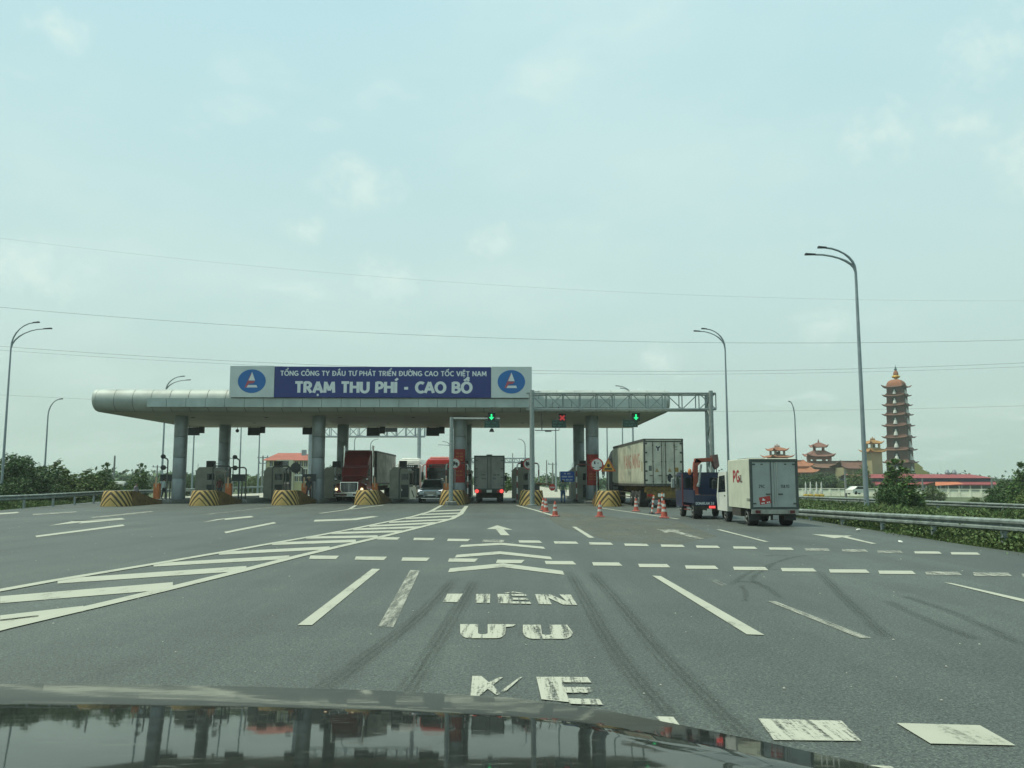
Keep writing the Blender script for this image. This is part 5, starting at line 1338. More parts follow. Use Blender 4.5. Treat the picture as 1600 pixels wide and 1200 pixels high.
# -- white reefer container lorry on the right
def container_lorry():
    X, Y = XA(1037, 52, 720), 52.0
    t = thing('container_lorry', 'white refrigerated container lorry queuing at the right-hand booth', 'truck', (X, Y, .006), math.radians(2.0))
    M_c = mat('reefer_white', (0.50, 0.51, 0.39), 0.5, 0, 0.17, .9)
    M_d = mat('reefer_door_white', (0.50, 0.49, 0.40), 0.5, 0, 0.16, 1.6)
    M_fr = mat('reefer_frame_worn', (0.085, 0.085, 0.075), 0.6, 0, 0.3, 5)
    w = 1.22; z0, z1 = 1.30, 4.18; L = 12.2
    MB().box(-w + .03, w - .03, .05, L, z0 + .06, z1 - .03).build('container', M_c, t)
    # shallow vertical seams of the side panels
    for s in (-1, 1):
        for k in range(11):
            y = .55 + k * 1.1 - (.4 if k == 0 else 0)
            MB().box(*sorted((s * (w - .031), s * (w - .012))), y, .55 + k * 1.1 + 1.08, z0 + .26, z1 - .22).build('side_panel', M_c, t)
    b = MB()
    for s in (-1, 1):
        b.box(*sorted((s * w, s * (w - .09))), 0, .1, z0, z1)
        b.box(*sorted((s * w, s * (w - .04))), .1, L, z1 - .16, z1); b.box(*sorted((s * (w - .005), s * (w - .05))), .1, L, z0, z0 + .16)
    b.box(-w + .09, w - .09, 0, .1, z1 - .20, z1); b.box(-w + .09, w - .09, 0, .1, z0, z0 + .14)
    b.build('corner_frame', M_fr, t)
    MB().box(-w + .14, w - .14, -.006, -.001, z1 - .13, z1 - .07).build('header_strip', M_c, t)
    for s in (-1, 1):
        d = MB().box(*sorted((s * .02, s * (w - .1))), .012, .06, z0 + .16, z1 - .22).build('door', M_d, t)
        for xx in (.12, .66):
            MB().tube([(s * xx, -.02, z0 + .08), (s * xx, -.02, z1 - .12)], .022, 6).build('lock_rod', M_fr, d)
        b = MB()
        for k in range(5): b.box(*sorted((s * (w - .22), s * (w - .06))), -.012, .012, z0 + .3 + k * .56, z0 + .40 + k * .56)
        b.build('hinge', M_fr, d)
        b = MB()
        for (xx, zz) in ((.12, .62), (.66, .62)): b.box(*sorted((s * (xx - .02), s * (xx + .22))), -.05, -.02, z0 + zz, z0 + zz + .05)
        b.build('lock_handle', M_fr, d)
        b = MB()
        for xx in (.12, .66):
            for zz in (.25, 1.45, 2.45): b.box(*sorted((s * (xx - .04), s * (xx + .04))), -.03, .012, z0 + zz, z0 + zz + .06)
        b.build('rod_bracket', M_fr, d)
    MB().box(-.45, -.22, -.006, .011, z1 - .78, z1 - .44).build('letter_patch', mat('letter_patch_pale', (0.55, 0.55, 0.52), 0.6), t)
    text_front('Y', -.46, -.22, z1 - .74, .28, -.008, w=.24).build('door_letter', M_signk, t, fix=False)
    lab = mat('label_grey', (0.12, 0.13, 0.115), 0.7); lab2 = mat('label_amber', (0.26, 0.17, 0.045), 0.7)
    MB().box(-.92, -.74, .004, .0115, z0 + .92, z0 + 1.24).build('warning_label', lab, t)
    MB().box(.66, .9, .004, .0115, z0 + .86, z0 + 1.12).build('warning_label', lab2, t)
    for x in (-.42, .36):
        MB().prism([(x - .12, z0 + .86), (x + .12, z0 + .86), (x, z0 + 1.10)], 'y', .004, .0115).build('warning_label', mat('label_pale_amber', (0.30, 0.22, 0.10), 0.7), t)
    MB().prism([(.36 + .15 * math.cos(a), z0 + .5 + .26 * math.sin(a)) for a in np.linspace(0, 2 * PI, 11)[:-1]], 'y', .0, .0115).build('smudge', mat('grimy_black', (0.03, 0.035, 0.04), 0.8), t)
    for s_, a0, a1, zz in (('45R1', .62, .86, 2.34), ('22G', .7, .86, 2.18)): text_front(s_, a0, a1, z0 + zz, .07, .010, w=.2).build('door_print', M_fr, t, fix=False)
    # side lettering (left side, reads from rear to front when seen from -X: text runs away from +Y to -Y)
    m = mat('side_letter_red', (0.40, 0.20, 0.14), 0.6, 0, 0.1, 2)
    sx = -w - .001
    text_letters('YANG MING', 5.9, .92, lambda u, v, d: (sx - d + .012, 7.3 - u, z0 + 1.12 + v), m, t, w=.15, track=.12)
    MB().box(sx - .004, sx + .02, .55, .72, z0 + .9, z0 + 1.5).build('side_label', lab2, t)
    # chassis in worn yellow
    M_y = mat('worn_yellow_chassis', (0.16, 0.105, 0.03), 0.75, 0, 0.35, 3)
    b = MB(); b.box(-.55, -.3, .2, 11.8, .95, z0).box(.3, .55, .2, 11.8, .95, z0).box(-1.15, 1.15, .1, .3, .92, z0 - .02)
    b.build('trailer_frame', M_y, t)
    MB().box(-1.05, 1.05, -.02, .1, .55, .98).build('rear_panel', M_y, t)
    MB().box(-1.15, 1.15, -.04, .08, .48, .58).build('underrun_bar', M_rust, t)
    for s in (-1, 1):
        MB().box(*sorted((s * .7, s * 1.05)), -.05, -.021, .68, .82).build('tail_light', M_redlens, t)
        for y in (2.0, 3.3, 4.6): wheel(t, s * .93, y, .5, .55, face=s)
        MB().box(*sorted((s * .68, s * 1.2)), 1.35, 1.38, .3, 1.1).build('mud_flap', M_dark, t)
        wheel(t, s * .93, 10.6, .5, .55, face=s); wheel(t, s * .93, 11.9, .5, .55, face=s); wheel(t, s * 1.0, 15.2, .5, .3, face=s)
        MB().box(*sorted((s * 1.0, s * 1.18)), 5.6, 9.6, .55, .6).box(*sorted((s * 1.0, s * 1.18)), 5.6, 9.6, .85, .9).build('side_guard', M_rust, t)
    plate(t, -.2, -.03, .66, .4, .2)
    MB().box(-1.2, 1.2, 12.9, 16.0, .75, 3.3, 0, .12).build('cab', mat('dark_cab_paint', (0.03, 0.035, 0.04), 0.4), t)
    MB().prism([(12.9, 3.3), (12.9, 3.95), (13.8, 3.85), (15.4, 3.3)], 'x', -1.15, 1.15).build('wind_deflector', mat('dark_cab_paint', (0.03, 0.035, 0.04), 0.4), t)
    MB().box(-1.0, 1.0, 12.2, 12.75, 1.45, 3.0).build('cooling_unit', M_rust, t)
    for s in (-1, 1):
        m_ = MB().box(*sorted((s * 1.35, s * 1.58)), 15.6, 15.75, 2.1, 2.9, 0, .04).build('wing_mirror', mat('mirror_pale', (0.4, 0.43, 0.42), 0.4), t)
        MB().box(*sorted((s * 1.2, s * 1.4)), 15.65, 15.7, 2.8, 2.85).build('mirror_arm', M_dark, m_)
        MB().box(*sorted((s * .9, s * 1.15)), 12.0, 12.9, .6, 1.2).build('side_tank', M_galv, t)
container_lorry()

# -- small white box van (rear quarter view, right lane)
def small_van():
    X, Y = XA(1209.5, 30.6, 760), 30.6
    t = thing('delivery_truck', 'small white box truck with red letters on its side, waiting in the rightmost lane', 'truck', (X, Y, .006))
    M_v = mat('van_cream_white', (0.56, 0.58, 0.46), 0.45, 0, 0.08, 1.3)
    M_dr = mat('van_door_shaded', (0.315, 0.345, 0.325), 0.5, 0, 0.08, 1.5)  # white doors coloured grey: the rear face's shade is in the paint
    M_f = mat('van_frame_dark', (0.06, 0.075, 0.07), 0.55, 0.1)
    w = .86; z0, z1 = .62, 2.38; L = 3.15
    MB().box(-w + .02, w - .02, .03, L, z0, z1 - .02).build('cargo_box', M_v, t)
    MB().box(-w + .02, w - .02, .03, L, z1 - .02, z1 + .03, 0, .02).build('roof_cap', M_v, t)
    b = MB()
    for s in (-1, 1): b.box(*sorted((s * w, s * (w - .09))), -.02, .06, z0 - .02, z1 + .01)
    b.box(-w + .09, w - .09, -.02, .06, z1 - .10, z1 + .01).box(-w + .09, w - .09, -.02, .06, z0 - .02, z0 + .06)
    b.build('door_frame', M_f, t)
    for s in (-1, 1):
        d = MB().box(*sorted((s * .012, s * (w - .09))), .0, .03, z0 + .065, z1 - .105).build('door', M_dr, t)
        MB().tube([(s * .11, -.02, z0 + .06), (s * .11, -.02, z1 - .1)], .016, 6).build('lock_rod', M_f if s < 0 else M_dr, d)
        b = MB()
        for zz in (.16, 1.55): b.box(*sorted((s * (w - .2), s * (w - .03))), -.03, -.02, z0 + zz, z0 + zz + .05)
        b.build('hinge', M_f, d)
        MB().box(*sorted((s * .14, s * .30)), -.03, -.0, z0 + .50, z0 + .54).build('lock_handle', M_f, d)
        MB().box(*sorted((s * .38, s * .46)), -.012, -.0, z1 - .2, z1 - .16).build('vent', M_f, d)
    pr = mat('van_print_dark', (0.07, 0.085, 0.085), 0.7)
    text_front('29C', -.55, -.34, z0 + .74, .11, -.001, w=.2).build('door_print', pr, t, fix=False)
    text_front('158.93', .24, .54, z0 + .74, .11, -.001, w=.2).build('door_print', pr, t, fix=False)
    # tilted red sticker
    c, s_ = math.cos(.17), math.sin(.17)
    R_ = lambda u, v, y: (-.34 + c * u - s_ * v, y, z0 + .30 + s_ * u + c * v)
    st = MB().add([R_(-.2, -.13, -.004), R_(.2, -.13, -.004), R_(.2, .13, -.004), R_(-.2, .13, -.004)], [(0, 1, 2, 3)]).build('red_sticker', M_signr, t, fix=False)
    b = MB()
    b.poly([R_(-.10, .0, -.008), R_(.0, -.01, -.008), R_(.01, .02, -.008), R_(-.04, .06, -.008), R_(-.06, .10, -.008), R_(-.08, .05, -.008)])
    for k in range(5):
        if k == 2: continue
        b.poly([R_(-.15 + k * .066, -.11, -.008), R_(-.10 + k * .066, -.11, -.008), R_(-.10 + k * .066, -.065, -.008), R_(-.15 + k * .066, -.065, -.008)])
    b.build('sticker_print', M_cream, st, fix=False)
    lr = mat('side_logo_red', (0.34, 0.03, 0.04), 0.5); ldk = mat('side_logo_dark', (0.10, 0.06, 0.06), 0.5)
    sx = -w + .018
    text_letters('PG', .86, .44, lambda u, v, d: (sx - d, 2.36 - u, z0 + .94 + v), lr, t, w=.22, track=.16)
    text_letters('iL', .36, .27, lambda u, v, d: (sx - d, 1.42 - u, z0 + .94 + v), ldk, t, w=.22, track=.16)
    text_mb('25 400', .42, .1, lambda u, v, d: (sx - d, .52 - u, z0 + .26 + v), w=.2).build('side_print', pr, t, fix=False)
    MB().box(-w + .03, w - .03, -.03, .05, .44, .60).build('rear_bumper', mat('dirty_white_bumper', (0.30, 0.31, 0.27), 0.6, 0, 0.2, 4), t)
    for s in (-1, 1):
        h = MB().box(*sorted((s * .45, s * .70)), -.05, -.031, .46, .57).build('tail_light', mat('dull_red_lens', (0.10, 0.02, 0.02), 0.3), t)
        MB().box(*sorted((s * .45, s * .52)), -.056, -.051, .465, .565).build('reverse_lens', M_rim, h)
        wheel(t, s * .62, .75, .31, .36, face=s); wheel(t, s * .72, 3.75, .31, .2, face=s)
        MB().box(*sorted((s * .42, s * .84)), .3, .32, .2, .44).build('mud_flap', M_dark, t)
    MB().box(-.35, .35, .1, 4.4, .36, .6).box(-.12, .12, .05, .15, .22, .44).build('chassis', M_rust, t)
    MB().box(-.82, -.6, 1.5, 2.7, .3, .6).box(.6, .82, 1.5, 2.7, .3, .6).build('side_tank', M_rust, t)
    plate(t, .02, -.02, .24, .2, .16, mat('dusty_plate', (0.3, 0.31, 0.3), 0.6))
    # cab, wider than the box at its doors
    b = MB(); b.prism([(3.28, .42), (4.85, .42), (4.98, 1.0), (4.62, 1.92), (4.4, 1.98), (3.28, 1.98)], 'x', -.87, .87); b.build('cab', M_white, t)
    for s in (-1, 1):
        x = s * .872
        w_ = MB().add([(x, 3.5, 1.18), (x, 4.72, 1.14), (x, 4.5, 1.80), (x, 3.55, 1.84)], [(0, 1, 2, 3)]).build('door_window', M_glass, t)
        MB().box(*sorted((s * .87, s * .885)), 3.55, 3.68, 1.0, 1.05).build('door_handle', M_dark, t)
        m_ = MB().box(*sorted((s * .98, s * 1.14)), 4.55, 4.66, 1.28, 1.66, 0, .03).build('wing_mirror', M_dark, t)
        MB().tube([(s * .86, 4.6, 1.75), (s * 1.06, 4.62, 1.72), (s * 1.06, 4.62, 1.6)], .015, 6).build('mirror_arm', M_dark, m_)
    MB().add([(-.8, 4.955, 1.12), (.8, 4.955, 1.12), (.76, 4.65, 1.88), (-.76, 4.65, 1.88)], [(0, 1, 2, 3)]).build('windscreen', M_glass, t)
    MB().box(-.62, -.02, .9, 2.5, z1 + .03, z1 + .07).build('roof_rack', M_f, t)
small_van()

# -- small blue truck with a red loader crane
def crane_truck():
    X, Y = XA(1119, 36.4, 790) - .05, 36.4
    t = thing('crane_truck', 'small dark blue flatbed truck with a red folding crane behind its cab', 'truck', (X, Y, .006))
    M_bl = mat('navy_truck_paint', (0.009, 0.020, 0.062), 0.35, 0, 0.15, 2, coat=.2)
    M_rd = mat('crane_red_paint', (0.30, 0.07, 0.04), 0.45, 0, 0.2, 5)
    w = .87
    b = MB(); b.box(-w, w, 0, 2.35, .66, .78); b.build('flatbed', M_bl, t)
    for s in (-1, 1): MB().box(*sorted((s * w, s * (w - .05))), .05, 2.3, .78, 1.22).build('side_board', M_bl, t)
    MB().box(-w, w, -.04, 0, .57, 1.0).build('tailboard', M_bl, t)
    b = MB(); b.box(-w + .06, w - .06, .35, .9, .79, .93).box(-.5, .6, .95, 1.4, .79, 1.0); b.build('cargo', mat('rusty_cargo', (0.06, 0.042, 0.03), 0.85, 0, 0.35, 5), t)
    b = MB(); b.prism([(2.5, .45), (4.0, .45), (4.15, 1.0), (3.85, 1.92), (3.6, 2.0), (2.5, 2.0)], 'x', -w, w); b.build('cab', M_bl, t)
    for s in (-1, 1):
        MB().box(*sorted((s * (w - .1), s * (w - .5))), 2.485, 2.499, 1.3, 1.75).build('rear_window', M_glass, t)
        MB().add([(s * (w + .003), 2.8, 1.2), (s * (w + .003), 3.95, 1.15), (s * (w + .003), 3.75, 1.82), (s * (w + .003), 2.85, 1.85)], [(0, 1, 2, 3)]).build('door_window', M_glass, t)
        m_ = MB().box(*sorted((s * (w + .1), s * (w + .26))), 3.75, 3.86, 1.3, 1.75, 0, .03).build('wing_mirror', mat('mirror_face', (0.32, 0.35, 0.33), 0.3), t)
        MB().tube([(s * w, 3.7, 1.85), (s * (w + .2), 3.8, 1.85), (s * (w + .2), 3.8, 1.2), (s * w, 3.7, 1.15)], .022, 6).build('mirror_arm', M_dark, m_)
        wheel(t, s * .66, .55, .33, .34, face=s); wheel(t, s * .74, 3.1, .33, .2, face=s)
        h = MB().box(*sorted((-.26, .0) if s < 0 else (.5, .8)), -.06, -.041, .46, .56).build('tail_light', M_redlit if s < 0 else M_redlens, t)
        MB().box(*sorted((s * .5, s * .86)), .12, .14, .2, .6).build('mud_flap', M_dark, t)
        MB().box(*sorted((s * .86, s * .8)), 1.15, 2.3, .34, .38).box(*sorted((s * .86, s * .8)), 1.15, 2.3, .50, .54).build('side_guard', mat('maroon_rail', (0.16, 0.03, 0.03), 0.5), t)
        MB().box(*sorted((s * (w + .01), s * (w - .03))), 2.46, 2.56, .5, 1.95).build('corner_trim', mat('maroon_rail', (0.16, 0.03, 0.03), 0.5), t)
    MB().box(-.3, .3, .0, 3.6, .36, .62).box(-.82, .82, -.03, .06, .40, .55).build('chassis', M_rust, t)
    plate(t, -.25, -.05, .28, .2, .16)
    text_front('DOMARLAM 3.8', -.82, -.05, .61, .11, -.042, w=.2).build('tail_print', M_cream, t, fix=False)
    # crane: base, pillar, first boom, folded outer boom, hydraulic ram
    px = -.32
    b = MB(); b.box(-.45, .45, 2.36, 2.48, .6, .9).box(px - .16, px + .16, 2.0, 2.46, .78, 1.02, 0, .04); b.build('crane_base', mat('dark_crane_base', (0.07, 0.03, 0.025), 0.6), t)
    px = -.32
    MB().prism([(px - .09, 1.0), (px + .09, 1.0), (px + .07, 2.1), (px - .09, 2.1)], 'y', 2.1, 2.32).build('crane_pillar', M_rd, t)
    MB().prism([(px - .12, 2.0), (px + .08, 1.95), (px + .10, 2.3), (px + .28, 2.46), (px + .05, 2.62), (px - .07, 2.45)], 'y', 2.08, 2.36).build('crane_knuckle', M_rd, t)
    b = MB(); b.prism([(px - .05, 2.42), (px - .02, 2.62), (px + .7, 2.65), (px + .76, 2.48)], 'y', 2.08, 2.36); b.prism([(px + .3, 2.49), (px + .95, 2.47), (px + .95, 2.62), (px + .3, 2.63)], 'y', 2.02, 2.42)
    b.build('crane_boom', M_rd, t)
    b = MB(); b.prism([(px + .72, 2.76), (px + .98, 2.80), (px + 1.04, 2.28), (px + .9, 2.12), (px + .8, 2.3)], 'y', 2.0, 2.44); b.build('boom_end', mat('boom_end_grey_red', (0.17, 0.10, 0.09), 0.6, 0, .2, 5), t)
    MB().tube([(px + .1, 2.0, 1.5), (px + .22, 2.0, 2.35)], .05, 8).tube([(px + .05, 2.0, 1.35), (px + .1, 2.0, 1.5)], .07, 8).build('hydraulic_ram', M_galv, t)
    MB().tube([(px + .95, 2.2, 2.15), (px + .95, 2.2, 1.95), (px + 1.0, 2.2, 1.9), (px + .95, 2.2, 1.86)], .02, 6).build('hook', M_dark, t)
    MB().ball((px - .26, 2.2, 2.02), (.09, .09, .16), 8).build('swing_motor', M_orange, t, smooth=True)
crane_truck()

# ------------------------------------------------------------------ cones and posts
def cone():
    t = thing('traffic_cone', '', 'traffic cone', (0, 0, 0), 0, 'red and white traffic cones by the closed lane')
    M_cn = mat('cone_red', (0.42, 0.09, 0.06), 0.55, 0, 0.15, 9)
    b = MB(); b.box(-.19, .19, -.19, .19, 0, .05, 0, .02); b.build('base', mat('cone_base_red', (0.36, 0.10, 0.08), 0.6, 0, .2, 9), t)
    b = MB()
    b.lathe([(.145 - .15 * .05, .05), (.145 - .15 * .70, .70)], (0, 0, 0), 14)
    b.build('cone_body', M_cn, t, smooth=True)
    for z0, z1 in ((.25, .35), (.45, .55)): MB().lathe([(.149 - .15 * z0, z0), (.149 - .15 * z1, z1)], (0, 0, 0), 14).build('reflective_band', mat('dusty_white_band', (0.46, 0.46, 0.42), 0.6), t, smooth=True)
    return t
cn = cone()
for i, (px, py, lb, sc) in enumerate([(849, 797.5, 'farthest cone of the three before the closed lane, partly hidden', 1.0), (853, 800.5, 'middle cone of the three before the closed lane', 1.02), (867.5, 807, 'nearest cone of the three before the closed lane, standing alone at their right', .98), (937.5, 808, 'single cone in front of the nose by the round sign', 1.0),
                                       (994, 799, 'cone beside the rear wheels of the container lorry', 1.0), (1030.5, 802.5, 'cone half hidden behind the tallest cone by the crane truck', 1.0), (1038, 809.5, 'tallest cone, left of the crane truck, topped by a banded post', 1.1)]):
    g = G(px, py)
    if i == 0: o = cn; o.location = (g.x, g.y, .006); o['label'] = lb
    else: o = dup(cn, lb, (g.x, g.y, .006), rnd.uniform(-.5, .5))
    o.scale = (sc, sc, sc)
def bpost():
    t = thing('banded_post', '', 'traffic post', (0, 0, 0), 0, 'banded posts by the closed lane')
    MB().lathe([(.16, 0), (.14, .05), (.05, .07)], (0, 0, 0), 12).build('foot', M_dark, t, smooth=True)
    b = MB(); b.lathe([(.045, .05), (.045, .85)], (0, 0, 0), 10); b.build('tube', mat_bands('post_bands', (0.46, 0.09, 0.05), (0.6, 0.6, 0.56), .22), t, smooth=True)
    MB().ball((0, 0, .87), .05, 8).build('cap', M_orange, t, smooth=True)
    return t
bpst = bpost(); g = G(1018.5, 803); bpst.location = (g.x, g.y, .006); bpst['label'] = 'leaning banded post left of the cones by the crane truck'; bpst.rotation_euler = (0, .13, 0)
g = G(1035, 801); o = dup(bpst, 'upright banded post among the cones by the crane truck', (g.x, g.y, .006)); o.rotation_euler = (0, 0, 0); o.scale = (1, 1, 1.1)

# ------------------------------------------------------------------ people
def person(label, px, Y, z0, h, shirt, legs, pose=0.0, face=1, hat=None, stride=.12):
    x = XA(px, Y, 765)
    t = thing('person', label, 'person', (x, Y, z0), pose)
    k = h / 1.70
    V = [(0, 0, .92), (0, 0, 1.10), (0, .01, 1.34), (0, .01, 1.46), (0, -.01, 1.52), (0, -.02, 1.60), (0, -.02, 1.68),
         (-.10, 0, .88), (-.11, -stride, .48), (-.11, -stride * .4, .08), (-.12, -stride * .4 - .16, .03),
         (.10, 0, .88), (.11, stride * .3, .48), (.11, stride, .08), (.12, stride - .16, .03),
         (-.18, .01, 1.40), (-.24, .02, 1.12), (-.23, -.10, .88), (-.22, -.14, .78),
         (.18, .01, 1.40), (.24, .0, 1.12), (.22, -.14, .92), (.19, -.20, .84)]
    E_ = [(0, 1), (1, 2), (2, 3), (3, 4), (4, 5), (5, 6), (0, 7), (7, 8), (8, 9), (9, 10), (0, 11), (11, 12), (12, 13), (13, 14), (2, 15), (15, 16), (16, 17), (17, 18), (2, 19), (19, 20), (20, 21), (21, 22)]
    R_ = [.135, .125, .155, .07, .06, .10, .085, .10, .07, .045, .035, .10, .07, .045, .035, .065, .05, .038, .032, .065, .05, .038, .032]
    me = bpy.data.meshes.new('person_body'); me.from_pydata([(a * k, b_ * k, c * k) for a, b_, c in V], E_, [])
    o = bpy.data.objects.new('tmp', me); COL.objects.link(o)
    sk = o.modifiers.new('s', 'SKIN'); ss = o.modifiers.new('u', 'SUBSURF'); ss.levels = 1
    for i, r in enumerate(R_): me.skin_vertices[0].data[i].radius = (r * k, r * k * (.72 if i in (0, 1, 2) else 1)); me.skin_vertices[0].data[i].use_root = (i == 0)
    dg = bpy.context.evaluated_depsgraph_get(); dg.update()
    m2 = bpy.data.meshes.new_from_object(o.evaluated_get(dg)); bpy.data.objects.remove(o)
    skin = mat('skin', (0.30, 0.17, 0.11), 0.6)
    m2.materials.clear()
    for m in (skin, shirt, legs, mat('dark_shoes', (0.03, 0.028, 0.025), 0.6)): m2.materials.append(m)
    for p in m2.polygons:
        c = p.center / k
        if c.z < .09: mi = 3
        elif c.z < .93 and abs(c.x) < .20: mi = 2
        elif c.z < 1.47 and (c.z > 1.05 or abs(c.x) < .17): mi = 1
        else: mi = 0
        p.material_index = mi; p.use_smooth = True
    m2.name = 'person_body'
    link('body', m2, t)
    if hat: MB().lathe([(.19 * k, 1.66 * k), (.17 * k, 1.69 * k), (.10 * k, 1.76 * k), (.04 * k, 1.78 * k)], (0, -.03 * k, 0), 14).build('hat', hat, t, smooth=True)
    else: MB().ball((0, .005 * k, 1.645 * k), (.098 * k, .105 * k, .10 * k), 10).build('hair', mat('black_hair', (0.012, 0.011, 0.01), 0.6), t, smooth=True)
    MB().ball((0, -.125 * k, 1.60 * k), (.016 * k, .02 * k, .025 * k), 6).build('nose', skin, t, smooth=True)
    return t
def cloth(n, c): return mat(n, c, 0.85, 0, 0.12, 6)
person('person in a white shirt and dark trousers standing left of the leftmost column', 256, 66.5, .205, 1.62, cloth('white_shirt', (0.42, 0.48, 0.47)), cloth('dark_trousers', (0.025, 0.025, 0.03)), 2.4)
person('person in a dull red top standing at the foot of the second column', 343, 67.5, .205, 1.66, cloth('dull_red_top', (0.16, 0.05, 0.04)), cloth('blue_grey_trousers', (0.06, 0.075, 0.09)), .4)
person('person in dark clothes and a pale hat beside the third column', 482.5, 63.6, .205, 1.68, cloth('dark_jacket', (0.035, 0.04, 0.04)), cloth('maroon_trousers', (0.07, 0.035, 0.035)), -.3, hat=cloth('straw_hat', (0.30, 0.25, 0.16)))
person('person in a green vest and blue trousers standing in the closed lane', 879.5, 63.5, .01, 1.66, cloth('grey_green_vest', (0.09, 0.13, 0.10)), cloth('blue_trousers', (0.045, 0.10, 0.21)), 2.9)
person('person in a pale lilac top behind the leftmost striped nose', 213, 65.5, .01, 1.42, cloth('lilac_shirt', (0.30, 0.28, 0.31)), cloth('dark_trousers', (0.025, 0.025, 0.03)), 1.2)

# ------------------------------------------------------------------ street lamps
def lamp(label, base_px, base_py, Y, top, heads, group='street lamps along the motorway', r=.10, z0=None, m=M_pole):
    """top: pixel where the mast starts to bend; heads: pixel ends of the arms"""
    b0 = P(base_px, base_py, Y); tp = P(top[0], top[1], Y)
    gz = ground_z(b0.x, Y) if z0 is None else z0
    t = thing('street_lamp', label, 'street lamp', (tp.x, Y, gz), 0, group)
    hz = tp.z - gz
    MB().tube([(0, 0, 0), (0, 0, hz)], [r * 1.15, r * .6], 10).build('mast', m, t, smooth=True)
    MB().lathe([(r * 2, 0), (r * 2, .25), (r * 1.3, .5)], (0, 0, 0), 10).build('base', M_conc, t)
    for i, (hx, hy) in enumerate(heads):
        e_ = P(hx, hy, Y) - Vector((tp.x, Y, gz)); dx, dz = e_.x, e_.z - hz
        off = (.25 if i else -.25) if len(heads) > 1 else 0
        pts = [(0, 0, hz - .02)]
        for s in np.linspace(.15, .92, 7):
            pts.append((dx * (1 - math.cos(s * PI / 2)) * .55 + dx * s * .45 * s, off * s, hz + dz * math.sin(s * PI / 2)))
        pts[-1] = (dx * .82, off, hz + dz * .97)
        a = MB().tube(pts, [r * .6] * 4 + [r * .45] * (len(pts) - 4), 8).build('arm', m, t, smooth=True)
        s = 1 if dx > 0 else -1
        x0, x1 = dx * .80, dx + s * .05
        z = hz + dz * .97; zz = hz + dz
        b = MB()
        b.add([(x0, off - .05, z - .03), (x0, off + .05, z - .03), (x0, off + .05, z + .05), (x0, off - .05, z + .05), (x1, off - .13, zz - .05), (x1, off + .13, zz - .05), (x1, off + .1, zz + .04), (x1, off - .1, zz + .04)],
              [(0, 1, 2, 3), (4, 7, 6, 5), (0, 4, 5, 1), (1, 5, 6, 2), (2, 6, 7, 3), (3, 7, 4, 0)])
        b.build('lamp_head', M_dark, t)
    return t
lamp('tallest lamp, double armed, standing by the right guardrail', 1360, 790, 45, (1337, 425), [(1277, 388), (1262, 395)], r=.12)
lamp('double-armed lamp rising behind the crane truck and right gantry legs', 1137, 780, 69, (1133, 545), [(1096, 514), (1086, 516)])
lamp('double-armed lamp at the far left edge by the trees', 4, 775, 66, (17, 545), [(63, 504), (77, 512)])
lamp('single-armed lamp among the trees at far left', 70, 770, 88, (75, 650), [(97, 623)], r=.11)
lamp('double-armed lamp whose head shows above the left end of the toll roof', 255, 770, 101, (259, 612), [(289, 588), (296, 593)], r=.13)
lamp('lamp with its head just above the right half of the toll roof', 989, 770, 110, (988, 622), [(962, 603), (970, 606)], r=.14)
lamp('single-armed lamp on the service road left of the temple', 1248, 775, 89, (1242, 655), [(1233, 627)], r=.11)
for px, Y, lb, dx in ((378, 130, 'thin lamp mast seen between the second and third columns, left one', 18), (407, 135, 'thin lamp mast seen in front of the yellow building', 18), (868, 132, 'thin lamp mast left of the paired columns', -16), (948, 134, 'thin lamp mast right of the paired columns', -16), (972, 138, 'thin lamp mast above the front of the container lorry', -16), (305, 128, 'lamp mast just right of the leftmost column', 16)):
    lamp(lb, px, 770, Y, (px, 640), [(px + dx, 624), (px + dx * 1.2, 630)], r=.13)
lamp('distant curved lamp above the red truck, right one', 580, 745, 190, (579, 696), [(591, 686)], r=.16)
lamp('distant curved lamp above the red truck, left one', 554, 745, 190, (554, 690), [(566, 680)], r=.16)
lamp('distant curved lamp right of the box truck', 820, 745, 150, (820.5, 697), [(810, 686)], r=.14)
lamp('distant double lamp left of the signal post', 703, 745, 160, (703, 697), [(692, 690), (685, 695)], r=.14)
def util(label, px, py_top, Y, arms=2, h2=770):
    x, zt = XA(px, Y, py_top), ZA(py_top, Y); gz = ground_z(x, Y)
    t = thing('utility_pole', label, 'utility pole', (x, Y, gz), 0, 'utility poles far off')
    MB().tube([(0, 0, 0), (0, 0, zt - gz)], [.2, .13], 8).build('mast', mat('old_concrete_pole', (0.2, 0.21, 0.2), 0.8), t)
    for k in range(arms):
        z = zt - gz - .4 - k * 1.0
        MB().box(-1.0 + .25 * k, 1.0 - .25 * k, -.08, .08, z, z + .14).build('crossarm', M_pole, t)
        b = MB()
        for s in (-.8, 0, .8): b.lathe([(.07, 0), (.09, .12), (.04, .3)], (s * (1 - .25 * k), 0, z + .14), 8)
        b.build('insulator', M_dark, t)
for a in (('plain far pole above the trees at left', 179.5, 712, 130, 0), ('far pole with crossarms left of the leftmost column', 246, 727, 170, 2), ('far pole with crossarms beside the yellow building', 411, 712, 150, 2), ('far pole with crossarms right of the second column', 365, 714, 190, 1),
          ('far pole with crossarms right of the left gantry leg', 863.5, 723, 180, 1), ('thin far pole right of the left gantry leg', 854, 719, 220, 0), ('thin far pole above the far road right of the box truck', 801, 708, 240, 0),
          ('thin pole in front of the temple hall', 1320, 735, 120, 0), ('thin pole by the white compound wall, left one', 1441, 748, 150, 0), ('thin pole by the white compound wall, right one', 1549, 746, 150, 0)): util(*a)

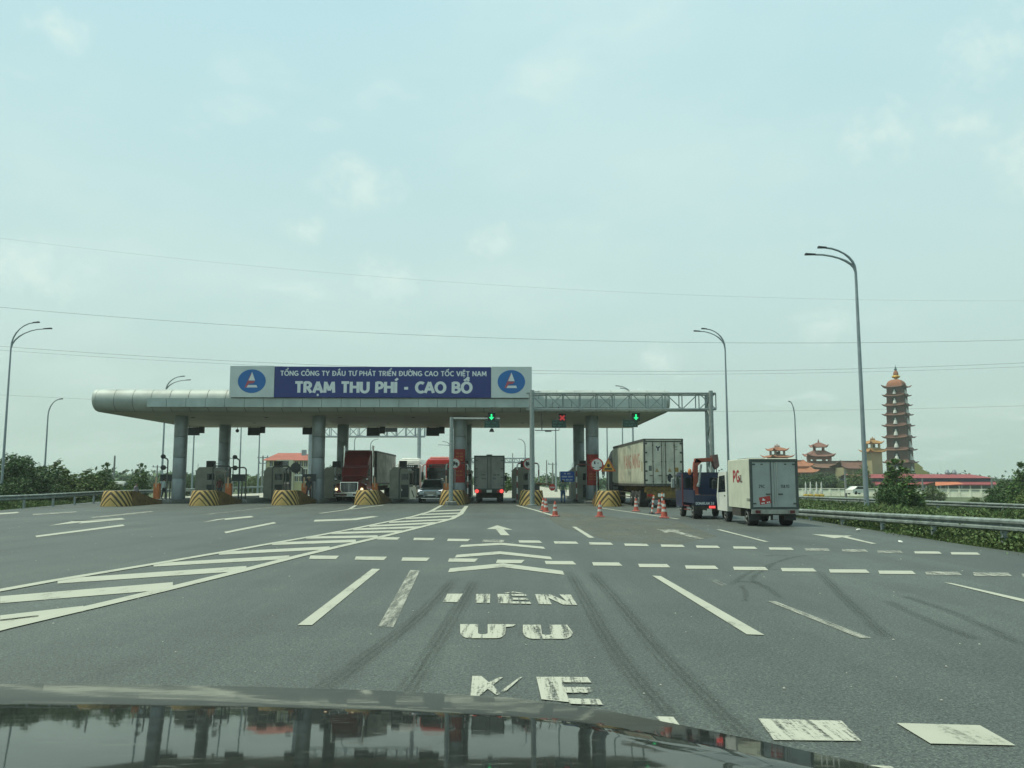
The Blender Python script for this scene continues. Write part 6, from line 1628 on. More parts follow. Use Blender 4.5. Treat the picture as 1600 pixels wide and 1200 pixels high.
# ------------------------------------------------------------------ power lines across the sky
M_wire = mat('cable_black', (0.10, 0.11, 0.11), 0.6)
def cable(label, pts, Y, r=.022):
    A = np.array([[p[0] ** 2, p[0], 1] for p in pts]); c = np.linalg.solve(A, np.array([p[1] for p in pts]))
    V = [P(px, float(c[0] * px * px + c[1] * px + c[2]), Y) for px in range(-500, 2101, 65)]
    o = MB().tube(V, r, 6).build('power_line', M_wire, None, smooth=True)
    tag(o, label, 'cable', 'overhead cables crossing the road')
cable('topmost overhead cable, faintest, high over the sign', [(0, 372), (800, 447), (1600, 470)], 120, .009)
cable('second overhead cable, the darkest, passing well above the sign', [(0, 480), (800, 529), (1600, 531)], 120, .021)
cable('upper cable of the pair that passes just behind the top of the sign', [(0, 541), (832, 579), (1600, 567)], 130, .022)
cable('lower cable of the pair that passes just behind the top of the sign', [(0, 547), (832, 583.5), (1600, 573)], 130, .016)
cable('lowest overhead cable, behind the toll roof and pagoda', [(0, 617), (1300, 641), (1600, 634)], 150, .018)

# ------------------------------------------------------------------ guardrails
def guardrail(label, path, step, zoff=0.0, post_h=.8):
    t = thing('guardrail', label, 'guardrail', (0, 0, 0))
    prof = [(0.03, 0.0), (-.05, .045), (-.05, .10), (.03, .155), (-.05, .21), (-.05, .265), (.03, .31)]
    pts = [Vector(p) for p in path]
    # resample
    seg = []; acc = 0
    dense = [pts[0]]
    for a, c in zip(pts, pts[1:]):
        n = max(1, int((c - a).length / 2.0))
        for k in range(1, n + 1): dense.append(a.lerp(c, k / n))
    vs = []; m = len(prof)
    for i, p in enumerate(dense):
        d = (dense[min(i + 1, len(dense) - 1)] - dense[max(i - 1, 0)]); d.z = 0; d.normalize()
        nrm = Vector((d.y, -d.x, 0)) * (1 if p.x < 0 else 1)
        if nrm.x * p.x > 0: nrm = -nrm       # faces the road
        for o, z in prof: vs.append(tuple(p - nrm * o + Vector((0, 0, z - .31))))
    fs = [(i * m + k, (i + 1) * m + k, (i + 1) * m + k + 1, i * m + k + 1) for i in range(len(dense) - 1) for k in range(m - 1)]
    MB().add(vs, fs).build('rail_beam', M_rail, t)
    d = 0; last = pts[0]; nxt = 1.2
    for a, c in zip(dense, dense[1:]):
        L = (c - a).length
        while d + L >= nxt:
            p = a.lerp(c, (nxt - d) / L); out = 1 if p.x > 0 else -1
            MB().box(p.x + out * .06 - .06, p.x + out * .06 + .06, p.y - .05, p.y + .05, p.z - post_h - .25, p.z - .04).build('post', M_galv, t)
            nxt += step
        d += L
def gpt(px, py, Y): v = P(px, py, Y); return (v.x, v.y, v.z)
guardrail('near galvanised guardrail on the grass verge right of the road', [(11.2, 9, .78), (11.7, 15, .76), gpt(1600, 812, 20), gpt(1480, 806, 23.6), gpt(1360, 800.5, 29), gpt(1250, 795, 36.5), (13.2, 48, .5), (14.8, 60, .62)], 3.6)
guardrail('farther guardrail along the service road before the white wall', [gpt(1720, 792, 48), gpt(1500, 784, 54), gpt(1350, 778.5, 60), gpt(1250, 775, 68), gpt(1180, 772, 80)], 4.0)
guardrail('guardrail on the verge at left, below the row of trees', [(-28.6, 30, .78), (-29.2, 44, .76), gpt(60, 772, 52.5), gpt(168, 766.5, 66), gpt(240, 765, 78), gpt(330, 762, 105), gpt(420, 759, 150)], 4.0)

# ------------------------------------------------------------------ far left building
def yellow_building():
    Y = 205; x0, x1 = XA(413, Y), XA(483, Y); gz = -1.3
    t = thing('yellow_building', 'pale yellow three-storey building with hipped red roof behind the toll booths', 'building', (0, 0, 0))
    ze = ZA(718, Y); zt = ZA(709, Y)
    M_y = mat('pale_yellow_wall', (0.50, 0.46, 0.25), 0.8, 0, 0.06, .3)
    M_rf = mat('red_roof_tile', (0.36, 0.11, 0.08), 0.8, 0, 0.12, .6)
    MB().box(x0 + .3, x1 - .3, Y, Y + 9, gz, ze).build('wall', M_y, t)
    MB().add([(x0 - .6, Y - .8, ze - .2), (x1 + .6, Y - .8, ze - .2), (x1 + .6, Y + 10, ze - .2), (x0 - .6, Y + 10, ze - .2), (x0 + 2.2, Y + 3.5, zt + .3), (x1 - 2.2, Y + 3.5, zt + .3), (x0 + 2.2, Y + 5, zt + .3), (x1 - 2.2, Y + 5, zt + .3)],
             [(0, 1, 5, 4), (1, 2, 7, 5), (2, 3, 6, 7), (3, 0, 4, 6), (4, 5, 7, 6), (3, 2, 1, 0)]).build('roof', M_rf, t)
    xc = XA(446, Y)
    MB().box(xc - 2.0, xc + 2.0, Y - 1.0, Y, gz, ze - .1).build('stair_bay', mat('cream_wall', (0.52, 0.5, 0.36), 0.8), t)
    MB().box(xc - .9, xc + .9, Y - 1.05, Y - .99, ZA(728, Y), ZA(720, Y)).build('window', M_glass, t)
    for r_, py in enumerate((725, 737, 748)):
        for px in (423, 431, 463, 470, 477):
            x, z = XA(px, Y), ZA(py, Y)
            w_ = MB().box(x - .38, x + .38, Y - .06, Y - .01, z - .6, z + .65).build('window', M_glass, t)
            MB().box(x - .45, x + .45, Y - .12, Y - .061, z - .72, z - .6).box(x - .03, x + .03, Y - .09, Y - .061, z - .6, z + .65).build('frame', M_white, w_)
    for py in (732, 743): MB().box(x0 + .2, x1 - .2, Y - .2, Y - .005, ZA(py, Y) - .15, ZA(py, Y) + .15).build('storey_band', M_white, t)
    MB().box(XA(470, Y) - .5, XA(470, Y) + .5, Y + 2, Y + 3, zt - .5, zt + 1.0).build('water_tank', M_pole, t)
yellow_building()
def truck_top():
    Y = 92; x = XA(191, Y); 
    t = thing('tanker_wagon', 'pale rounded tank top glimpsed between the trees at left', 'tank', (x, Y, ground_z(x, Y)))
    hs_ = .62
    z = ZA(757, Y) - ground_z(x, Y)
    MB().lathe([(r_ * hs_, a_ * hs_) for r_, a_ in ((.2, -1.4), (.85, -1.2), (1.0, -.8), (1.0, .8), (.85, 1.2), (.2, 1.4))], (-.3, 0, z - .25), 16, 'x').build('tank', mat('tank_white', (0.30, 0.33, 0.31), 0.7), t, smooth=True)
    MB().box(-1.2, .7, -.7, .5, z - 1.4, z - .35).box(-1.2, -.9, -.6, .6, 0, z - 1.4).box(.9, 1.2, -.6, .6, 0, z - 1.4).build('support', mat('teal_support', (0.05, 0.14, 0.12), 0.6), t)
truck_top()

# ------------------------------------------------------------------ temple at right
M_brick = mat('pagoda_brick', (0.105, 0.056, 0.042), 0.85, 0, 0.18, .9)
M_tile = mat('temple_roof_tile', (0.150, 0.073, 0.052), 0.8, 0, 0.18, 1.2)
M_tile2 = mat('temple_orange_tile', (0.30, 0.115, 0.055), 0.75, 0, 0.15, 1.2)
M_stat = mat('white_statue', (0.60, 0.60, 0.55), 0.7)
M_gold = mat('gold_paint', (0.55, 0.36, 0.05), 0.35, 0.4, 0.1, 1)
M_nich = mat('niche_dark', (0.03, 0.032, 0.03), 0.8)
def curled_roof(b, w, d, z, h, up, over, top=.55, n=8):
    """square hipped roof with upturned corners (eaves at z, ridge at z+h)"""
    ring = []
    pts = []
    for side in range(4):
        for k in range(n):
            u = k / n
            a, c = [((-1, -1), (1, -1)), ((1, -1), (1, 1)), ((1, 1), (-1, 1)), ((-1, 1), (-1, -1))][side]
            pts.append((a[0] + (c[0] - a[0]) * u, a[1] + (c[1] - a[1]) * u))
    def rg(k, zz, lift, thick=0):
        out = []
        for x, y in pts:
            cor = min(abs(x), abs(y))
            f = cor ** 5
            s = 1 + .10 * f * (1 if lift else 0)
            out.append((x * (w * k[0]) * s, y * (d * k[1]) * s, zz + lift * f))
        return out
    W_, D_ = w + over, d + over
    k1 = (W_ / w, D_ / d)
    rings = [rg(k1, z - .12, up), rg(k1, z, up), rg(((W_ * .8) / w, (D_ * .8) / d), z + h * .28, up * .25), rg((top, top), z + h, 0)]
    m = len(pts)
    b.add([p for r in rings for p in r], [(j * m + i, j * m + (i + 1) % m, (j + 1) * m + (i + 1) % m, (j + 1) * m + i) for j in range(3) for i in range(m)] + [tuple(range(m)), tuple(range(3 * m, 4 * m))])
def pagoda():
    Y = 255.0; k = Y / F
    cx = XA(1403, Y, 650)
    t = thing('pagoda_tower', 'tall brown square pagoda of many eaves with an orange dome and golden finial', 'pagoda', (cx, Y, 0), math.radians(49))
    zy = lambda py: ZA(py, Y)
    eaves = [605, 618, 633, 648, 665, 683, 702.5, 722, 742]
    tops = [606.5] + [e + 2.5 for e in eaves[1:]]
    def hw(py): return (3.12 + (py - 605) / 145 * 1.45) * .5 * 1.43
    gz = -1.4
    for i in range(len(eaves)):
        z1 = zy(eaves[i]); z0 = zy(eaves[i + 1]) if i + 1 < len(eaves) else gz
        h = hw(eaves[i])
        wl_ = MB().box(-h, h, -h, h, z0, z1).build('tier_wall', M_brick, t)
        hh = z1 - z0
        for q in range(4):
            b = MB(); s = MB()
            R4 = Matrix.Rotation(q * PI / 2, 3, 'Z')
            nw, nh = h * .30, min(hh * .38, 1.3)
            zc = z0 + hh * .48
            out = [(-nw, zc - nh)] + [(nw, zc - nh)] + [(nw * math.cos(a), zc + nh * .25 + nh * .75 * math.sin(a)) for a in np.linspace(0, PI, 7)]
            b.add([tuple(R4 @ Vector((x, -h - .03, z))) for x, z in out] + [tuple(R4 @ Vector((x, -h + .3, z))) for x, z in out], [tuple(range(len(out)))] + [(j, (j + 1) % len(out), len(out) + (j + 1) % len(out), len(out) + j) for j in range(len(out))])
            c = R4 @ Vector((0, -h - .12, zc - nh * .95))
            s.lathe([(nw * .78, 0), (nw * .7, nh * .35), (nw * .5, nh * .8), (nw * .26, nh * 1.05), (nw * .30, nh * 1.25), (nw * .1, nh * 1.45)], tuple(c), 8)
            b.build('niche_shade', M_nich, wl_); s.build('statue', M_stat, wl_, smooth=True)  # dark panel proud of the wall; the recess's shade is its colour
        if i:
            b = MB(); curled_roof(b, h, h, z1 - .25, .95, .5, .75, .98); b.build('eave', M_tile, t)
    h = hw(605)
    b = MB(); curled_roof(b, h, h, zy(605) - .1, .6, .8, .9, .98); b.build('eave', M_tile, t)
    b = MB()
    rings = []
    for s, z in ((1.0, zy(603.5)), (.96, zy(600)), (.82, zy(596.5)), (.55, zy(594)), (.3, zy(593))):
        rings.append([(x * h * s, y * h * s, z) for x, y in ((-1, -1), (-.33, -1.05), (.33, -1.05), (1, -1), (1.05, -.33), (1.05, .33), (1, 1), (.33, 1.05), (-.33, 1.05), (-1, 1), (-1.05, .33), (-1.05, -.33))])
    m = 12
    b.add([p for r in rings for p in r], [(j * m + i, j * m + (i + 1) % m, (j + 1) * m + (i + 1) % m, (j + 1) * m + i) for j in range(4) for i in range(m)] + [tuple(range(4 * m, 5 * m))])
    b.build('dome', M_tile2, t, smooth=True)
    MB().lathe([(.45, zy(594)), (.35, zy(592)), (1.05, zy(590)), (1.25, zy(588.6)), (1.0, zy(587)), (.4, zy(586))], (0, 0, 0), 16).build('gold_ring', M_gold, t, smooth=True)
    MB().lathe([(.75, zy(586)), (.72, zy(582.5)), (.45, zy(580)), (.25, zy(578.5))], (0, 0, 0), 12).build('finial_bell', M_tile2, t, smooth=True)
    MB().lathe([(.3, zy(578.5)), (.5, zy(577)), (.2, zy(575.6)), (.32, zy(574.5)), (.1, zy(573)), (.05, zy(570.5))], (0, 0, 0), 10).build('finial', mat('finial_teal', (0.06, 0.13, 0.14), 0.5), t, smooth=True)
pagoda()
def pavilion(label, px, Y, tiers, roofm, body, gz=-1.4):
    """tiers: list of (half width m, eave py, ridge py, wall bottom py)"""
    cx = XA(px, Y, 720)
    t = thing('temple_pavilion', label, 'pavilion', (cx, Y, 0), .2)
    for i, (w, ey, ry, by) in enumerate(tiers):
        ze, zr, zb = ZA(ey, Y), ZA(ry, Y), ZA(by, Y) if by else gz
        if by:
            for sx in (-1, 1):
                for sy in (-1, 1): MB().box(sx * w * .8 - .22, sx * w * .8 + .22, sy * w * .8 - .22, sy * w * .8 + .22, zb, ze).build('column', body, t)
            MB().lathe([(w * .3, zb), (w * .34, zb + (ze - zb) * .5), (w * .12, zb + (ze - zb) * .8)], (0, 0, 0), 8).build('bell', M_nich, t, smooth=True)
            MB().box(-w * .85, w * .85, -w * .85, w * .85, zb, zb + (ze - zb) * .2).build('parapet', body, t)
        else:
            MB().box(-w * .8, w * .8, -w * .8, w * .8, zb, ze).build('wall', body, t)
        b = MB(); curled_roof(b, w, w, ze, zr - ze, .7, .5, .25 if i == 0 else .75); b.build('roof', roofm, t)
    w, ey, ry, by = tiers[0]
    b = MB()
    for s in (-1, 0, 1): b.lathe([(.16, 0), (.22, .3), (.05, 1.0 if s == 0 else .7)], (s * w * .35, 0, ZA(ry, Y) - .1), 8)
    b.build('finial', roofm, t)
M_tw = mat('temple_wall', (0.20, 0.15, 0.11), 0.8, 0, 0.1, .5)
M_ty = mat('temple_yellow_wall', (0.33, 0.29, 0.16), 0.8, 0, 0.1, .5)
pavilion('small two-tiered orange pavilion rising above the white truck', 1215, 230, [(1.6, 704, 698.5, 711.5), (2.5, 714.5, 711.5, None)], M_tile2, M_tw)
pavilion('two-tiered yellowish pavilion just right of the tallest lamp', 1365, 225, [(1.35, 693, 687.5, 701), (1.9, 706, 701, None)], mat('temple_ochre_tile', (0.34, 0.18, 0.06), 0.8, 0, .15, 1), M_ty)
def gate():
    Y = 245; cx = XA(1280, Y, 720)
    t = thing('temple_gate', 'three-arched temple gate with stacked curled roofs behind the long hall', 'gate', (cx, Y, 0))
    m = mat('gate_dusty_red', (0.25, 0.12, 0.09), 0.8, 0, 0.12, .8)
    zt, z2, z3 = ZA(697, Y), ZA(705, Y), ZA(713, Y)
    for x in (-3.0, -1.35, 1.35, 3.0): MB().box(x - .35, x + .35, -.6, .6, -1.4, z3).build('pillar', m, t)
    MB().box(-3.4, 3.4, -.65, .65, z3 - .9, z3).build('lintel', m, t)
    b = MB(); curled_roof(b, 3.2, 1.2, z3, z2 - z3 + .2, .8, .6, .5); b.build('roof', m, t)
    for x in (-1.25, 1.25): MB().box(x - .28, x + .28, -.4, .4, z2 - .3, zt).build('pillar', m, t)
    b = MB(); curled_roof(b, 1.6, 1.0, zt - .3, 1.3, .8, .5, .3); b.build('roof', m, t)
    MB().lathe([(.2, 0), (.25, .4), (.05, 1.1)], (0, 0, zt + .9), 8).build('finial', m, t)
gate()
def hall(label, px0, px1, Y, ridge, eave, wallm, roofm, depth=9, curl=True, gz=-1.4):
    x0, x1 = XA(px0, Y), XA(px1, Y); zr, ze = ZA(ridge, Y + depth / 2), ZA(eave, Y)
    t = thing('temple_hall', label, 'temple hall', ((x0 + x1) / 2, Y + depth / 2, 0))
    hx, hd = (x1 - x0) / 2, depth / 2
    MB().box(-hx + 1, hx - 1, -hd + 1.2, hd - 1, gz, ze + .3).build('wall', wallm, t)
    b = MB(); n = 14; c = .7 if curl else 0
    for sd_ in (-1, 1):
        vs = []
        for k in range(n + 1):
            u = -1 + 2 * k / n; f = abs(u) ** 6
            vs += [(u * (hx + .3), sd_ * hd, ze + c * f), (u * (hx - .6), sd_ * hd * .45, ze + (zr - ze) * .48 + c * .5 * f), (u * (hx - 1.2), sd_ * .05, zr + c * .8 * f), (u * (hx + .3), sd_ * (hd - .05), ze - .22 + c * f)]
        fs = []
        for k in range(n):
            a = k * 4; fs += [(a, a + 4, a + 5, a + 1), (a + 1, a + 5, a + 6, a + 2), (a, a + 3, a + 7, a + 4)]
        b.add(vs, fs)
    b.build('roof', roofm, t)
    MB().box(-hx + 1.2, hx - 1.2, -.2, .2, zr - .1, zr + .35).build('ridge', roofm, t)
    npost = max(4, int(hx * 2 / 4))
    for k in range(npost + 1):
        x = -hx + 1 + (2 * hx - 2) * k / npost
        MB().lathe([(.22, gz), (.2, ze)], (x, -hd + .5, 0), 8).build('pillar', wallm, t)
    return t
hall('long brown-roofed temple hall between the white truck and the tallest lamp', 1268, 1360, 240, 722, 731, M_tw, mat('temple_dull_tile', (0.17, 0.095, 0.065), 0.85, 0, .15, .8))
hall('temple hall with lit orange roof right behind the white truck', 1228, 1272, 228, 721, 728.5, M_tw, M_tile2)
hall('lower orange curled roof right behind the white truck', 1226, 1280, 220, 732, 738, M_tw, M_tile2, 6)
hall('pinkish temple hall just left of the tallest lamp', 1318, 1372, 226, 722, 732, M_ty, M_tile)
def long_shed():
    Y = 210; x0, x1 = XA(1332, Y), XA(1568, Y)
    t = thing('long_building', 'long low building with red roof and dark blue band behind the white wall', 'building', (0, 0, 0))
    M_rf = mat('shed_red_roof', (0.26, 0.05, 0.055), 0.7, 0, 0.12, .8)
    MB().add([(x0, Y, ZA(747, Y)), (x1 - 2, Y, ZA(747, Y)), (x1 - 5.5, Y + 5, ZA(741, Y + 5)), (x0, Y + 5, ZA(741, Y + 5)), (x1 - 2, Y + 10, ZA(747, Y)), (x0, Y + 10, ZA(747, Y))], [(0, 1, 2, 3), (3, 2, 4, 5), (1, 4, 2)]).build('upper_roof', M_rf, t)
    MB().box(x0 + .2, x1 - 2.6, Y + .6, Y + 9, ZA(752.5, Y), ZA(747, Y)).build('clerestory_band', mat('band_navy', (0.02, 0.025, 0.075), 0.6), t)
    MB().add([(x0, Y - 2.2, ZA(757, Y - 2)), (x1 + 1, Y - 2.2, ZA(757, Y - 2)), (x1 - 2, Y + .8, ZA(752, Y)), (x0, Y + .8, ZA(752, Y)), (x0, Y - 2.2, ZA(757, Y - 2) - .25), (x1 + 1, Y - 2.2, ZA(757, Y - 2) - .25)], [(0, 1, 2, 3), (0, 4, 5, 1)]).build('lower_roof', M_rf, t)
    MB().box(x0 + .5, x1 - 1.5, Y + .2, Y + 9, -1.4, ZA(755, Y)).build('wall', mat('shed_teal_wall', (0.14, 0.21, 0.19), 0.8), t)
    for k in range(14):
        x = x0 + 1 + (x1 - x0 - 2) * k / 13
        MB().lathe([(.16, -1.4), (.16, ZA(757, Y))], (x, Y - 1.6, 0), 8).build('pillar', M_white, t)
    for px in (1484, 1495): MB().lathe([(.5, 0), (.6, .6), (.3, 1.3)], (XA(px, Y + 4), Y + 5, ZA(741, Y + 5) - .2), 8).build('roof_vent', M_pole, t)
long_shed()
def orange_canopy():
    Y = 195; x0, x1 = XA(1468, Y), XA(1510, Y)
    t = thing('orange_roof', 'bright orange shelter roof in front of the long low building', 'shelter', (0, 0, 0))
    z0, z1 = ZA(759, Y), ZA(753, Y)
    MB().add([(x0 - 1, Y, z0), (x1 - .5, Y, z0 + .4), (x1, Y + 4, z1), (x0 + 1.0, Y + 4, z1), (x0 - 1, Y + 8, z0), (x1 - .5, Y + 8, z0)], [(0, 1, 2, 3), (3, 2, 5, 4)]).build('roof', mat('bright_orange_sheet', (0.48, 0.13, 0.045), 0.6, 0, .12, .8), t)
    for x in (x0 + .3, x1 - 1):
        for y in (Y + .3, Y + 7.5): MB().box(x - .1, x + .1, y - .1, y + .1, -1.4, z0 + .15).build('post', M_pole, t)
orange_canopy()
def yellow_gable():
    Y = 285; x0, x1 = XA(1424, Y), XA(1456, Y)
    t = thing('yellow_gable', 'stepped yellow gable wall showing right behind the pagoda', 'building', (0, 0, 0))
    xc = XA(1428, Y)
    pr = [(x0 - 3, -1.4), (x1, -1.4), (x1, ZA(743, Y)), (x1 - 1.2, ZA(738, Y)), (x1 - 3, ZA(733, Y)), (x1 - 2.6, ZA(731, Y)), (x1 - 4.4, ZA(724, Y)), (x1 - 5.6, ZA(720, Y)), (xc - 1, ZA(718, Y)), (x0 - 3, ZA(735, Y))]
    MB().prism(pr, 'y', Y, Y + .6).build('gable_wall', mat('gable_yellow', (0.42, 0.36, 0.12), 0.8, 0, 0.08, .4), t)
    MB().box(x0 - 3, x1 - 1, Y + .6, Y + 12, -1.4, ZA(738, Y)).build('wall', M_tw, t)
yellow_gable()
def compound_wall():
    Y = 165
    ax, ay, bx, by = XA(1240, 178), 178, XA(1660, 150), 150
    t = thing('compound_wall', 'long white compound wall with panels in front of the temple', 'wall', (ax, ay, 0), math.atan2(by - ay, bx - ax))
    x0, x1 = 0.0, math.hypot(bx - ax, by - ay); n = 26; w = (x1 - x0) / n
    Y = 0; zt = ZA(764.5, 165); zb = -1.45
    M_w = mat('whitewashed_wall', (0.74, 0.75, 0.60), 0.85, 0, 0.14, .5)
    for k in range(n):
        MB().box(x0 + k * w + .2, x0 + (k + 1) * w - .2, Y, Y + .2, zb, zt - .15).build('panel', M_w, t)
        MB().box(x0 + k * w - .199, x0 + k * w + .199, Y - .08, Y + .24, zb, zt).build('post', M_w, t)
    MB().box(x0, x1, Y - .12, Y + .3, zt, zt + .12).build('coping', M_w, t)
compound_wall()
def parasol(label, px, Y=158):
    x = XA(px, Y); gz = ground_z(x, Y)
    t = thing('white_statue', label, 'statue', (x, Y, gz), 0, 'small white statues by the compound wall')
    zt = ZA(752, Y) - gz
    MB().lathe([(.5, 0), (.5, .5), (.35, .6)], (0, 0, 0), 10).build('pedestal', M_gold, t)
    MB().lathe([(.24, .6), (.30, .9), (.17, zt * .5), (.11, zt * .66), (.15, zt * .76), (.10, zt * .86), (.02, zt)], (0, 0, 0), 10).build('figure', M_stat, t, smooth=True)
    return t
for k, (px, lb) in enumerate(((1258.5, 'leftmost of the four small white statues beyond the guardrail'), (1266, 'second from left of the four small white statues beyond the guardrail'), (1275.5, 'third from left of the four small white statues beyond the guardrail'), (1283, 'rightmost of the four small white statues beyond the guardrail'))): parasol(lb, px)
def parked_car():
    Y = 120; x = XA(1339, Y)
    t = thing('parked_car', 'pale car parked side-on beyond the far guardrail left of the tallest lamp', 'car', (x, Y, ZA(772.5, Y) - .0), .5)
    t.scale = (.8, .8, .8); L = 2.1
    b = MB(); b.prism([(-L, .25), (L, .25), (L, .75), (1.2, .9), (.6, 1.38), (-.9, 1.42), (-1.7, .95), (-L, .85)], 'y', -.8, .8); b.build('body', M_white, t)
    for s in (-1, 1):
        MB().poly([(-1.5, s * .803, .95), (1.05, s * .803, .92), (.5, s * .803, 1.3), (-.85, s * .803, 1.34)]).build('window', M_glass, t, fix=False)
        for y in (-1.3, 1.3): MB().lathe([(.3, -.1), (.31, 0), (.3, .1)], (y, s * .72, .31), 14, 'y').build('wheel', M_tyre, t)
parked_car()

# ------------------------------------------------------------------ vegetation
def leaf_mesh(name, m, lobes, n, size, seed, flat=.6):
    """leaf-sized quads spread through clumps: lobes = (cx, cy, cz, rx, ry, rz)"""
    g = np.random.default_rng(seed)
    lob = np.array(lobes, float)
    wts = (lob[:, 3] * lob[:, 4] * lob[:, 5]) ** .75; wts /= wts.sum()
    nc = max(6, n // 26)
    li = g.choice(len(lob), nc, p=wts)
    d = g.normal(size=(nc, 3)); d /= np.linalg.norm(d, axis=1, keepdims=True)
    rad = g.uniform(.35, 1.0, nc) ** .5
    cc = lob[li, :3] + d * rad[:, None] * lob[li, 3:]
    cr = g.uniform(.10, .24, nc) * lob[li, 3:].mean(1)
    pick = g.integers(0, nc, n)
    c = cc[pick] + g.normal(size=(n, 3)) * cr[pick][:, None] * .75
    u = g.normal(size=(n, 3)); u[:, 2] *= flat; u /= np.linalg.norm(u, axis=1, keepdims=True)
    v = np.cross(u, g.normal(size=(n, 3))); v /= np.linalg.norm(v, axis=1, keepdims=True)
    s = g.uniform(.55, 1.25, n)[:, None] * size
    P4 = np.stack([c - u * s, c - v * s * .5, c + u * s, c + v * s * .5], 1).reshape(-1, 3)
    me = bpy.data.meshes.new(name)
    me.vertices.add(4 * n); me.vertices.foreach_set('co', P4.ravel())
    me.loops.add(4 * n); me.loops.foreach_set('vertex_index', np.arange(4 * n))
    me.polygons.add(n); me.polygons.foreach_set('loop_start', np.arange(0, 4 * n, 4)); me.polygons.foreach_set('loop_total', np.full(n, 4))
    me.materials.append(m); me.update(calc_edges=True); me.validate()
    return me
M_leafA = mat('leaf_green', (0.066, 0.130, 0.026), 0.6, 0, 0.15, .8, island=.32, spec=.3)
M_leafB = mat('leaf_dark_green', (0.046, 0.098, 0.024), 0.6, 0, 0.15, .8, island=.32, spec=.3)
M_leafC = mat('leaf_olive_green', (0.088, 0.140, 0.030), 0.6, 0, 0.15, .8, island=.32, spec=.3)
M_bark = mat('bark', (0.075, 0.06, 0.045), 0.9, 0, 0.25, 6)
def tree_proto(label, h, lobes, n, size, m, seed, trunk=.3, name='tree'):
    t = thing(name, label, 'tree', (0, 0, 0), 0, 'trees beside the motorway')
    g = random.Random(seed)
    b = MB(); b.tube([(0, 0, -.3), (.04 * h * g.uniform(-.5, .5), 0, h * .35), (.02 * h, .03 * h, h * .8)], [.035 * h, .024 * h, .006 * h], 8)
    for k in range(7):
        l = lobes[k % len(lobes)]; z = h * g.uniform(.15, .5)
        b.tube([(0, 0, z), ((l[0]) * .5 + g.uniform(-.1, .1) * h, l[1] * .5, (z + l[2]) / 2 + .05 * h), (l[0] + g.uniform(-.1, .1) * h, l[1] + g.uniform(-.1, .1) * h, l[2] + g.uniform(-.1, .2) * l[5])], [.016 * h, .011 * h, .004 * h], 6)
    b.build('trunk', M_bark, t, smooth=True)
    link('crown', leaf_mesh('crown', m, lobes, n, size, seed), t)
    return t
PA = tree_proto('', 4.6, [(0, 0, 1.7, 1.3, 1.2, 1.2), (.2, 0, 2.9, .95, .9, 1.0), (-.1, .1, 3.9, .5, .5, .7), (-.8, .2, 1.2, .8, .8, .8), (.9, -.2, 1.2, .8, .8, .8)], 6500, .10, M_leafA, 21)
PB = tree_proto('', 4.0, [(0, 0, 2.0, 1.7, 1.5, 1.1), (-1.1, 0, 2.3, 1.0, 1.0, .9), (1.2, .2, 2.0, 1.1, 1.0, .8), (.2, .2, 3.0, 1.0, 1.0, .75), (0, -.3, 1.0, 1.6, 1.3, .8)], 8000, .10, M_leafB, 22)
PC = tree_proto('', 3.4, [(0, 0, 1.5, 1.5, 1.3, 1.0), (-.9, 0, 1.1, 1.0, 1.0, .9), (.9, .2, 1.0, 1.0, 1.0, .9), (.1, .2, 2.5, .8, .8, .8)], 6500, .10, M_leafC, 23)
def put(proto, label, px, Y, topy, used=[], sx=1.0, dz=0.0):
    h0 = {id(PA): 4.6, id(PB): 3.75, id(PC): 3.3}[id(proto)]
    x = XA(px, Y, 745); gz = ground_z(x, Y) + dz
    s = (ZA(topy, Y) - gz) / h0
    if id(proto) not in used: used.append(id(proto)); o = proto
    else: o = copy_tree(proto)
    o['label'] = label; o.location = (x, Y, gz); o.rotation_euler = (0, 0, rnd.uniform(0, 6.2)); o.scale = (s * sx, s * sx, s)
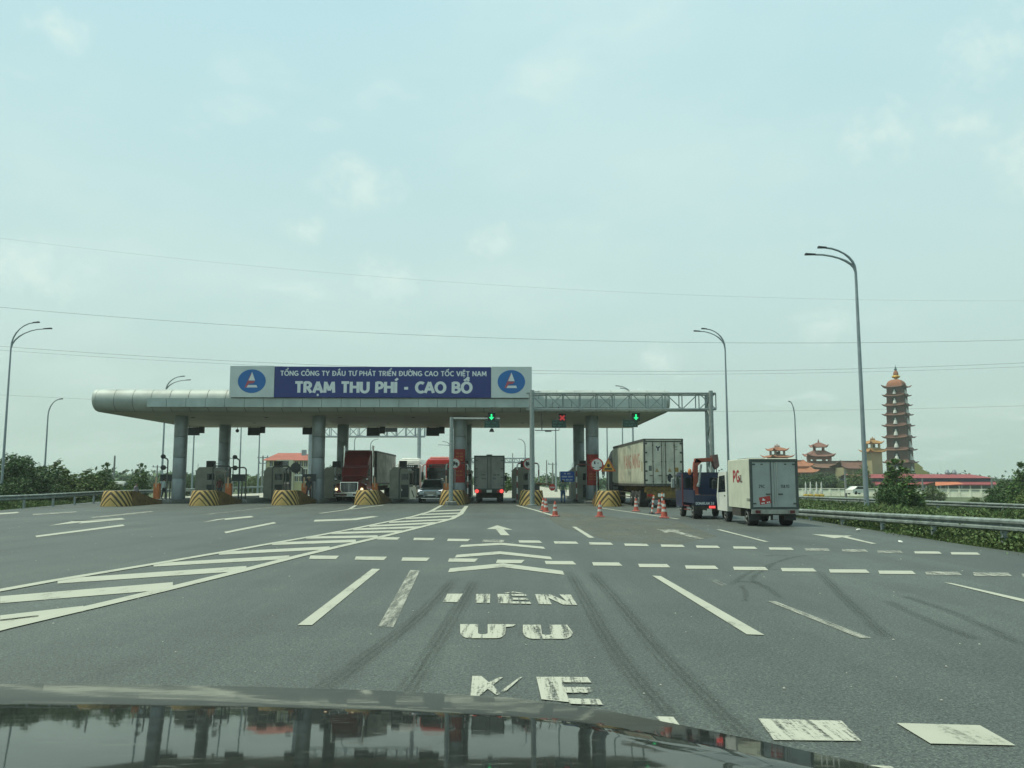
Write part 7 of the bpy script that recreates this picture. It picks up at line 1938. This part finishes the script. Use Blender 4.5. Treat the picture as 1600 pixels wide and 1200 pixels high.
LT = [(PB, 'dark bushy tree at the left edge behind the double-armed lamp', 12, 68, 709, 1.0), (PB, 'broad dark tree right of the lamp at far left', 45, 72, 713, 1.05), (PC, 'olive-green tree below the single-armed lamp at far left', 78, 74, 719, 1.1), (PA, 'low green tree left of the middle of the left tree row', 104, 80, 735, 1.2), (PC, 'light green bush in the middle of the left tree row', 128, 82, 733, 1.3),
      (PC, 'olive bush beside the pointed tree above the leftmost nose', 146, 86, 737, 1.1), (PA, 'pointed green tree above the leftmost striped nose', 166, 84, 723, .95), (PA, 'conical dark tree left of the orange cabinet', 219, 86, 724, 1.0), (PC, 'small bush below the conical tree near the pale tank', 200, 92, 748, 1.2), (PB, 'dark hedge-like shrub behind the guardrail at far left', 28, 66, 745, 1.2), (PB, 'dark shrub behind the guardrail below the olive tree', 66, 70, 747, 1.3), (PC, 'pale shrub behind the guardrail left of the nose', 110, 74, 752, 1.3), (PC, 'shrub behind the guardrail directly above the leftmost nose', 182, 80, 752, 1.2),
      (PB, 'round dark tree just right of the leftmost column', 300, 150, 742, 1.6), (PC, 'distant tree left of the yellow building', 398, 170, 740, 1.3), (PB, 'distant dark tree right of the yellow building', 520, 180, 727, 1.5), (PA, 'small pointed tree between box truck and right booth', 791, 120, 739, 1.4), (PC, 'distant bush between far gantry leg and red coach', 661, 140, 738, 1.0),
      (PA, 'dark tree in front of the pagoda foot', 1404, 52, 717, 1.35), (PB, 'dense dark shrub at the foot of the tree before the pagoda', 1390, 50.5, 752, 1.0), (PC, 'shrub right of the tree before the pagoda', 1424, 53, 760, .8), (PA, 'tall tree at the right edge of the picture', 1597, 72, 722, 1.05), (PB, 'dark bush below the tall tree at the right edge', 1556, 62, 762, 1.0), (PB, 'broad dark tree by the right end of the white wall', 1578, 80, 747, 1.3), (PC, 'olive bush at the right frame edge by the guardrail', 1600, 58, 765, 1.2),
      (PC, 'small rounded bush before the white wall, left of its middle', 1457, 120, 758, 1.3), (PC, 'low bush before the middle of the white wall', 1521, 100, 776, 1.6), (PC, 'yellow-green tree by the thin pole before the temple hall', 1335, 180, 737, 1.3), (PB, 'dark tree before the temple hall, right of the white truck', 1262, 180, 741, 1.6), (PB, 'wide dark tree below the temple gate', 1292, 185, 738, 1.8), (PA, 'young tree just left of the tallest lamp', 1349, 190, 726, 1.2), (PC, 'dark tree behind the right end of the long low building', 1572, 150, 750, 1.6)]
for (pr, lb, px, Y, ty, sx) in LT: put(pr, lb, px, Y, ty, sx=sx)

def leaf_mass(name, m, c, r, n, size, seed, lab=None):
    """loose mass: centres c (n,3), many leaves"""
    g = np.random.default_rng(seed)
    pick = g.integers(0, len(c), n)
    p = c[pick] + g.normal(size=(n, 3)) * r[pick]
    u = g.normal(size=(n, 3)); u /= np.linalg.norm(u, axis=1, keepdims=True)
    v = np.cross(u, g.normal(size=(n, 3))); v /= np.linalg.norm(v, axis=1, keepdims=True)
    s = g.uniform(.5, 1.3, n)[:, None] * (size[pick][:, None] if hasattr(size, '__len__') else size)
    P4 = np.stack([p - u * s, p - v * s * .55, p + u * s, p + v * s * .55], 1).reshape(-1, 3)
    me = bpy.data.meshes.new(name)
    me.vertices.add(4 * n); me.vertices.foreach_set('co', P4.ravel()); me.loops.add(4 * n); me.loops.foreach_set('vertex_index', np.arange(4 * n))
    me.polygons.add(n); me.polygons.foreach_set('loop_start', np.arange(0, 4 * n, 4)); me.polygons.foreach_set('loop_total', np.full(n, 4))
    me.materials.append(m); me.update(calc_edges=True)
    o = link(name, me); tag(o, lab, None, None, 'stuff'); return o
# far belt of trees along the horizon
g = np.random.default_rng(5)
cs, rs, ss = [], [], []
for k in range(900):
    px = g.uniform(-250, 1850); Y = g.uniform(230, 520)
    if 1225 < px < 1590 and Y < 330: continue
    x = (px - 800) / F * Y
    top = 742 + 4 * math.sin(px * .021) + 3 * math.sin(px * .057 + 1) + g.uniform(-3, 6) - (8 if px > 1580 else 0)
    if 700 < px < 960: top += 3
    if abs(x + 5) < 14: continue
    zt = 1.6 + (752 - top) / F * Y; z = -1.4
    rr_ = max(1.0, (zt - z) * .38)
    cs.append((x, Y, z + (zt - z) * .5)); rs.append((rr_ * 1.2, rr_ * .8, rr_ * .55)); ss.append(.55 + Y / 900)
leaf_mass('far_woods', M_leafB, np.array(cs), np.array(rs), 70000, np.array(ss), 6, 'hazy belt of distant trees along the horizon')
# rough growth on verges
def verge(name, lab, n, area, hh, m, seed, clump=.35, leafy=.0):
    g = np.random.default_rng(seed); P_ = []
    xs_, ys_ = area(g, n)
    keep = np.ones(n, bool)
    z0 = np.array([ground_z(a, c) for a, c in zip(xs_, ys_)])
    wv = .55 + .45 * np.sin(xs_ * 1.7 + 2 * np.sin(ys_ * .35)) * np.sin(ys_ * .9 + xs_ * .4)
    h = hh(xs_, ys_) * (.45 + .55 * wv) * g.uniform(.5, 1.2, n)
    a = g.uniform(0, 2 * PI, n); wd = (.006 + .0007 * ys_) * g.uniform(.7, 1.5, n)
    lean = g.normal(size=(n, 2)) * h[:, None] * .4
    b0 = np.stack([xs_ - np.cos(a) * wd, ys_ - np.sin(a) * wd, z0 - .03], 1); b1 = np.stack([xs_ + np.cos(a) * wd, ys_ + np.sin(a) * wd, z0 - .03], 1)
    m0 = np.stack([xs_ + lean[:, 0] * .35 + np.cos(a) * wd * 1.2, ys_ + lean[:, 1] * .35 + np.sin(a) * wd * 1.2, z0 + h * .6], 1)
    tp = np.stack([xs_ + lean[:, 0], ys_ + lean[:, 1], z0 + h], 1)
    P4 = np.stack([b0, b1, m0, tp], 1).reshape(-1, 3)
    me = bpy.data.meshes.new(name)
    me.vertices.add(4 * n); me.vertices.foreach_set('co', P4.ravel()); me.loops.add(4 * n); me.loops.foreach_set('vertex_index', np.arange(4 * n))
    me.polygons.add(n); me.polygons.foreach_set('loop_start', np.arange(0, 4 * n, 4)); me.polygons.foreach_set('loop_total', np.full(n, 4))
    me.materials.append(m); me.update(calc_edges=True)
    tag(link(name, me), lab, None, None, 'stuff')
M_grass = mat('grass_blade', (0.105, 0.155, 0.052), 0.7, 0, 0.3, .5, island=.35, spec=.2)
M_weed = mat('weed_green', (0.100, 0.150, 0.052), 0.7, 0, 0.3, .4, island=.35, spec=.2)
def edge_r(y): return np.interp(y, [0, 22, 30, 38, 50, 62, 90], [11.5, 11.5, 12.0, 12.6, 13.4, 14.4, 14.6])
def area_r(g, n):
    y = 9 + 55 * g.uniform(0, 1, n) ** 1.5; x = edge_r(y) + .05 + np.abs(g.uniform(0, 1, n)) ** 1.3 * 5.5; return x, y
def area_r2(g, n):
    y = 20 + 75 * g.uniform(0, 1, n) ** 1.2; x = edge_r(y) + 4 + g.uniform(0, 1, n) * 34; return x, y
def area_l(g, n):
    y = 32 + 60 * g.uniform(0, 1, n); ex = np.interp(y, [0, 36, 48, 62, 84.9], [-27.5, -27.5, -28.5, -31.5, -36]); return ex - .05 - g.uniform(0, 1, n) ** 1.2 * 9, y
verge('verge_grass', 'rough grass on the verge below the right guardrail', 230000, area_r, lambda x, y: np.clip((x - edge_r(y)) * .7, .08, .34), M_grass, 31)
verge('verge_weeds', 'overgrown grass between the two guardrails at right', 170000, area_r2, lambda x, y: np.full(len(x), .75), M_weed, 32)
verge('verge_grass', 'rough grass and weeds on the verge below the left guardrail', 80000, area_l, lambda x, y: np.clip((np.interp(y, [0, 36, 48, 62, 84.9], [-27.5, -27.5, -28.5, -31.5, -36]) - x) * .3, .12, .55), M_grass, 33)
g = np.random.default_rng(77)
yy_ = 12 + 50 * g.uniform(0, 1, 1500) ** 1.4; xx_ = edge_r(yy_) + .35 + g.uniform(0, 1, 1500) ** 1.2 * 6
zz_ = np.array([ground_z(a, c) for a, c in zip(xx_, yy_)]) + np.clip((xx_ - edge_r(yy_)) * .35, .05, .32)
leaf_mass('creeper', M_weed, np.stack([xx_, yy_, zz_], 1), np.tile(np.array([[.32, .5, .11]]), (1500, 1)), 120000, .042, 78, 'low creeping weeds under and around the right guardrail')
# loose grit on the asphalt
g = np.random.default_rng(91); b = MB()
for k in range(230):
    y = 4.5 + 40 * g.uniform() ** 1.8; x = g.uniform(-.62, .62) * y * 1.05
    if x > 11: continue
    r_ = g.uniform(.003, .008) * (1 + y * .05)
    b.add([(x - r_, y - r_, .004), (x + r_, y - r_, .004), (x + r_, y + r_, .004), (x - r_, y + r_, .004), (x, y, .004 + r_)], [(0, 1, 4), (1, 2, 4), (2, 3, 4), (3, 0, 4)])
tag(b.build('gravel', mat('pale_grit', (0.33, 0.34, 0.30), 0.9)), 'scattered pale grit on the asphalt', None, None, 'stuff')
# litter on the right verge
for (px, py, lb) in ((1341, 828, 'small white plastic bag lying on the grass edge at right'), (1407, 846, 'scrap of pale litter on the asphalt edge at right'), (1508, 819, 'white scrap in the grass behind the right guardrail')):
    p = G(px, py, .06); o = MB().ball((0, 0, 0), (.08, .06, .06), 7).build('litter', M_white); o.location = p; o.rotation_euler = (.3, .2, px); o.scale = (1, 1, .7) if py < 840 else (.8, .8, .3); tag(o, lb, 'litter')

# ------------------------------------------------------------------ haze
me = MB().box(-1560, 1560, -100, 1540, -3.2, 60).mesh('haze', [])
hm = bpy.data.materials.new('haze_air'); hm.use_nodes = True
n_ = hm.node_tree.nodes; n_.clear()
ho = n_.new('ShaderNodeOutputMaterial'); pv = n_.new('ShaderNodeVolumePrincipled')
pv.inputs['Color'].default_value = (0.84, 0.96, 0.90, 1); pv.inputs['Density'].default_value = 0.00042; pv.inputs['Anisotropy'].default_value = 0.2
hm.node_tree.links.new(pv.outputs[0], ho.inputs['Volume'])
me.materials.append(hm)
haze = link('haze', me); tag(haze, None, None, None, 'stuff')
